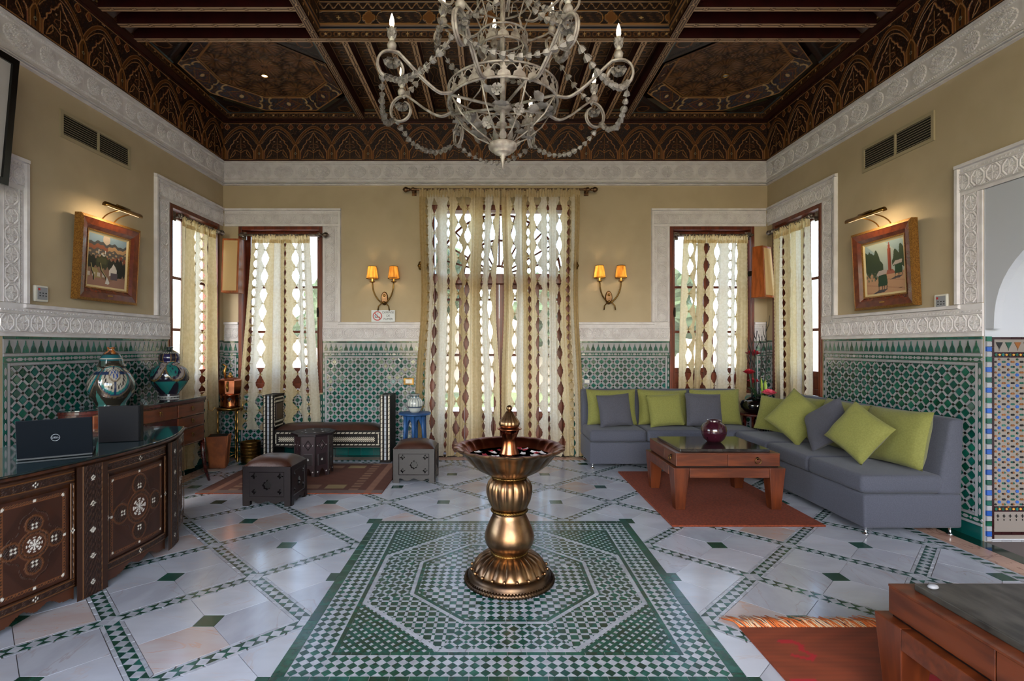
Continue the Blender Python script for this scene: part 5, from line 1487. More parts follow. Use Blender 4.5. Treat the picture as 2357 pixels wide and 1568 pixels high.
back = [(-2.98, 4.08), (-3.02, 3.3), (-3.10, 1.90)]
body = [(x - .012, y) for x, y in CV] + back
MB().prism(body, .075, .742).build('carcass', 'desk_wood', dk)
topc = [(x + .022, y) for x, y in CV]; topc[-1] = (-2.395, 4.105)
MB().prism(topc + [(-3.0, 4.105), (-3.04, 3.3), (-3.12, 1.88)], .742, .758).build('top_edge', 'desk_wood', dk, bevel=.005)
MB().prism([(x + .014, y) for x, y in CV] + [(-2.99, 4.098), (-3.03, 3.3), (-3.11, 1.89)], .758, .770).build('glass_top', 'glass_top', dk, bevel=.003)
BR, DKW, MID = '6a3a18', '2e170c', '4f2a14'
def desk_panel(w, h):
    p = Paint(w, h, int(w / .0045), int(h / .0045), '45200c')
    g_ = 1 + .22 * np.sin(p.x * 26 + 5 * np.sin(p.y * 7)) ; p.c *= g_[..., None] * .62
    cx, cy = w / 2, h / 2
    e = np.minimum.reduce([p.x, w - p.x, p.y, h - p.y])
    d = np.hypot((p.x - cx) / (w * .42), (p.y - cy) / (h * .43))
    p.fill((np.maximum(np.abs(p.x - cx) / (w / 2), 0) + np.abs(p.y - cy) / (h / 2) > 1.12) & (e > .03), '3a1c0e')
    tex = (np.sin(p.x * 420) * np.sin(p.y * 420) > .0)
    p.fill((e > .014) & (e < .034), '6e4020'); p.fill((e > .016) & (e < .031) & tex, '2a140a', .001)
    q = np.abs(p.x - cx) / (w * .40) + np.abs(p.y - cy) / (h * .42) + .10 * np.cos(4 * np.arctan2(p.y - cy, p.x - cx) * 2)
    p.fill(np.abs(q - 1) < .014, '2a140a', .002)
    R = min(w, h) * .19; r = np.hypot(p.x - cx, p.y - cy); th = np.arctan2(p.y - cy, p.x - cx)
    for k in range(4):
        a = k * PI / 2; sx_, sy_ = math.cos(a), math.sin(a); oy = R * 1.62 if k % 2 else min(R * 1.62, w * .36)
        rr = np.hypot(p.x - cx - sx_ * oy, p.y - cy - sy_ * oy); m = rr < R * .62
        p.fill(m & tex, '1f0f08', .002); p.fill(np.abs(rr - R * .62) < .005, '5e3518', .002)
        for kk in range(4):
            b2 = kk * PI / 2 + PI / 4; p.fill(np.hypot(p.x - cx - sx_ * oy * .9 - .013 * math.cos(b2), p.y - cy - sy_ * oy * .9 - .013 * math.sin(b2)) < .006, 'd0c8bc', .003)
    p.fill(r < R * 1.1, '47230f'); p.fill((r > R * .86) & (r < R * 1.06) & tex, '1f0f08', .002); p.fill(np.abs(r - R * 1.1) < .004, '5e3518', .002); p.fill(np.abs(r - R * .84) < .004, '5e3518', .002)
    pet = (r < R * .60) & (np.cos(8 * th) > -.25) & ((r > R * .34) | (r < R * .30)) & (np.abs(r - R * .46) > R * .04)
    p.fill(pet, 'd5cec6', .003)
    for (ax_, ay_) in ((.03, .03), (w - .03, .03), (.03, h - .03), (w - .03, h - .03), (cx, .024), (cx, h - .024), (.024, cy), (w - .024, cy)): p.disc(ax_, ay_, .0075, 'd0c8bc', .003)
    return p
def carved_strip(w, h, stars):
    p = Paint(w, h, max(8, int(w / .005)), max(8, int(h / .005)), '341a0b')
    v = h > w; a_, l_ = (p.x, p.y) if v else (p.y, p.x); W_ = w if v else h; Lg = h if v else w
    m = (a_ > W_ * .22) & (a_ < W_ * .78); p.fill(m & (np.sin(l_ * 150 + 4 * np.sin(a_ * 160)) * np.sin(a_ * 260) > -.2), '26120a', .002)
    p.fill(np.abs(np.abs(a_ - W_ / 2) - W_ * .30) < .003, '69421f', .003)
    for k in range(stars):
        c = Lg * (k + .5) / stars
        for q in range(4):
            b2 = q * PI / 2; p.fill(np.hypot(a_ - W_ / 2 - .010 * math.cos(b2), l_ - c - .010 * math.sin(b2)) < .0055, 'd0c8bc', .004)
    return p
def add_front(name, p, s0, z0, off, lab=None):
    me = p.mesh(name, 'painted', mapfn=onfront(s0, z0, off)); return link(name, me, dk)
ys = [1.90, 1.98, 2.40, 2.46, 2.84, 3.02, 3.54, 3.74, 4.07]
S_ = [s_at(y) for y in ys]
for (a, b_, kind) in ((S_[1], S_[2], 'p'), (S_[2], S_[3], 's'), (S_[3], S_[4], 'p'), (S_[4], S_[5], 'pil'), (S_[5], S_[6], 'p'), (S_[6], S_[7], 'pil'), (S_[7], S_[8], 'p2')):
    w_ = b_ - a
    if kind in ('p', 'p2'):
        add_front('marquetry_panel', desk_panel(w_ - .05, .49), a + .025, .145, .002)
        add_front('top_rail', carved_strip(w_, .075, 1), a, .655, .008)
        add_front('bottom_rail', carved_strip(w_, .055, 1), a, .085, .008)
        for sa in (a, b_ - .024): add_front('stile', carved_strip(.024, .515, 1), sa, .14, .010)
        q = Paint(w_, .10, int(w_ / .006), 20, '4a2612'); t = q.x / w_
        edge = .055 - .055 * np.exp(-((t - .5) / .10) ** 2) * 0 - .040 * np.abs(np.sin(PI * t * 2)) ** .8 * 1.0
        keep = q.y > .012 + .06 * np.abs(np.sin(PI * t)) ** .7 * (.75 + .25 * np.cos(6 * PI * t))
        q.fill(q.y > .09, '69421f', .002)
        link('scalloped_skirt', q.mesh('scalloped_skirt', 'painted', mapfn=onfront(a, 0, .004), keep=keep), dk)
    else:
        n = 2 if kind == 'pil' else 1
        q = carved_strip(w_, .73, 5); link('pilaster', q.mesh('pilaster', 'painted', mapfn=onfront(a, .004, .026 if n == 2 else .012)), dk)
# laptop, folder
lp = thing('laptop', 'open dark laptop seen from behind on the reception desk', 'laptop', (-2.441, 2.92, .7705), math.atan2(.18, .27))
MB().box(-.165, .165, .0, .225, 0, .014).build('keyboard_base', 'black_plastic', lp, bevel=.004)
lid = MB().box(-.165, .165, -.006, .0, .0, .215).build('lid', 'laptop_lid', lp, bevel=.004); lid.location = (0, .004, .014); lid.rotation_euler = (.20, 0, 0)
def text_mesh(txt, size, m, align='CENTER'):
    c = bpy.data.curves.new('t', 'FONT'); c.body = txt; c.size = size; c.align_x = align; c.align_y = 'CENTER'; c.extrude = .0006
    o = bpy.data.objects.new('t', c); sc.collection.objects.link(o)
    me = bpy.data.meshes.new_from_object(o.evaluated_get(bpy.context.evaluated_depsgraph_get())); bpy.data.objects.remove(o)
    me.materials.clear(); me.materials.append(MATS[m]); return me
link('logo_ring', MB().tube([(.019 * math.cos(a), -.0062, .108 + .019 * math.sin(a)) for a in [2 * PI * k / 32 for k in range(32)]], .0012, 5, closed=True).mesh('logo_ring', 'silver_ink'), lid)
link('logo_letters', text_mesh('DELL', .0145, 'silver_ink'), lid, frame((0, -.0066, .108), (1, 0, 0), (0, 0, 1)))
fo = thing('document_holder', 'upright black leather document holder on the reception desk', 'folder', (-2.445, 3.40, .7705), .31)
MB().box(-.105, .125, 0, .012, 0, .236).build('front_cover', 'leather_black', fo, bevel=.004); MB().box(.119, .131, .005, .07, 0, .238).build('side_cover', 'leather_black', fo, bevel=.004); MB().box(-.10, .12, .03, .04, .002, .23).build('back_cover', 'leather_black', fo, bevel=.004)
# ================================================================ sideboard with jars
sb = thing('sideboard', 'bow-fronted mahogany sideboard with glass top below the left painting', 'sideboard')
plan = catmull([(-3.42, 4.10), (-3.30, 4.12), (-3.14, 4.26), (-3.03, 4.46), (-2.965, 4.78), (-2.945, 5.10), (-2.945, 5.38)], 6)
poly = plan + [(-3.42, 5.38)]
def shrink(d): return [(x - d, y) for x, y in plan] + [(-3.42, 5.38 - d)]
MB().prism([(x - .022, y) for x, y in plan[2:]] + [(-3.42, 5.365), (-3.42, 4.13)], .43, .845).build('carcass', 'mahogany', sb)
MB().prism(poly, .845, .874).build('top_board', 'mahogany', sb, bevel=.004)
MB().prism([(x + .004, y) for x, y in plan] + [(-3.42, 5.386)], .874, .885).build('glass_top', 'glass_top', sb, bevel=.002)
px_ = np.array([p[0] for p in plan]); py_ = np.array([p[1] for p in plan])
def fx(y): return float(np.interp(y, py_, px_))
def drawer_front(y0, y1, z0, z1, knobs=1):
    n = 8; ysd = [y0 + (y1 - y0) * k / n for k in range(n + 1)]
    o = MB().prism([(fx(y) - .010, y) for y in ysd] + [(fx(y) - .026, y) for y in reversed(ysd)], z0, z1).build('drawer', 'drawer_wood', sb, bevel=.003)
    ym = (y0 + y1) / 2; xm = fx(ym) - .010; zc = (z0 + z1) / 2
    bd = MB()
    for z in (z0 + .003, z1 - .003): bd.tube([(fx(y) - .008, y, z) for y in ysd], .0035, 5)
    stuff(bd.build('beading', 'rod_bronze', o))
    for k in range(knobs):
        yk = ym if knobs == 1 else y0 + (y1 - y0) * (k + .5) / knobs; xk = fx(yk) - .010
        MB().sphere((xk + .006, yk, zc + .02), .012, 10, 8).build('boss', 'brass_dark', o)
        MB().tube([(xk + .012, yk + .018 * math.cos(a), zc + .004 + .020 * math.sin(a)) for a in [2 * PI * q / 18 for q in range(18)]], .0028, 5, closed=True).build('ring_pull', 'brass_dark', o)
drawer_front(4.93, 5.35, .715, .835); drawer_front(4.93, 5.35, .60, .708); drawer_front(4.93, 5.35, .44, .592)
drawer_front(4.48, 4.91, .715, .835); drawer_front(4.20, 4.46, .715, .835)
for x, y, dx, dy in ((-2.965, 5.345, .03, .07), (-3.39, 5.345, 0, .05), (-3.02, 4.55, .03, 0), (-3.38, 4.16, 0, -.04)):
    MB().tube([(x, y, .45), (x + dx * .1, y + dy * .1, .28), (x + dx * .45, y + dy * .45, .12), (x + dx, y + dy, 0)], [.026, .022, .017, .013], 6).build('leg', 'mahogany', sb)
def jar1():
    p = Paint(1, 1, 200, 110, '2a2620'); TEAL, NAVY, WHT = '1c6462', '1b2a48', '958f84'
    for k in range(4):
        cx = (k + .5) / 4; r = np.hypot((np.mod(p.x - cx + .5, 1) - .5) * 4 / 1.0, (p.y - .36) * 2.75)
        p.fill(r < .50, NAVY); p.fill(r < .46, TEAL); p.fill((r < .40) & (r > .20), WHT); p.fill((r < .36) & (r > .27) & (np.sin(p.x * 300) * np.sin(p.y * 120) > 0), '1a1a22')
        tx = np.abs(np.mod(p.x - cx + .5, 1) - .5); p.fill((tx < .006) & (r < .5) & (r > .2), NAVY); p.fill((np.abs(p.y - .36) < .016) & (r < .5) & (r > .2), NAVY)
        p.fill(np.abs(r - .50) < .018, '5a4c3c', .002); p.fill(r < .20, '5a4c3c'); p.fill(r < .17, WHT); p.fill((r < .15) & (np.sin(p.x * 230) * np.sin(p.y * 90) > .1), '25407a')
        cz = k / 4; dd = np.abs(np.mod(p.x - cz + .5, 1) - .5) * 4
        p.fill((dd * 1.2 < (p.y - .50) * 2) & (p.y > .50) & (p.y < .63) & (r > .5), '3a4a44'); p.fill((dd * 1.2 < (.22 - p.y) * 2) & (p.y > .07) & (r > .5), '3a6a64')
    p.fill(p.y < .06, 'a9a7a0'); p.fill((p.y < .06) & (np.abs(np.mod(p.x * 24, 1) - .5) + (p.y / .06 - .5) * .0 < .12), '2a2a30')
    p.fill((p.y > .635) & (p.y < .70), '1c5560'); p.fill(np.abs(p.y - .655) < .008, 'b0aca0')
    for k in range(5):
        cx = (k + .5) / 5; r = np.hypot((np.mod(p.x - cx + .5, 1) - .5) * 3.2, (p.y - .82) * 2.4)
        p.fill((p.y > .70) & (r < .30), '6a3a1c'); p.fill((p.y > .70) & (r < .25), 'a8632c'); tx = np.mod(p.x - cx + .5, 1) - .5
        p.fill((r < .25) & (np.abs(np.abs(tx * 3.2) - np.abs((p.y - .82) * 2.4)) < .025), '3a1c10'); p.fill((r < .25) & (r > .0) & (np.hypot((np.abs(tx) * 3.2 - .14), (p.y - .82) * 2.4) < .05), 'b0a898')
    p.fill(p.y > .93, '3a3a30')
    return p
def jar2():
    p = Paint(1, 1, 190, 100, '282430'); TEAL, NAVY, WHT = '236e6b', '20203c', '8f8480'
    for k in range(5):
        cx = (k + .5) / 5; dx = (np.mod(p.x - cx + .5, 1) - .5) * 5; dy = (p.y - .40) * 3.2; r = np.hypot(dx, dy); th = np.arctan2(dy, dx)
        sp_ = np.sin(th + r * 4.2)
        p.fill(r < .50, NAVY); p.fill((r < .46) & (sp_ > 0), WHT); p.fill((r < .46) & (sp_ <= 0), TEAL); p.fill((r < .46) & (np.abs(sp_) < .22), '1a1a30')
        p.fill((r < .36) & (r > .2) & (np.sin(dx * 30) * np.sin(dy * 30) > .4), '2a2a44'); p.fill(np.abs(r - .5) < .02, '7a6238', .002)
        dz = np.abs(np.mod(p.x - k / 5 + .5, 1) - .5) * 5
        p.fill((p.y > .53) & (p.y < .66) & (r > .5) & (np.abs(dz) < .3), '24204a'); p.fill((p.y > .53) & (p.y < .66) & (np.abs(dz - .3) < .03), '8a6a30')
        p.fill((p.y < .24) & (p.y > .1) & (np.abs(dz) < (p.y - .08) * 3), TEAL)
    p.fill(p.y < .08, 'a8a6a2'); p.fill((p.y < .05) & (np.abs(np.mod(p.x * 20, 1) - .5) < .15), '2a2a30')
    p.fill((p.y > .665) & (p.y < .71), '2a3a3c'); p.fill((np.abs(p.y - .675) < .012) & (np.mod(p.x * 24, 1) > .35), 'a8a49c')
    m = p.y > .71; p.fill(m, '23282a'); p.fill(m & (np.sin(p.x * 38) * np.sin(p.y * 50) > .45), '2c5c58'); p.fill(m & (np.sin(p.x * 150) * np.sin(p.y * 130) > .8), '9a948c')
    return p
j1 = thing('lidded_jar', 'large lidded ceramic jar with orange lid at the near end of the sideboard', 'jar', (-3.225, 4.42, .8855))
painted_lathe('body', smooth_prof([(.098, 0), (.108, .006), (.112, .03), (.150, .09), (.171, .16), (.164, .225), (.130, .285), (.098, .315), (.098, .330), (.106, .345), (.092, .36), (.082, .40), (.060, .445), (.028, .470), (.024, .485), (.030, .492), (.030, .503), (.001, .505)], 60), jar1(), j1)
j2 = thing('lidded_jar', 'lidded blue ceramic jar with swirl medallions near the left window', 'jar', (-3.225, 5.215, .8855))
painted_lathe('body', smooth_prof([(.086, 0), (.090, .008), (.086, .04), (.120, .085), (.160, .15), (.173, .21), (.156, .275), (.115, .315), (.090, .330), (.095, .342), (.086, .358), (.096, .395), (.080, .440), (.040, .468), (.026, .478), (.028, .49), (.036, .496), (.034, .503), (.001, .505)], 60), jar2(), j2)
# ================================================================ left corner: planter, samovar stand, brass pot
pl = thing('planter', 'square terracotta planter on the floor beside the sideboard', 'planter', (-3.14, 6.0, 0), .30)
b = MB(); b.taper(-.08, .08, -.08, .08, 0, -.108, .108, -.108, .108, .37); b.build('outer', 'terracotta', pl, bevel=.006)
MB().box(-.094, .094, -.094, .094, .366, .3715).build('soil', 'ebony', pl)
for s in ((-1, -1), (1, -1), (1, 1), (-1, 1)): MB().tube([(s[0] * .080, s[1] * .080, .02), (s[0] * .107, s[1] * .107, .37)], .008, 6).build('edge_bead', 'terracotta', pl)
o = MB().lathe([(.001, .012), (.06, .010), (.085, .022), (.088, .026), (.06, .018), (.001, .016)], 24, fn=lambda a, i: 1 + .12 * math.cos(2 * a)).build('white_dish', 'white_ceramic', loc=(-3.12, 5.80, -.009)); tag(o, 'small white dish lying on the floor in front of the planter', 'dish')
kt = thing('kettle_stand', 'tall brass stand with turned legs in the left corner', 'stand', (-3.17, 6.32, 0))
for k in range(3):
    a = k * 2 * PI / 3 - .5; x, y = .135 * math.cos(a), .135 * math.sin(a); pr = [(.010, 0), (.016, .02), (.008, .04)]
    z = .06
    while z < .58: pr += [(.0085, z), (.008, z + .06), (.014, z + .075), (.008, z + .09)]; z += .115
    pr.append((.008, .62))
    MB().lathe(pr, 12, (x, y, 0)).build('leg', 'brass', kt)
    MB().tube([(x * .9, y * .9, .62), (x * 1.25, y * 1.25, .66), (x * 1.45, y * 1.45, .62), (x * 1.7, y * 1.7, .64), (x * 1.75, y * 1.75, .74)], .006, 6).build('scroll_bracket', 'brass', kt)
MB().tube([(.138 * math.cos(q), .138 * math.sin(q), .09 + .012 * math.sin(6 * q)) for q in [2 * PI * k / 36 for k in range(36)]], .005, 6, closed=True).build('stretcher_ring', 'brass', kt)
MB().lathe([(.12, .62), (.145, .624), (.15, .645), (.142, .655), (.10, .65), (.001, .65)], 32).build('tray', 'brass_dark', kt)
bz = thing('brazier', 'copper and brass pierced brazier on the brass stand', 'brazier', (-3.17, 6.32, .656))
MB().lathe([(.105, 0), (.112, .006), (.108, .03), (.110, .14), (.118, .15), (.118, .158), (.10, .16), (.001, .158)], 40).build('body', 'copper', bz)
for k in range(8):
    a = k * PI / 4 - .4; ca, sa = math.cos(a), math.sin(a); fr = frame((.1105 * ca, .1105 * sa, 0), (-sa, ca, 0), (0, 0, 1))
    MB().prism(star(0, .105, .026, 4, .55)[::-1], 0, .002, mx=fr).build('pierced_star', 'ebony', bz); MB().prism([(-.004, .02), (.004, .02), (.010, .07), (-.010, .07)], 0, .003, mx=fr).build('brass_strap', 'brass', bz)
ke = thing('copper_kettle', 'faceted copper kettle with brass spout on the pierced brazier', 'kettle', (-3.17, 6.32, .8165))
MB().lathe([(.115, 0), (.122, .01), (.130, .09), (.134, .165), (.118, .178), (.070, .196), (.035, .205), (.001, .207)], 8, smooth=False).build('body', 'copper', ke)
MB().lathe([(.03, .205), (.034, .215), (.02, .228), (.012, .24), (.016, .252), (.001, .262)], 20).build('lid_knob', 'brass', ke)
MB().tube([(-.05, -.02, .20), (-.06, -.02, .28), (-.04, -.01, .335), (-.085, -.01, .36)], [.012, .016, .014, .008], 8).build('handle', 'brass', ke)
MB().tube([(.03, -.118, .15), (.035, -.15, .11), (.05, -.165, .04)], [.014, .016, .010], 8).build('spout', 'brass', ke)
bp = thing('brass_pot', 'engraved brass pot on the floor left of the bench', 'pot', (-2.90, 6.27, 0))
MB().lathe([(.095, 0), (.108, .01), (.112, .03), (.113, .235), (.118, .242), (.118, .250), (.108, .250), (.106, .03), (.001, .02)], 48, fn=lambda a, i: 1).build('body', 'brass_dark', bp)
for z in (.05, .09, .13, .17, .21): MB().tube([(.1135 * math.cos(2 * PI * k / 40), .1135 * math.sin(2 * PI * k / 40), z) for k in range(40)], .0022, 5, closed=True).build('engraved_ring', 'brass', bp)
# ================================================================ right corner: flower arrangement
st = thing('corner_stand', 'low dark wooden stand in the right corner under the black vase', 'stand', (3.205, 6.28, 0))
MB().lathe([(.20, .56), (.215, .565), (.215, .585), (.20, .59), (.001, .59)], 32).build('top', 'mahogany', st)
for k in range(4): MB().tube([(.15 * math.cos(k * PI / 2 + .78), .15 * math.sin(k * PI / 2 + .78), .56), (.17 * math.cos(k * PI / 2 + .78), .17 * math.sin(k * PI / 2 + .78), 0)], [.022, .016], 8).build('leg', 'mahogany', st)
fv = thing('black_vase', 'wide black glossy vase in the right corner between the sofas', 'vase', (3.205, 6.28, .5905))
MB().lathe([(.09, 0), (.14, .012), (.185, .06), (.195, .10), (.175, .145), (.12, .178), (.085, .186), (.078, .178), (.11, .16), (.001, .12)], 48).build('body', 'black_gloss', fv)
rnd = random.Random(11)
def twig(x, y, top, seed):
    r_ = random.Random(seed); t = thing('black_branch', 'x', 'branch', (3.205 + x, 6.28 + y, .72), 0, 'black branches in the corner vase')
    pts = [(0, 0, 0)]; n = 8
    for k in range(1, n + 1): pts.append((pts[-1][0] + r_.uniform(-.012, .012), pts[-1][1] + r_.uniform(-.008, .008), top * k / n))
    MB().tube(pts, [.0095 - .006 * k / n for k in range(n + 1)], 6).build('stem', 'twig_black', t)
    for k in range(3, n):
        s = r_.choice((-1, 1)); p = pts[k]
        MB().tube([p, (p[0] + s * .03, p[1] + r_.uniform(-.02, .02), p[2] + top * .09), (p[0] + s * .045, p[1], p[2] + top * .2)], [.005, .004, .0018], 5).build('twig', 'twig_black', t)
    return t
for i, (x, y, tp, lab) in enumerate(((-.075, .0, .78, 'leftmost tall black branch in the corner vase'), (-.045, .03, .72, 'second black branch from the left in the corner vase'), (-.01, .0, .86, 'black branch rising in the middle of the corner vase'),
                                     (.03, .03, .80, 'second black branch from the right in the corner vase'), (.075, .0, .97, 'tallest black branch at the right of the corner vase'))):
    twig(x, y, tp, 30 + i)['label'] = lab
def rose(label, loc, r, m, stem_to=None):
    t = thing('rose', label, 'flower', loc, 0, 'red roses in the corner vase')
    b = MB(); rn = random.Random(int(r * 1e4)); vs = []
    k = 0
    for ring, (cnt, rad, tilt_, sz) in enumerate(((3, .16, .0, 1.05), (4, .36, .12, 1.0), (5, .58, .35, .88), (6, .78, .7, .72))):
        for q in range(cnt):
            a = 2 * PI * q / cnt + ring * .6 + rn.uniform(-.2, .2); n = 4; bb = MB(); vs = []
            for i in range(n + 1):
                for j in range(n + 1):
                    u, v = (i / n - .5) * 2, j / n
                    out = r * (.10 + rad * math.sin(min(1, v * 1.25) * PI / 2) + .30 * tilt_ * v ** 3 + .05 * u * u * ring); z = r * (-.55 + sz * v - .22 * tilt_ * v ** 4 - .12 * u * u * v); an = a + u * (.80 if ring else 1.15) * (1 - .30 * v ** 3)
                    vs.append((out * math.cos(an), out * math.sin(an), z))
            bb.add(vs, [(i * (n + 1) + j, (i + 1) * (n + 1) + j, (i + 1) * (n + 1) + j + 1, i * (n + 1) + j + 1) for i in range(n) for j in range(n)], 0, True)
            bb.build('petal', m, t)
    if stem_to: MB().tube([(0, 0, -r * .4), ((stem_to[0] - loc[0]) * .25, (stem_to[1] - loc[1]) * .3, (stem_to[2] - loc[2]) * .45), tuple(stem_to[i] - loc[i] for i in range(3))], .0045, 6).build('stem', 'leaf_green', t)
rose('red rose drooping left of the black branches', (3.06, 6.20, 1.098), .060, 'rose_red', (3.185, 6.26, .74))
rose('upper red rose behind the black branches', (3.18, 6.35, 1.32), .072, 'rose_red', (3.195, 6.30, .74))
rose('bright pink rose low in front of the black vase', (3.255, 6.12, .860), .070, 'rose_pink', (3.225, 6.22, .75))
rose('small red rose low behind the black branches', (3.195, 6.37, .98), .060, 'rose_red', (3.205, 6.31, .74))
def leafm(Lg, W, m):
    b = MB(); n = 8; vs = []
    for i in range(n + 1):
        t = i / n; w = W * math.sin(PI * min(1, t * .95 + .03)) ** .8
        vs += [(-w, t * Lg, .02 * math.sin(t * 3)), (0, t * Lg, .02 * math.sin(t * 3) - .006), (w, t * Lg, .02 * math.sin(t * 3))]
    return b.add(vs, [(3 * i + k, 3 * i + k + 1, 3 * i + k + 4, 3 * i + k + 3) for i in range(n) for k in range(2)], 0, True).mesh('leaf', m)
lv = thing('leaf_spray', 'dark green rose leaves around the rim of the black vase', 'leaves', (3.205, 6.28, .77))
LG = leafm(.12, .045, 'leaf_green'); LM = leafm(.30, .016, 'leaf_lime')
for k in range(12):
    a = rnd.uniform(-PI, PI); link('leaf', LG, lv, T(.05 * math.cos(a), .05 * math.sin(a), rnd.uniform(-.02, .07)) @ RZ(a - PI / 2) @ Matrix.Rotation(rnd.uniform(-.4, .6), 4, 'X'))
for k, (x, y) in enumerate(((.06, .02), (.09, -.02))): link('grass_blade', LM, lv, T(x, y, -.03) @ Matrix.Rotation(PI / 2 - .15, 4, 'X') @ Matrix.Rotation(.15 - .3 * k, 4, 'Y'))
# ================================================================ things on the walls
def vent(label, fr, u0, u1, v0, v1):
    t = thing('air_vent', label, 'vent'); e = .028
    for q in (rect(u0, u1, v0, v0 + e), rect(u0, u1, v1 - e, v1), rect(u0, u0 + e, v0 + e, v1 - e), rect(u1 - e, u1, v0 + e, v1 - e), rect((u0 + u1) / 2 - .008, (u0 + u1) / 2 + .008, v0 + e, v1 - e)):
        MB().prism(q, .001, .014, mx=fr).build('frame', 'vent_paint', t)
    MB().prism(rect(u0 + e, u1 - e, v0 + e, v1 - e), .0005, .0012, mx=fr).build('duct_shade', 'void', t)  # flat black sheet stands in for the shade inside the vent
    n = 9
    for k in range(n):
        z = v0 + e + (k + .5) * (v1 - v0 - 2 * e) / n
        b = MB(); b.add([tuple(fr @ Vector(p)) for p in ((u0 + e, z + .005, .003), (u1 - e, z + .005, .003), (u1 - e, z - .003, .012), (u0 + e, z - .003, .012), (u0 + e, z + .007, .003), (u1 - e, z + .007, .003), (u1 - e, z - .001, .012), (u0 + e, z - .001, .012))],
                        [(0, 1, 2, 3), (4, 7, 6, 5), (2, 1, 5, 6), (3, 2, 6, 7), (0, 3, 7, 4)]); b.build('slat', 'vent_paint', t)
vent('beige air vent high on the left wall', FL, 4.14, 4.947, 3.065, 3.285)
vent('beige air vent high on the right wall', FR, -4.947, -4.143, 3.035, 3.275)
def thermostat(label, fr, u, v):
    t = thing('thermostat', label, 'thermostat')
    MB().prism(rect(u - .06, u + .06, v - .062, v + .062), .001, .024, mx=fr).build('case', 'plastic_white', t, bevel=.008)
    MB().prism(rect(u - .040, u + .048, v - .046, v + .048), .024, .0255, mx=fr).build('face', 'plastic_grey', t)
    MB().prism(rect(u - .034, u - .018, v + .024, v + .040), .0255, .027, mx=fr).build('red_button', 'plastic_red', t)
    for k in range(3):
        for j in range(2): MB().prism(rect(u - .024 + k * .026, u - .012 + k * .026, v - .02 + j * .02, v - .012 + j * .02), .0255, .027, mx=fr).build('button', 'ink_dark', t)
thermostat('white thermostat beside the left painting', FL, 3.955, 1.795); thermostat('white thermostat beside the right painting', FR, -4.07, 1.74)
def paint_left():
    p = Paint(1, 1, 130, 130, '8a6a58'); n1 = .02 * np.sin(p.x * 17) + .012 * np.sin(p.x * 41 + 2)
    y = p.y + n1
    p.fill(y > .84, '7f96a8'); p.fill((y > .84) & (np.hypot((p.x - .45) * 1.3, p.y - .93) < .12), 'b9a898'); p.fill((y < .86) & (y > .78), '46484c'); p.fill((y <= .80) & (y > .72) & (p.x < .5), '8a523c'); p.fill((y <= .80) & (y > .66) & (p.x >= .5), 'b08a66')
    p.fill((y <= .72) & (y > .58), '54504e'); p.fill((y <= .70) & (y > .56) & (np.sin(p.x * 37) * np.sin(p.y * 60) > .4), 'a88a6c')
    for x0, z0, w_, h_ in ((.25, .63, .02, .08), (.33, .62, .05, .03), (.42, .64, .02, .07), (.36, .60, .1, .02)): p.rect(x0, x0 + w_, z0, z0 + h_, 'c9c8c4')
    for x0, w_, h_ in ((.3, .2, .06), (.62, .06, .07), (.72, .05, .10), (.82, .08, .14), (.93, .05, .10)): p.rect(x0, x0 + w_, .52, .52 + h_, '82402c')
    for cx, cy, rx, ry, c in ((.1, .46, .14, .12, '26281f'), (.38, .47, .2, .13, '3a3c28'), (.36, .50, .12, .07, '4a4c30'), (.8, .38, .2, .20, '22241f'), (.62, .44, .14, .1, '2a2c24')): p.fill((((p.x - cx) / rx) ** 2 + ((p.y - cy) / ry) ** 2 < 1 + .3 * np.sin(p.x * 60)), c)
    p.fill((p.y < .16 + .05 * np.sin(p.x * 9)), '9c7464'); p.fill((p.y < .34) & (p.x < .4) & (p.y > .16) & (np.sin(p.x * 20 + p.y * 15) > -.2), '9a8a5c'); p.fill((np.abs(p.y - .22) < .04) & (p.x < .45) & (np.sin(p.x * 50) > -.3), 'c4b8ae')
    for pts in ([(.06, .42), (.1, .3), (.16, .2), (.16, .12)], [(.3, .45), (.34, .32), (.46, .2), (.5, .1)]): p.line(pts, .016, '2a241c'); p.line([(a + .02, c) for a, c in pts], .008, 'a89a6c')
    p.poly([(.55, .22), (.55, .34), (.62, .42), (.66, .48), (.72, .42), (.76, .36), (.76, .3), (.7, .28)], 'd8cec6'); p.rect(.6, .78, .16, .30, '5c5058'); p.poly([(.46, .06), (.5, .2), (.58, .08), (.54, .05)], 'd5d0cc')
    return p
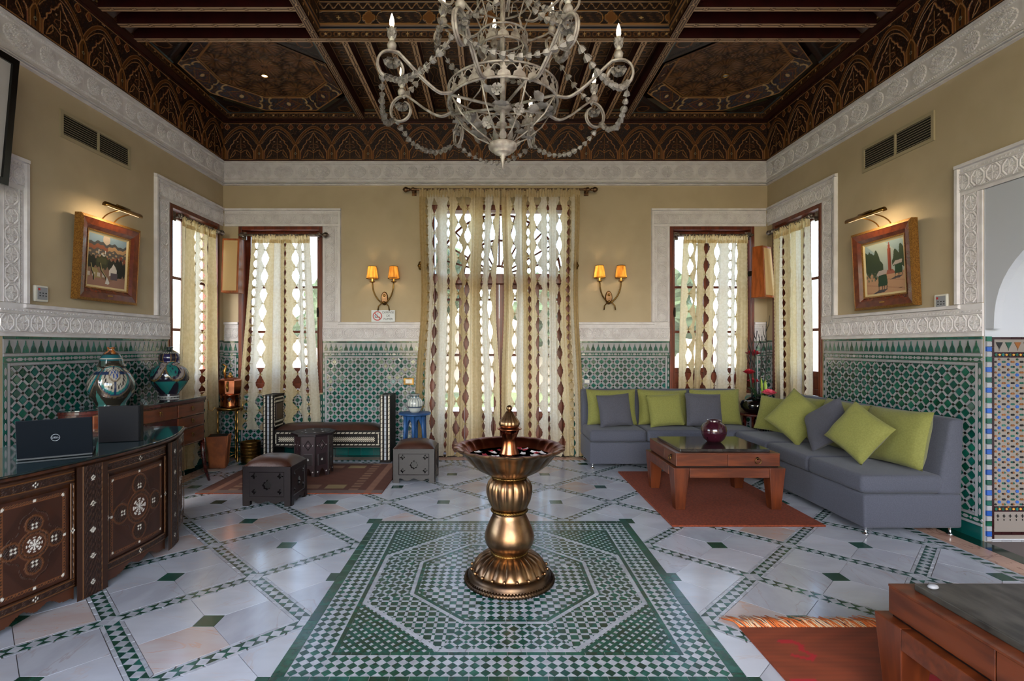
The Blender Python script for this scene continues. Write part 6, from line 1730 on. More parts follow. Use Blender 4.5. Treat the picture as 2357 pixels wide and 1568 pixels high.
def paint_right():
    p = Paint(1, 1, 130, 130, 'a6b0aa'); n1 = .03 * np.sin(p.x * 13) + .02 * np.sin(p.x * 31 + p.y * 20)
    p.c *= (1 + .06 * np.sin(p.x * 9 + 3 * np.sin(p.y * 7)))[..., None]; p.fill((p.y > .75) & (np.sin(p.x * 7 + p.y * 9) > .2), '8fa3a8')
    p.fill((p.y < .38 + n1), 'b98f70'); p.fill((p.y < .38) & (np.sin(p.y * 40 + p.x * 6) > .85), 'ad8266')
    for cx, cy, rx, ry in ((.06, .62, .1, .26), (.25, .58, .16, .26), (.40, .50, .09, .16), (.82, .62, .11, .18), (.95, .66, .1, .22)): p.fill(((p.x - cx) / rx) ** 2 + ((p.y - cy) / ry) ** 2 < 1 + .35 * np.sin(p.x * 40 + p.y * 10), '34432f')
    p.rect(.595, .68, .42, .86, '9a4a38'); p.rect(.612, .662, .86, .93, '8f4030'); p.rect(.628, .648, .93, .97, '8f4030'); p.poly([(.55, .36), (.57, .44), (.72, .44), (.78, .36)], '9a5a48'); p.fill((p.x > .64) & (p.x < .68) & (p.y > .42) & (p.y < .86), '7d382a')
    for cx, cy, s in ((.45, .20, 1.0), (.86, .40, .78)):
        p.poly([(cx - .13 * s, cy - .06 * s), (cx - .12 * s, cy + .14 * s), (cx - .04 * s, cy + .18 * s), (cx + .10 * s, cy + .16 * s), (cx + .12 * s, cy), (cx + .10 * s, cy - .06 * s)], '24402c')
        p.poly([(cx - .2 * s, cy + .14 * s), (cx - .1 * s, cy + .25 * s), (cx + .12 * s, cy + .26 * s), (cx + .1 * s, cy + .18 * s)], 'b0a29c')
        for d in (-.11, -.02, .03, .10): p.line([(cx + d * s, cy - .05 * s), (cx + (d - .01) * s, cy - .14 * s)], .008 * s, '2a2a26')
        p.poly([(cx - .3 * s, cy - .20 * s), (cx - .1 * s, cy - .13 * s), (cx + .12 * s, cy - .12 * s), (cx + .02 * s, cy - .18 * s)], '4a4448')
    p.fill((p.x < .3) & (p.y < .42) & (p.y > .26) & (np.sin(p.x * 70) * np.sin(p.y * 40) > .3), '6a6a58'); p.line([(.84, .06), (.94, .07)], .006, '6a4a3a')
    return p
def painting(label, fr, u0, u1, v0, v1, art, tiltx=.05):
    t = thing('framed_painting', label, 'painting'); W, Hh = u1 - u0, v1 - v0
    base = fr @ T(u0, v0, .006) @ Matrix.Rotation(tiltx, 4, 'X')
    def ring(name, a, b_, z0, z1, z2, m):
        bb = MB()
        o = [(a, a), (W - a, a), (W - a, Hh - a), (a, Hh - a)]; i = [(b_, b_), (W - b_, b_), (W - b_, Hh - b_), (b_, Hh - b_)]
        vs = [(x, y, 0) for x, y in o] + [(x, y, z1) for x, y in o] + [(x, y, z2) for x, y in i] + [(x, y, 0) for x, y in i]
        fs = []
        for k in range(4):
            k2 = (k + 1) % 4
            fs += [(k, k2, 4 + k2, 4 + k), (4 + k, 4 + k2, 8 + k2, 8 + k), (8 + k, 8 + k2, 12 + k2, 12 + k)]
        bb.add([tuple(base @ Vector(p)) for p in vs], fs); bb.build(name, m, t)
    ring('gilt_edge', 0, .022, 0, .052, .060, 'gold_frame'); ring('wood_moulding', .022, .075, 0, .056, .048, 'frame_wood'); ring('wood_moulding', .075, .105, 0, .050, .030, 'frame_wood'); ring('gilt_slip', .105, .118, 0, .034, .030, 'gold_frame'); ring('linen_slip', .118, .136, 0, .026, .020, 'mat_cream')
    p = art; me = p.mesh('canvas', 'painted_matte', mapfn=lambda X, Y, Z: (X * (W - .27), Y * (Hh - .27), Z)); link('canvas', me, t, base @ T(.135, .135, .019))
    MB().prism(rect(W / 2 - .03, W / 2 + .03, .05, .062), .056, .058, mx=base).build('name_plate', 'brass', t)
    return t
painting('framed painting of a domed white building among trees on the left wall', FL, 4.245, 4.965, 1.785, 2.495, paint_left())
painting('framed painting of a red tower and green carriages on the right wall', FR, -4.985, -4.265, 1.735, 2.455, paint_right())
def picture_light(label, fr, u0, u1, v, out, arms, va):
    t = thing('picture_light', label, 'lamp')
    bb = MB(); n = 10
    prof = [(math.cos(a), math.sin(a)) for a in [PI * 1.25 * k / n - .62 for k in range(n + 1)]]
    R_ = .026; vs = []
    for u in (u0, u1): vs += [tuple(fr @ Vector((u, v + R_ * s, out + R_ * c))) for c, s in prof]
    bb.add(vs, [(k, n + 1 + k, n + 2 + k, k + 1) for k in range(n)] + [tuple(range(n + 1)), tuple(range(2 * n + 1, n, -1))], 0, True); o = bb.build('shade', 'brass', t); s = o.modifiers.new('s', 'SOLIDIFY'); s.thickness = .002
    MB().tube([fr @ Vector((u0 + .02, v - .004, out)), fr @ Vector((u1 - .02, v - .004, out))], .006, 8).build('lamp_tube', 'bulb_soft', t)
    MB().tube([fr @ Vector(((u0 + u1) / 2 - .08, v + R_ + .004, out)), fr @ Vector(((u0 + u1) / 2 + .08, v + R_ + .004, out))], .008, 8).build('switch_rail', 'brass_dark', t)
    for u in arms:
        MB().tube([fr @ Vector((u, va + (v - va) * math.sin(q * PI / 2), .045 + (out - .045) * (1 - math.cos(q * PI / 2)))) for q in [k / 8 for k in range(9)]], .0055, 6).build('arm', 'brass', t)
    L = lamp('picture_light_glow', 'AREA', (0, 0, 0), (0, 0, 0), 2.6, (1, .78, .48), .36, .03); L.parent = t
    L.data.spread = math.radians(150)
    c = fr @ Vector(((u0 + u1) / 2, v - .012, out)); aim = fr @ Vector(((u0 + u1) / 2, v - .16, 0.0)); d = (aim - c).normalized()
    z = -d; x = (fr @ Vector((1, 0, 0)) - fr @ Vector((0, 0, 0))).normalized(); y = z.cross(x)
    L.matrix_basis = Matrix(((x.x, y.x, z.x, c.x), (x.y, y.y, z.y, c.y), (x.z, y.z, z.z, c.z), (0, 0, 0, 1)))
    g = lamp('picture_light_glow', 'POINT', tuple(fr @ Vector(((u0 + u1) / 2 - math.copysign(.12, -1) * 0, v - .03, out - .05))), (0, 0, 0), .9, (1, .76, .45), .03); g.parent = t
mat('bulb_soft', 'fff0d8', 0.4, emit=('ffd9a0', 4.0))
picture_light('brass picture light over the left painting', FL, 4.33, 4.76, 2.575, .225, (4.53, 4.67), 2.47)
picture_light('brass picture light over the right painting', FR, -4.84, -4.385, 2.545, .225, (-4.68, -4.54), 2.44)
def bp_():
    t = thing('black_framed_picture', 'black framed print hanging high at the left edge', 'picture', (0, 0, 0))
    fr = frame((XL + .09, 2.48, 2.50), (0, 1, 0), (0, 0, 1)) @ Matrix.Rotation(.09, 4, 'X')
    W, Hh = 1.10, 0.86
    for q in (rect(0, W, 0, .045), rect(0, W, Hh - .045, Hh), rect(0, .045, .045, Hh - .045), rect(W - .045, W, .045, Hh - .045)): MB().prism(q, 0, .028, mx=fr).build('frame', 'black_frame', t)
    p = Paint(W - .09, Hh - .09, 90, 70, 'b3aeac')
    for k in range(7): p.line([(.15 + k * .12, .05), (.2 + k * .11, .22 + .05 * math.sin(k * 2)), (.1 + k * .13, .34)], .003, '8a8684')
    link('print', p.mesh('print', 'painted_matte'), t, fr @ T(.045, .045, .012))
bp_()
# sconces
def sconce(label, x, z, tiltr):
    t = thing('wall_sconce', label, 'sconce', (x, YB, z))
    prof = []
    b = MB(); n = 24; out = [(.048 * math.cos(2 * PI * k / n), .01 + .088 * math.sin(2 * PI * k / n)) for k in range(n)]
    inn = [(.036 * math.cos(2 * PI * k / n), .01 + .072 * math.sin(2 * PI * k / n)) for k in range(n)]
    fr = frame((0, 0, 0), (1, 0, 0), (0, 0, 1)); b.prism(out, .001, .016, mx=fr, top=inn); b.build('back_plate', 'bronze', t)
    MB().sphere((0, -.022, .045), .017, 12, 8).build('boss', 'brass', t); MB().sphere((0, -.045, -.045), .020, 10, 8, sc3=(1.2, .8, .8)).build('knot', 'brass_dark', t)
    for s in (-1, 1):
        arm_ = smooth_prof([(0, 0)], 1) if False else None
        A = [(s * .005, -.04, -.055), (s * .045, -.055, -.035), (s * .095, -.075, .03), (s * .125, -.09, .11), (s * .135, -.095, .20)]
        A = [tuple(.5 * (2 * A[i][q] + (-A[max(0, i - 1)][q] + A[i + 1][q]) * tt + (2 * A[max(0, i - 1)][q] - 5 * A[i][q] + 4 * A[i + 1][q] - A[min(4, i + 2)][q]) * tt ** 2 + (-A[max(0, i - 1)][q] + 3 * A[i][q] - 3 * A[i + 1][q] + A[min(4, i + 2)][q]) * tt ** 3) for q in range(3)) for i in range(4) for tt in (0, .25, .5, .75)] + [A[-1]]
        MB().tube(A, .0095, 8).build('arm', 'brass_dark', t)
        MB().tube([(s * -.005, -.04, -.055), (s * .03, -.055, -.06), (s * .065, -.06, -.095), (s * .072, -.06, -.15)], .008, 8).build('tail', 'brass_dark', t)
        c = (s * .135, -.095, .20)
        MB().lathe([(.005, 0), (.030, .006), (.036, .014), (.028, .018), (.010, .016), (.010, .05)], 20, c).build('drip_cup', 'brass', t)
        nn = 72
        sh = MB(); sh.lathe([(.072, .052), (.068, .075), (.050, .205)], nn, c, fn=lambda a, i: 1 + .022 * math.cos(a * 36)); sh.f = [f for f in sh.f if len(f) == 4]; sh.m = sh.m[:len(sh.f)]; sh.s = sh.s[:len(sh.f)]
        so = sh.build('shade', 'shade', t)
        for R_, zz in ((.0725, .053), (.0505, .205)): MB().tube([(c[0] + R_ * math.cos(2 * PI * k / 36), c[1] + R_ * math.sin(2 * PI * k / 36), c[2] + zz) for k in range(36)], .0030, 5, closed=True).build('shade_trim', 'shade_trim', so)
        MB().sphere((c[0], c[1], c[2] + .115), .016, 10, 8, sc3=(1, 1, 1.5)).build('light_bulb', 'bulb_soft', t)
        g = lamp('sconce_glow', 'POINT', (c[0], c[1], c[2] + .115), (0, 0, 0), 12.0 if s * tiltr < 0 else 8.0, (1, .72, .38), .018); g.parent = t
sconce('twin-shaded brass wall sconce above the no-smoking sign', -1.372, 1.995, 1)
sconce('twin-shaded brass wall sconce right of the garden door', 1.495, 2.005, 1)
# sign
sg = thing('no_smoking_sign', 'white no-smoking sign lettered DEFENSE DE FUMER below the left sconce', 'sign', (-1.534, YB - .03, DB + .001))
MB().box(0, .300, 0, .004, 0, .148).build('board', 'sign_white', sg)
fr = frame((0, -.0008, 0), (1, 0, 0), (0, 0, 1))
def flat_ring(cx, cz, r0, r1, m, name, n=40):
    b = MB(); vs = [(cx + r * math.cos(2 * PI * k / n), -.0008, cz + r * math.sin(2 * PI * k / n)) for r in (r0, r1) for k in range(n)]
    b.add(vs, [(k, (k + 1) % n, n + (k + 1) % n, n + k) for k in range(n)]); b.build(name, m, sg)
flat_ring(.077, .074, .048, .060, 'plastic_red', 'red_ring')
MB().prism([(.036, .108), (.044, .116), (.118, .040), (.110, .032)][::-1], 0, .0014, mx=fr).build('red_slash', 'plastic_red', sg)
MB().prism(rect(.042, .112, .054, .064), 0, .001, mx=fr).build('cigarette', 'ink_dark', sg)
MB().prism([(.046, .066), (.040, .084), (.056, .100), (.060, .096), (.050, .084), (.053, .066)][::-1], 0, .0008, mx=fr).build('smoke', 'rail_blue', sg)
MB().prism([(.080, .090), (.088, .106), (.084, .112), (.076, .094)], 0, .0008, mx=fr).build('smoke', 'rail_blue', sg)
for txt, z in (('DEFENSE', .118), ('DE', .076), ('FUMER', .034)): link('lettering', text_mesh(txt, .038, 'ink_dark'), sg, T(.214, -.0008, z) @ frame((0, 0, 0), (1, 0, 0), (0, 0, 1)))
def switch(label, x, z, w_, h_, fm):
    t = thing('wall_switch', label, 'switch', (x, YB - .0125, z))
    MB().box(-w_ / 2, w_ / 2, -.012, .0, -h_ / 2, h_ / 2).build('plate', fm, t, bevel=.003)
    MB().box(-w_ * .30, w_ * .02, -.016, -.012, -h_ * .30, h_ * .30).build('rocker', 'plastic_white', t, bevel=.002); MB().box(w_ * .03, w_ * .34, -.016, -.012, -h_ * .30, h_ * .30).build('rocker', 'plastic_white', t, bevel=.002)
switch('brass-framed light switch on the tiles left of the garden curtain', -1.06, .945, .132, .088, 'brass_dark'); switch('small white socket on the tiles above the back sofa', 1.212, .945, .085, .062, 'plastic_grey')
for x, lab in ((-.868, 'brass rosette curtain tieback left of the garden curtain'), (1.03, 'brass rosette curtain tieback right of the garden curtain')):
    t = thing('curtain_tieback', lab, 'tieback', (x, YB, 2.41)); ax = Matrix.Rotation(PI / 2, 3, 'X')
    MB().lathe([(.010, 0), (.010, .09), (.05, .092), (.066, .10), (.060, .112), (.030, .116), (.001, .124)], 32, ax=ax, fn=lambda a, i: 1 + (.06 * math.cos(8 * a) if i in (3, 4) else 0)).build('rosette', 'brass_dark', t)
    for k in range(8): MB().sphere((.04 * math.cos(k * PI / 4), -.112, .04 * math.sin(k * PI / 4)), .012, 8, 6).build('petal_boss', 'brass', t)
# wall speakers in the window corners
def speaker(label, x, y, z0, z1, rz, w0, w1, d, lean):
    t = thing('wall_speaker', label, 'speaker', (x, y, z0), rz); h = z1 - z0
    MB().taper(-w0 / 2, w0 / 2, -d, 0, 0, -w1 / 2, w1 / 2, -d * .75, 0, h).build('cabinet', 'speaker_wood', t, bevel=.004)
    MB().add([(-w0 / 2 + .02, -d - .004, .025), (w0 / 2 - .02, -d - .004, .025), (w1 / 2 - .02, -d * .75 - .006, h - .025), (-w1 / 2 + .02, -d * .75 - .006, h - .025), (-w0 / 2 + .02, -d + .01, .025), (w0 / 2 - .02, -d + .01, .025), (w1 / 2 - .02, -d * .75 + .01, h - .025), (-w1 / 2 + .02, -d * .75 + .01, h - .025)],
             [(0, 1, 2, 3), (0, 4, 5, 1), (1, 5, 6, 2), (2, 6, 7, 3), (3, 7, 4, 0)]).build('grille', 'speaker_grille', t)
    MB().box(-.02, .02, 0, .10, h * .45, h * .55).build('bracket', 'iron', t)
speaker('wooden loudspeaker with cream grille in the left window corner', -3.17, 6.44, 2.04, 2.70, .55 - PI / 2 * .3, .20, .20, .17, 0)
speaker('wooden loudspeaker with cream grille in the right window corner', 3.27, 6.44, 1.985, 2.61, .62, .26, .20, .17, .12)
# ================================================================ curtains, rods and rings
def curtain(label, fr, top, bot, zt, zb, d0, strips, folds, amp, seed, flare=1.0, tie=None, side=0):
    """strips: (kind, u0, u1) in 0..1 across the curtain; real cut-work strips that follow the folds"""
    t = thing('curtain', label, 'curtain'); rn = random.Random(seed); ph = rn.uniform(0, 6); ph2 = rn.uniform(0, 6)
    Hh = zt - zb; nv = int(Hh / .014)
    def S(u, v):
        e = v ** flare
        a, b_ = top[0] + (bot[0] - top[0]) * e, top[1] + (bot[1] - top[1]) * e
        if tie:
            k = tie[1] * math.exp(-((v - tie[0]) / .22) ** 2); a += k; b_ -= k
        f = math.sin(2 * PI * folds * u + ph + .5 * math.sin(3 * v)) + .40 * math.sin(2 * PI * folds * 2.3 * u + ph2 + .8 * math.sin(2 * v)) + .22 * math.sin(2 * PI * folds * 5.1 * u + ph + 1.5 * v)
        sway = .012 * math.sin(5 * v + 9 * u + ph)
        return fr @ Vector((a + (b_ - a) * u + sway * v, zt - Hh * v, d0 + amp * f * (.35 + .65 * min(1, v * 3))))
    def sheet(edge, v0, v1, m, name, nc=4, parent=t):
        b = MB(); vs = []; n = max(4, int((v1 - v0) * nv)); j = 0; rows = 0
        for i in range(n + 1):
            v = v0 + (v1 - v0) * i / n; l, r = edge(v)
            rdg = .0045 * abs(math.sin(PI * v * Hh / .034)) if name == 'quilted_strip' else 0.0
            for c in range(nc + 1): vs.append(S(l + (r - l) * c / nc, v) + NRM * (rdg * math.sin(PI * c / nc)))
            rows += 1
        b.add(vs, [(i * (nc + 1) + c, i * (nc + 1) + c + 1, (i + 1) * (nc + 1) + c + 1, (i + 1) * (nc + 1) + c) for i in range(n) for c in range(nc)], 0, True)
        return b.build(name, m, parent)
    kn = MB(); NRM = fr.to_3x3() @ Vector((0, 0, 1)); Wm = abs(top[1] - top[0])
    strips = [(k_, w_ * (1.32 if k_.startswith('gap') else 1)) for k_, w_ in strips]; tot = sum(x[1] for x in strips); pos = 0.0; lay_ = []
    for kind, wd in strips: lay_.append((kind, pos / tot, (pos + wd) / tot)); pos += wd
    gaps = {}
    for i, (kind, u0, u1) in enumerate(lay_):
        if kind.startswith('gap'):
            L2 = {'gap': .225, 'gapS': .120, 'gapL': .30}[kind] / Hh; gaps[i] = (u0, u1, L2, rn.random(), rn.uniform(.35, .65))
    def touch(g, v):
        u0, u1, L2, o, sh = g; A = abs(math.cos(PI * (v / L2 + o))); return (.62 * A ** 3.0 + .30 * A + .07 * math.sin(2 * PI * 6 * (v / L2 + o)))
    for i, (kind, u0, u1) in enumerate(lay_):
        if kind.startswith('gap'): continue
        gl, gr = gaps.get(i - 1), gaps.get(i + 1); o = rn.random(); fine = .045 / Hh
        def ed(v, gl=gl, gr=gr, u0=u0, u1=u1, o=o):
            sc_ = .0035 / Wm * abs(math.sin(PI * (v / fine + o))); l, r = u0 - sc_, u1 + sc_
            if gl: l = u0 - (gl[1] - gl[0]) * (1 - gl[4]) * max(0.0, touch(gl, v))
            if gr: r = u1 + (gr[1] - gr[0]) * gr[4] * max(0.0, touch(gr, v))
            return l, r
        nm = {'white': 'quilted_strip', 'solid': 'quilted_strip', 'tan': 'satin_strip', 'thin': 'satin_strip'}[kind]
        sheet(ed, .015, 1, {'white': 'fabric_white', 'solid': 'fabric_cream', 'tan': 'fabric_tan', 'thin': 'fabric_tan'}[kind], nm, 12)
    for g in gaps.values():
        k = math.ceil(.04 / g[2] + g[3]) 
        while (k - g[3]) * g[2] < .97:
            knot(kn, S, g[0] + (g[1] - g[0]) * g[4], (k - g[3]) * g[2], .015 / Wm, .012 / Hh); k += 1
    def head(v): return (0, 1)
    b = MB(); n = 160; vs = []
    for j in range(7):
        for i in range(n + 1):
            u = i / n; p = S(u, j / 6 * .11 / Hh) ; q = fr.to_3x3() @ Vector((0, 0, 1)); r = fr.to_3x3() @ Vector((1, 0, 0))
            wv = math.sin(u * Wm * 2 * PI / .034 + 1.5 * math.sin(u * 31)); pin = .4 + .6 * abs(j / 6 - .55) * 2
            vs.append(p + q * (.014 * wv * pin + .004) + r * (.006 * math.sin(u * 190)) + Vector((0, 0, .028 - .010 * (j == 0) * (1 + math.sin(u * 120)))))
    b.add(vs, [(j * (n + 1) + i, j * (n + 1) + i + 1, (j + 1) * (n + 1) + i + 1, (j + 1) * (n + 1) + i) for j in range(6) for i in range(n)], 0, True); b.build('gathered_heading', 'fabric_cream', t)
    if kn.f: stuff(kn.build('embroidered_knots', 'fabric_knot', t))
    return t
def knot(b, S, u, v, du, dv):
    def q(pts): 
        vs = [S(u + a * du, v + c * dv) for a, c in pts]; nrm = (vs[1] - vs[0]).cross(vs[-1] - vs[0]).normalized() * .003
        if nrm.y > 0: nrm = -nrm
        b.add([p + nrm for p in vs], [tuple(range(len(vs)))])
    q([(-1.9, -.12), (1.9, -.12), (1.9, .12), (-1.9, .12)]); q([(-.6, -1), (-.1, 0), (.1, 0), (.6, -1)]); q([(.6, 1), (.1, 0), (-.1, 0), (-.6, 1)]); q([(-1, -.5), (-.3, 0), (-1, .5)]); q([(1, .5), (.3, 0), (1, -.5)])
def rod(label, fr, u0, u1, z, d, rings, m='rod_metal', r=.014, fin=(True, True)):
    t = thing('curtain_rod', label, 'curtain rod')
    n = 40; pts = [fr @ Vector((u0 + (u1 - u0) * k / n, z, d)) for k in range(n + 1)]
    MB().tube(pts, [r * (1 + .12 * (k % 2)) for k in range(n + 1)], 8).build('pole', m, t)
    R3 = fr.to_3x3()
    for k, (u, s) in enumerate(((u0, -1), (u1, 1))):
        if fin[k]:
            ax = Matrix((R3 @ Vector((0, 0, 1)), R3 @ Vector((0, 1, 0)), R3 @ Vector((s, 0, 0)))).transposed()
            MB().lathe([(.012, 0), (.022, .006), (.016, .018), (.028, .034), (.034, .052), (.024, .074), (.010, .088), (.001, .092)], 16, tuple(fr @ Vector((u, z, d))), ax=ax, fn=lambda a, i: 1 + .10 * math.cos(8 * a) * (i in (3, 4, 5))).build('finial', m, t)
        ub = u - s * .04
        MB().tube([fr @ Vector((ub, z - .012, .004)), fr @ Vector((ub, z - .012, d))], .012, 6).build('bracket', m, t)
        MB().prism(rect(ub - .028, ub + .028, z - .05, z + .05), .002, .016, mx=fr).build('bracket_plate', m, t)
        MB().tube([fr @ Vector((ub - .016 + .004 * q, z, d)) for q in range(9)], [.024 + .005 * (q % 2) for q in range(9)], 10).build('bracket_cup', m, t)
    for u in rings:
        MB().tube([fr @ Vector((u + .004 * math.sin(2 * a), z - .013 + .026 * math.cos(a), d + .026 * math.sin(a))) for a in [2 * PI * q / 18 for q in range(18)]], .0034, 5, closed=True).build('ring', 'rod_metal', t)
    return t
# garden door: two halves
rod('long twisted bronze curtain rod above the garden door', FB, -1.03, 1.245, 3.365, .115, [-.84 + k * .094 for k in range(20)], 'rod_bronze', .013)
LA = [('tan', .075), ('gapS', .03), ('white', .06), ('gap', .06), ('white', .13), ('gapS', .035), ('solid', .07), ('gap', .085), ('thin', .022), ('gap', .07), ('solid', .055), ('tan', .11), ('gapS', .03), ('white', .075), ('gapL', .055), ('solid', .05)]
RB = [('tan', .08), ('solid', .05), ('gap', .055), ('white', .10), ('tan', .06), ('gapS', .04), ('solid', .06), ('gap', .085), ('white', .07), ('gapS', .035), ('white', .10), ('gap', .07), ('solid', .07), ('gapS', .045), ('white', .055), ('tan', .075)]
curtain('left half of the cream cut-work curtain before the garden door', FB, (-.905, .10), (-.965, .09), 3.345, .015, .135, LA, 5.5, .036, 3, 1.3, tie=(.42, .05))
curtain('right half of the cream cut-work curtain before the garden door', FB, (.12, 1.105), (.13, 1.155), 3.345, .015, .135, RB, 5.5, .036, 8, 1.3, tie=(.42, .035))
# window curtains
rod('curtain rod of the left wall window', FL, 5.58, 6.42, 2.80, .085, [5.70 + k * .085 for k in range(8)], r=.015, fin=(False, True))
curtain('cream cut-work curtain at the left wall window', FL, (5.62, 6.30), (5.50, 6.36), 2.775, .04, .092, [('solid', .05), ('gap', .05), ('tan', .12), ('gapS', .03), ('white', .12), ('gapS', .04), ('solid', .09), ('gap', .05), ('tan', .13)], 3.2, .024, 21, 1.0)
rod('curtain rod of the back left window', FB, -3.20, -2.15, 2.80, .085, [-2.97, -2.93, -2.88, -2.865, -2.72, -2.60, -2.47, -2.33], r=.013, fin=(False, True))
curtain('cream cut-work curtain at the back left window', FB, (-3.02, -2.30), (-3.20, -2.17), 2.775, .34, .092, [('tan', .05), ('gapS', .03), ('white', .06), ('gap', .085), ('solid', .06), ('white', .09), ('tan', .05), ('gapS', .03), ('solid', .07), ('gap', .07), ('white', .05), ('gapS', .025), ('white', .09)], 3.4, .022, 14, 1.0)
rod('curtain rod of the back right window', FB, 2.31, 3.30, 2.80, .085, [2.46, 2.56, 2.68, 2.74, 2.86, 3.0, 3.14, 3.22], r=.013, fin=(False, False))
curtain('cream cut-work curtain at the back right window', FB, (2.42, 3.22), (2.34, 3.20), 2.775, .30, .092, [('solid', .07), ('gap', .06), ('thin', .016), ('gapL', .03), ('tan', .09), ('gap', .06), ('solid', .06), ('gap', .065), ('white', .12), ('gapS', .035), ('white', .05), ('gap', .035), ('tan', .12)], 3.6, .022, 33, 1.0)
rod('curtain rod of the right wall window', FR, -6.42, -5.60, 2.80, .085, [-6.30 + k * .085 for k in range(8)], r=.015, fin=(True, False))
curtain('cream cut-work curtain at the right wall window', FR, (-6.34, -5.64), (-6.30, -5.60), 2.775, .25, .092, [('tan', .10), ('gapS', .03), ('white', .06), ('gapS', .03), ('tan', .09), ('gap', .05), ('solid', .09), ('white', .08), ('tan', .08), ('gapS', .03), ('white', .06)], 3.2, .022, 44, 1.0)
# ================================================================ chandelier
ch = thing('chandelier', 'large pale painted metal chandelier with leaf garlands above the fountain', 'chandelier', (.065, 3.10, 0))
CP, CLF = 'chand_paint', 'chand_leaf'
MB().lathe([(.003, 2.447), (.004, 2.47), (.012, 2.512), (.016, 2.520), (.010, 2.526), (.050, 2.544), (.054, 2.547), (.052, 2.551), (.072, 2.561), (.082, 2.572), (.085, 2.584), (.085, 2.594), (.078, 2.600), (.020, 2.604)], 40).build('bottom_bowl', CP, ch)
MB().tube([(0, 0, 2.60), (0, 0, 4.80)], .0165, 10).build('central_stem', CP, ch)
MB().lathe([(.018, 2.80), (.052, 2.806), (.056, 2.818), (.052, 2.832), (.018, 2.84)], 32).build('spoke_hub', CP, ch)
MB().lathe([(.02, 4.78), (.08, 4.80), (.09, 4.845)], 24).build('ceiling_rose', CP, ch)
def gallery(R, z0, z1, n, name):
    """pierced band of little lamp-shaped cut-outs between two rings"""
    g = MB(); m = 12; vs = []; fs = []
    hh = z1 - z0
    pr = [(-.46, .06), (-.46, .14), (-.40, .36), (-.22, .46), (-.10, .52), (-.26, .62), (-.10, .70), (-.06, .84), (0, .97)]
    pr = pr + [(-a, c) for a, c in reversed(pr[:-1])]
    o = MB().tube([(R * math.cos(2 * PI * k / 72), R * math.sin(2 * PI * k / 72), z1) for k in range(72)], .006, 6, closed=True).build(name, CP, ch)
    rope(R, z0, .0075, 120, 360).build('rope_rim', CP, o)
    for k in range(n):
        a = 2 * PI * k / n; w = 2 * PI * R / n * .92
        b = MB(); k2 = len(pr); vs = []
        for off in (-.0015, .0015):
            for (x, y) in pr:
                aa = a + x * w / R; vs.append(((R + off) * math.cos(aa), (R + off) * math.sin(aa), z0 + y * hh))
        b.add(vs, [tuple(range(k2)), tuple(reversed(range(k2, 2 * k2)))] + [(i, k2 + i, k2 + (i + 1) % k2, (i + 1) % k2) for i in range(k2)]); b.build('lamp_cutout', CP, o)
        c = a + PI / n
        MB().tube([((R) * math.cos(c + q * w / R * .40), R * math.sin(c + q * w / R * .40), z1 - .012 - .03 * abs(q) ** 2) for q in (-1, -.6, -.2, .2, .6, 1)], .0028, 5).build('arch', CP, o)
    return o
gallery(.323, 2.835, 2.920, 24, 'lower_gallery'); gallery(.145, 3.155, 3.235, 12, 'upper_gallery')
for k in range(8):                                       # wheel spokes and basket wires
    a = k * PI / 4 + PI / 8; ca, sa = math.cos(a), math.sin(a)
    MB().tube([(.03 * ca, .03 * sa, 2.818), (.322 * ca, .322 * sa, 2.833)], .0085, 6).build('spoke', CP, ch)
    MB().tube([(.322 * ca, .322 * sa, 2.835), (.26 * ca, .26 * sa, 2.74), (.16 * ca, .16 * sa, 2.655), (.06 * ca, .06 * sa, 2.600)], .0045, 6).build('basket_wire', CP, ch)
    a += PI / 8; ca, sa = math.cos(a), math.sin(a)
    MB().tube([(.322 * ca, .322 * sa, 2.92), (.20 * ca, .20 * sa, 2.985), (.135 * ca, .135 * sa, 3.06), (.165 * ca, .165 * sa, 3.12), (.146 * ca, .146 * sa, 3.155)], .0045, 6).build('cage_wire', CP, ch)
    MB().tube([(.146 * ca, .146 * sa, 3.235), (.13 * ca, .13 * sa, 3.29), (.17 * ca, .17 * sa, 3.38), (.12 * ca, .12 * sa, 3.47), (.06 * ca, .06 * sa, 3.44), (.05 * ca, .05 * sa, 3.38)], .0045, 6).build('crown_wire', CP, ch)
MB().tube([(.15 * math.cos(2 * PI * k / 48), .15 * math.sin(2 * PI * k / 48), 3.44) for k in range(48)], .006, 6, closed=True).build('crown_ring', CP, ch)
def leafshape(Lg, W):
    b = MB(); n = 9; vs = []
    for i in range(n + 1):
        t = i / n; w = W * (math.sin(PI * t ** .8)) ** .8 if 0 < t < 1 else 0
        zz = .004 * math.sin(t * 18)
        vs += [(-w, t * Lg, .012 * t + .006 + zz), (-w * .5, t * Lg, .003 + .012 * t - zz), (0, t * Lg, .012 * t), (w * .5, t * Lg, .003 + .012 * t - zz), (w, t * Lg, .012 * t + .006 + zz)]
    return b.add(vs, [(5 * i + k, 5 * i + k + 1, 5 * i + k + 6, 5 * i + k + 5) for i in range(n) for k in range(4)], 0, True).mesh('leaf', CLF)
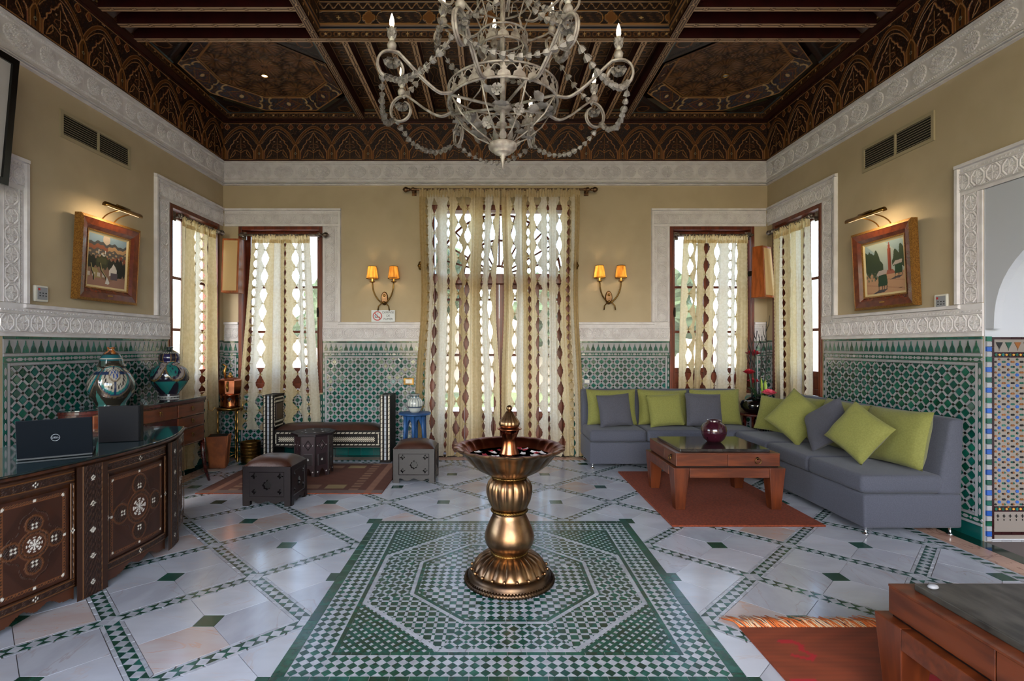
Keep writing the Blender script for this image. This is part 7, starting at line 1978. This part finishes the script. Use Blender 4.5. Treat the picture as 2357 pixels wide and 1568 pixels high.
def flowershape(r):
    b = MB()
    for ring, (cnt, ro, zt) in enumerate(((5, 1.0, .35), (5, .62, .7))):
        for q in range(cnt):
            a = 2 * PI * q / cnt + ring * .6; vs = []; n = 4
            for i in range(n + 1):
                for j in range(n + 1):
                    u, v = (i / n - .5) * 2, j / n; an = a + u * .62 * (1 - .2 * v); rr = r * ro * v
                    vs.append((rr * math.cos(an), rr * math.sin(an), r * zt * v * (1.2 - v * .5)))
            b.add(vs, [(i * (n + 1) + j, (i + 1) * (n + 1) + j, (i + 1) * (n + 1) + j + 1, i * (n + 1) + j + 1) for i in range(n) for j in range(n)], 0, True)
    b.sphere((0, 0, r * .3), r * .22, 8, 6)
    return b.mesh('metal_flower', CLF)
def cupshape():
    b = MB(); n = 5; vs = []                             # folded tulip-like cup of five sheet petals, mouth along +z
    for k in range(n):
        a0, a1 = 2 * PI * (k - .46) / n, 2 * PI * (k + .46) / n
        p = [(.006 * math.cos(a0), .006 * math.sin(a0), 0), (.006 * math.cos(a1), .006 * math.sin(a1), 0), (.020 * math.cos(a1), .020 * math.sin(a1), .014), (.020 * math.cos(a0), .020 * math.sin(a0), .014),
             (.026 * math.cos(a1), .026 * math.sin(a1), .036), (.026 * math.cos(a0), .026 * math.sin(a0), .036)]
        q = len(b.v); b.add(p, [(0, 1, 2, 3), (3, 2, 4, 5)])
    return b.mesh('tulip_cup', CLF)
LEAF, FLW, CUP = leafshape(.075, .024), flowershape(.034), cupshape()
def orient(loc, d, roll=0.0, s=1.0, axis='Z'):
    d = Vector(d).normalized(); q = d.to_track_quat(axis, 'Y' if axis == 'Z' else 'Z').to_matrix().to_4x4()
    return T(*loc) @ q @ RZ(roll) @ Matrix.Scale(s, 4)
def scroll_arm(a, R, zr, zt, r0, name, s=1.0):
    """S-shaped arm ending in a volute, built in the vertical plane at angle a"""
    ca, sa = math.cos(a), math.sin(a); pr = [(r0, zr), (r0 + (R - r0) * .22, zr - .018 * s), (r0 + (R - r0) * .48, zr + .03 * s), (r0 + (R - r0) * .74, zt - .045 * s), (R - .035 * s, zt - .002)]
    pr = smooth_prof(pr, 24)
    cxr, cz = R, zt - .085 * s
    for k in range(1, 27):
        an = PI / 2 + .25 - k * (1.55 * PI * 2) / 26 * .62; rad = .085 * s * (1 - .010 * k) if k < 18 else .085 * s * (.82 - .03 * (k - 18))
        pr.append((cxr + rad * math.cos(an), cz + rad * math.sin(an)))
    o = MB().tube([(x * ca - sa * .0065 * s, x * sa + ca * .0065 * s, z) for x, z in pr], .0068 * s, 8).build(name, CP, ch)
    MB().tube([(x * ca + sa * .0065 * s, x * sa - ca * .0065 * s, z) for x, z in pr], .0068 * s, 8).build('arm_bar', CP, o)
    return o, (R, zt)
def candle(a, R, z, parent, lit=True, s=1.0):
    x, y = R * math.cos(a), R * math.sin(a)
    MB().lathe([(.006, 0), (.022 * s, .012), (.026 * s, .030), (.018 * s, .046), (.008, .052)], 16, (x, y, z)).build('ball_socket', CP, parent)
    for k in range(6): link('cup_leaf', LEAF, parent, T(x, y, z + .05) @ RZ(k * PI / 3) @ Matrix.Rotation(.95, 4, 'X') @ Matrix.Scale(.95 * s, 4))
    MB().lathe([(.013, .05), (.013, .125), (.010, .128)], 12, (x, y, z)).build('candle_tube', 'candle', parent)
    MB().lathe([(.009, .128), (.0135, .145), (.012, .165), (.006, .188), (.0005, .202)], 12, (x, y, z)).build('flame_bulb', 'bulb', parent)
    if lit:
        g = lamp('candle_glow', 'POINT', (x, y, z + .155), (0, 0, 0), 1.1, (1, .84, .62), .014); g.parent = parent
ROT = math.radians(4)
tips = []
for k in range(8):
    a = k * PI / 4 + PI / 8 + ROT
    o, tip = scroll_arm(a, .672, 2.838, 2.985, .322, 'scroll_arm'); candle(a, .672, 2.985, o); tips.append((a, .672 + .05, 2.82))
    ca, sa = math.cos(a), math.sin(a)
    for q in range(7):
        b2 = 2 * PI * q / 7; link('bud_petal', CUP, o, orient((.672 * ca + .014 * math.cos(b2), .672 * sa + .014 * math.sin(b2), 2.93), (math.cos(b2) * .9, math.sin(b2) * .9, -.6), 0, .75))
utips = []
for k in range(6):
    a = k * PI / 3 + PI / 6 + .12; o, tip = scroll_arm(a, .40, 3.30, 3.40, .145, 'upper_scroll_arm', .8); candle(a, .40, 3.40, o, lit=False); utips.append((a, .42, 3.27))
def garland(p0, p1, sag, n, bulge=0.0, name='garland'):
    p0, p1 = Vector(p0), Vector(p1); pts = []
    for i in range(n + 1):
        t = i / n; p = p0.lerp(p1, t); k = 4 * t * (1 - t); p.z -= sag * k; rad = Vector((p.x, p.y, 0)).normalized(); p += rad * bulge * k; pts.append(p)
    g = MB().tube(pts, .0022, 5).build(name, CP, ch)
    rn = random.Random(int(1000 * (p0.x + 3 * p0.y + p1.x)))
    for i in range(1, n):
        d = pts[i + 1] - pts[i - 1]; s = rn.uniform(.68, .9)
        link('tulip_cup', CUP, g, orient(pts[i], d + Vector((rn.uniform(-.01, .01), rn.uniform(-.01, .01), rn.uniform(-.01, .01))), rn.uniform(0, 6), s))
for k in range(8):
    a0, r0_, z0_ = tips[k]; a1, r1_, z1_ = tips[(k + 1) % 8]
    garland((r0_ * math.cos(a0), r0_ * math.sin(a0), z0_ + .04), (r1_ * math.cos(a1), r1_ * math.sin(a1), z1_ + .04), .125, 14, .03)
for k in range(6):
    a0, r0_, z0_ = utips[k]; a1, r1_, z1_ = utips[(k + 1) % 6]
    garland((r0_ * math.cos(a0), r0_ * math.sin(a0), z0_), (r1_ * math.cos(a1), r1_ * math.sin(a1), z1_), .12, 11, .02)
    am = min(tips, key=lambda q: abs((q[0] - a0 + PI) % (2 * PI) - PI))
    garland((r0_ * math.cos(a0), r0_ * math.sin(a0), z0_), (.66 * math.cos(am[0]), .66 * math.sin(am[0]), 2.99), .06, 8, .03) if k % 2 == 0 else None
rn = random.Random(9)
for k in range(18):                                      # leaves and flowers on the basket wires
    a = rn.uniform(0, 2 * PI); t = rn.uniform(.08, .95); R = .31 - .22 * t; z = 2.82 - .19 * t ** .9
    link('basket_leaf', LEAF, ch, orient((R * math.cos(a), R * math.sin(a), z), (rn.uniform(-1, 1), rn.uniform(-1, 1), rn.uniform(-.2, .8)), rn.uniform(0, 6), rn.uniform(1.05, 1.4), 'Y'))
for k in range(12):
    a = 2 * PI * k / 12 + rn.uniform(-.15, .15); t = (.15, .5, .75)[k % 3]; R = .325 - .2 * t; z = 2.815 - .20 * t
    link('metal_flower', FLW, ch, orient((R * math.cos(a), R * math.sin(a), z), (math.cos(a), math.sin(a), -.5), rn.uniform(0, 6), rn.uniform(.85, 1.1)))
for k in range(8):
    a = k * PI / 4; link('bowl_leaf', LEAF, ch, orient((.05 * math.cos(a), .05 * math.sin(a), 2.60), (math.cos(a) * .6, math.sin(a) * .6, .8), 0, .9, 'Y'))
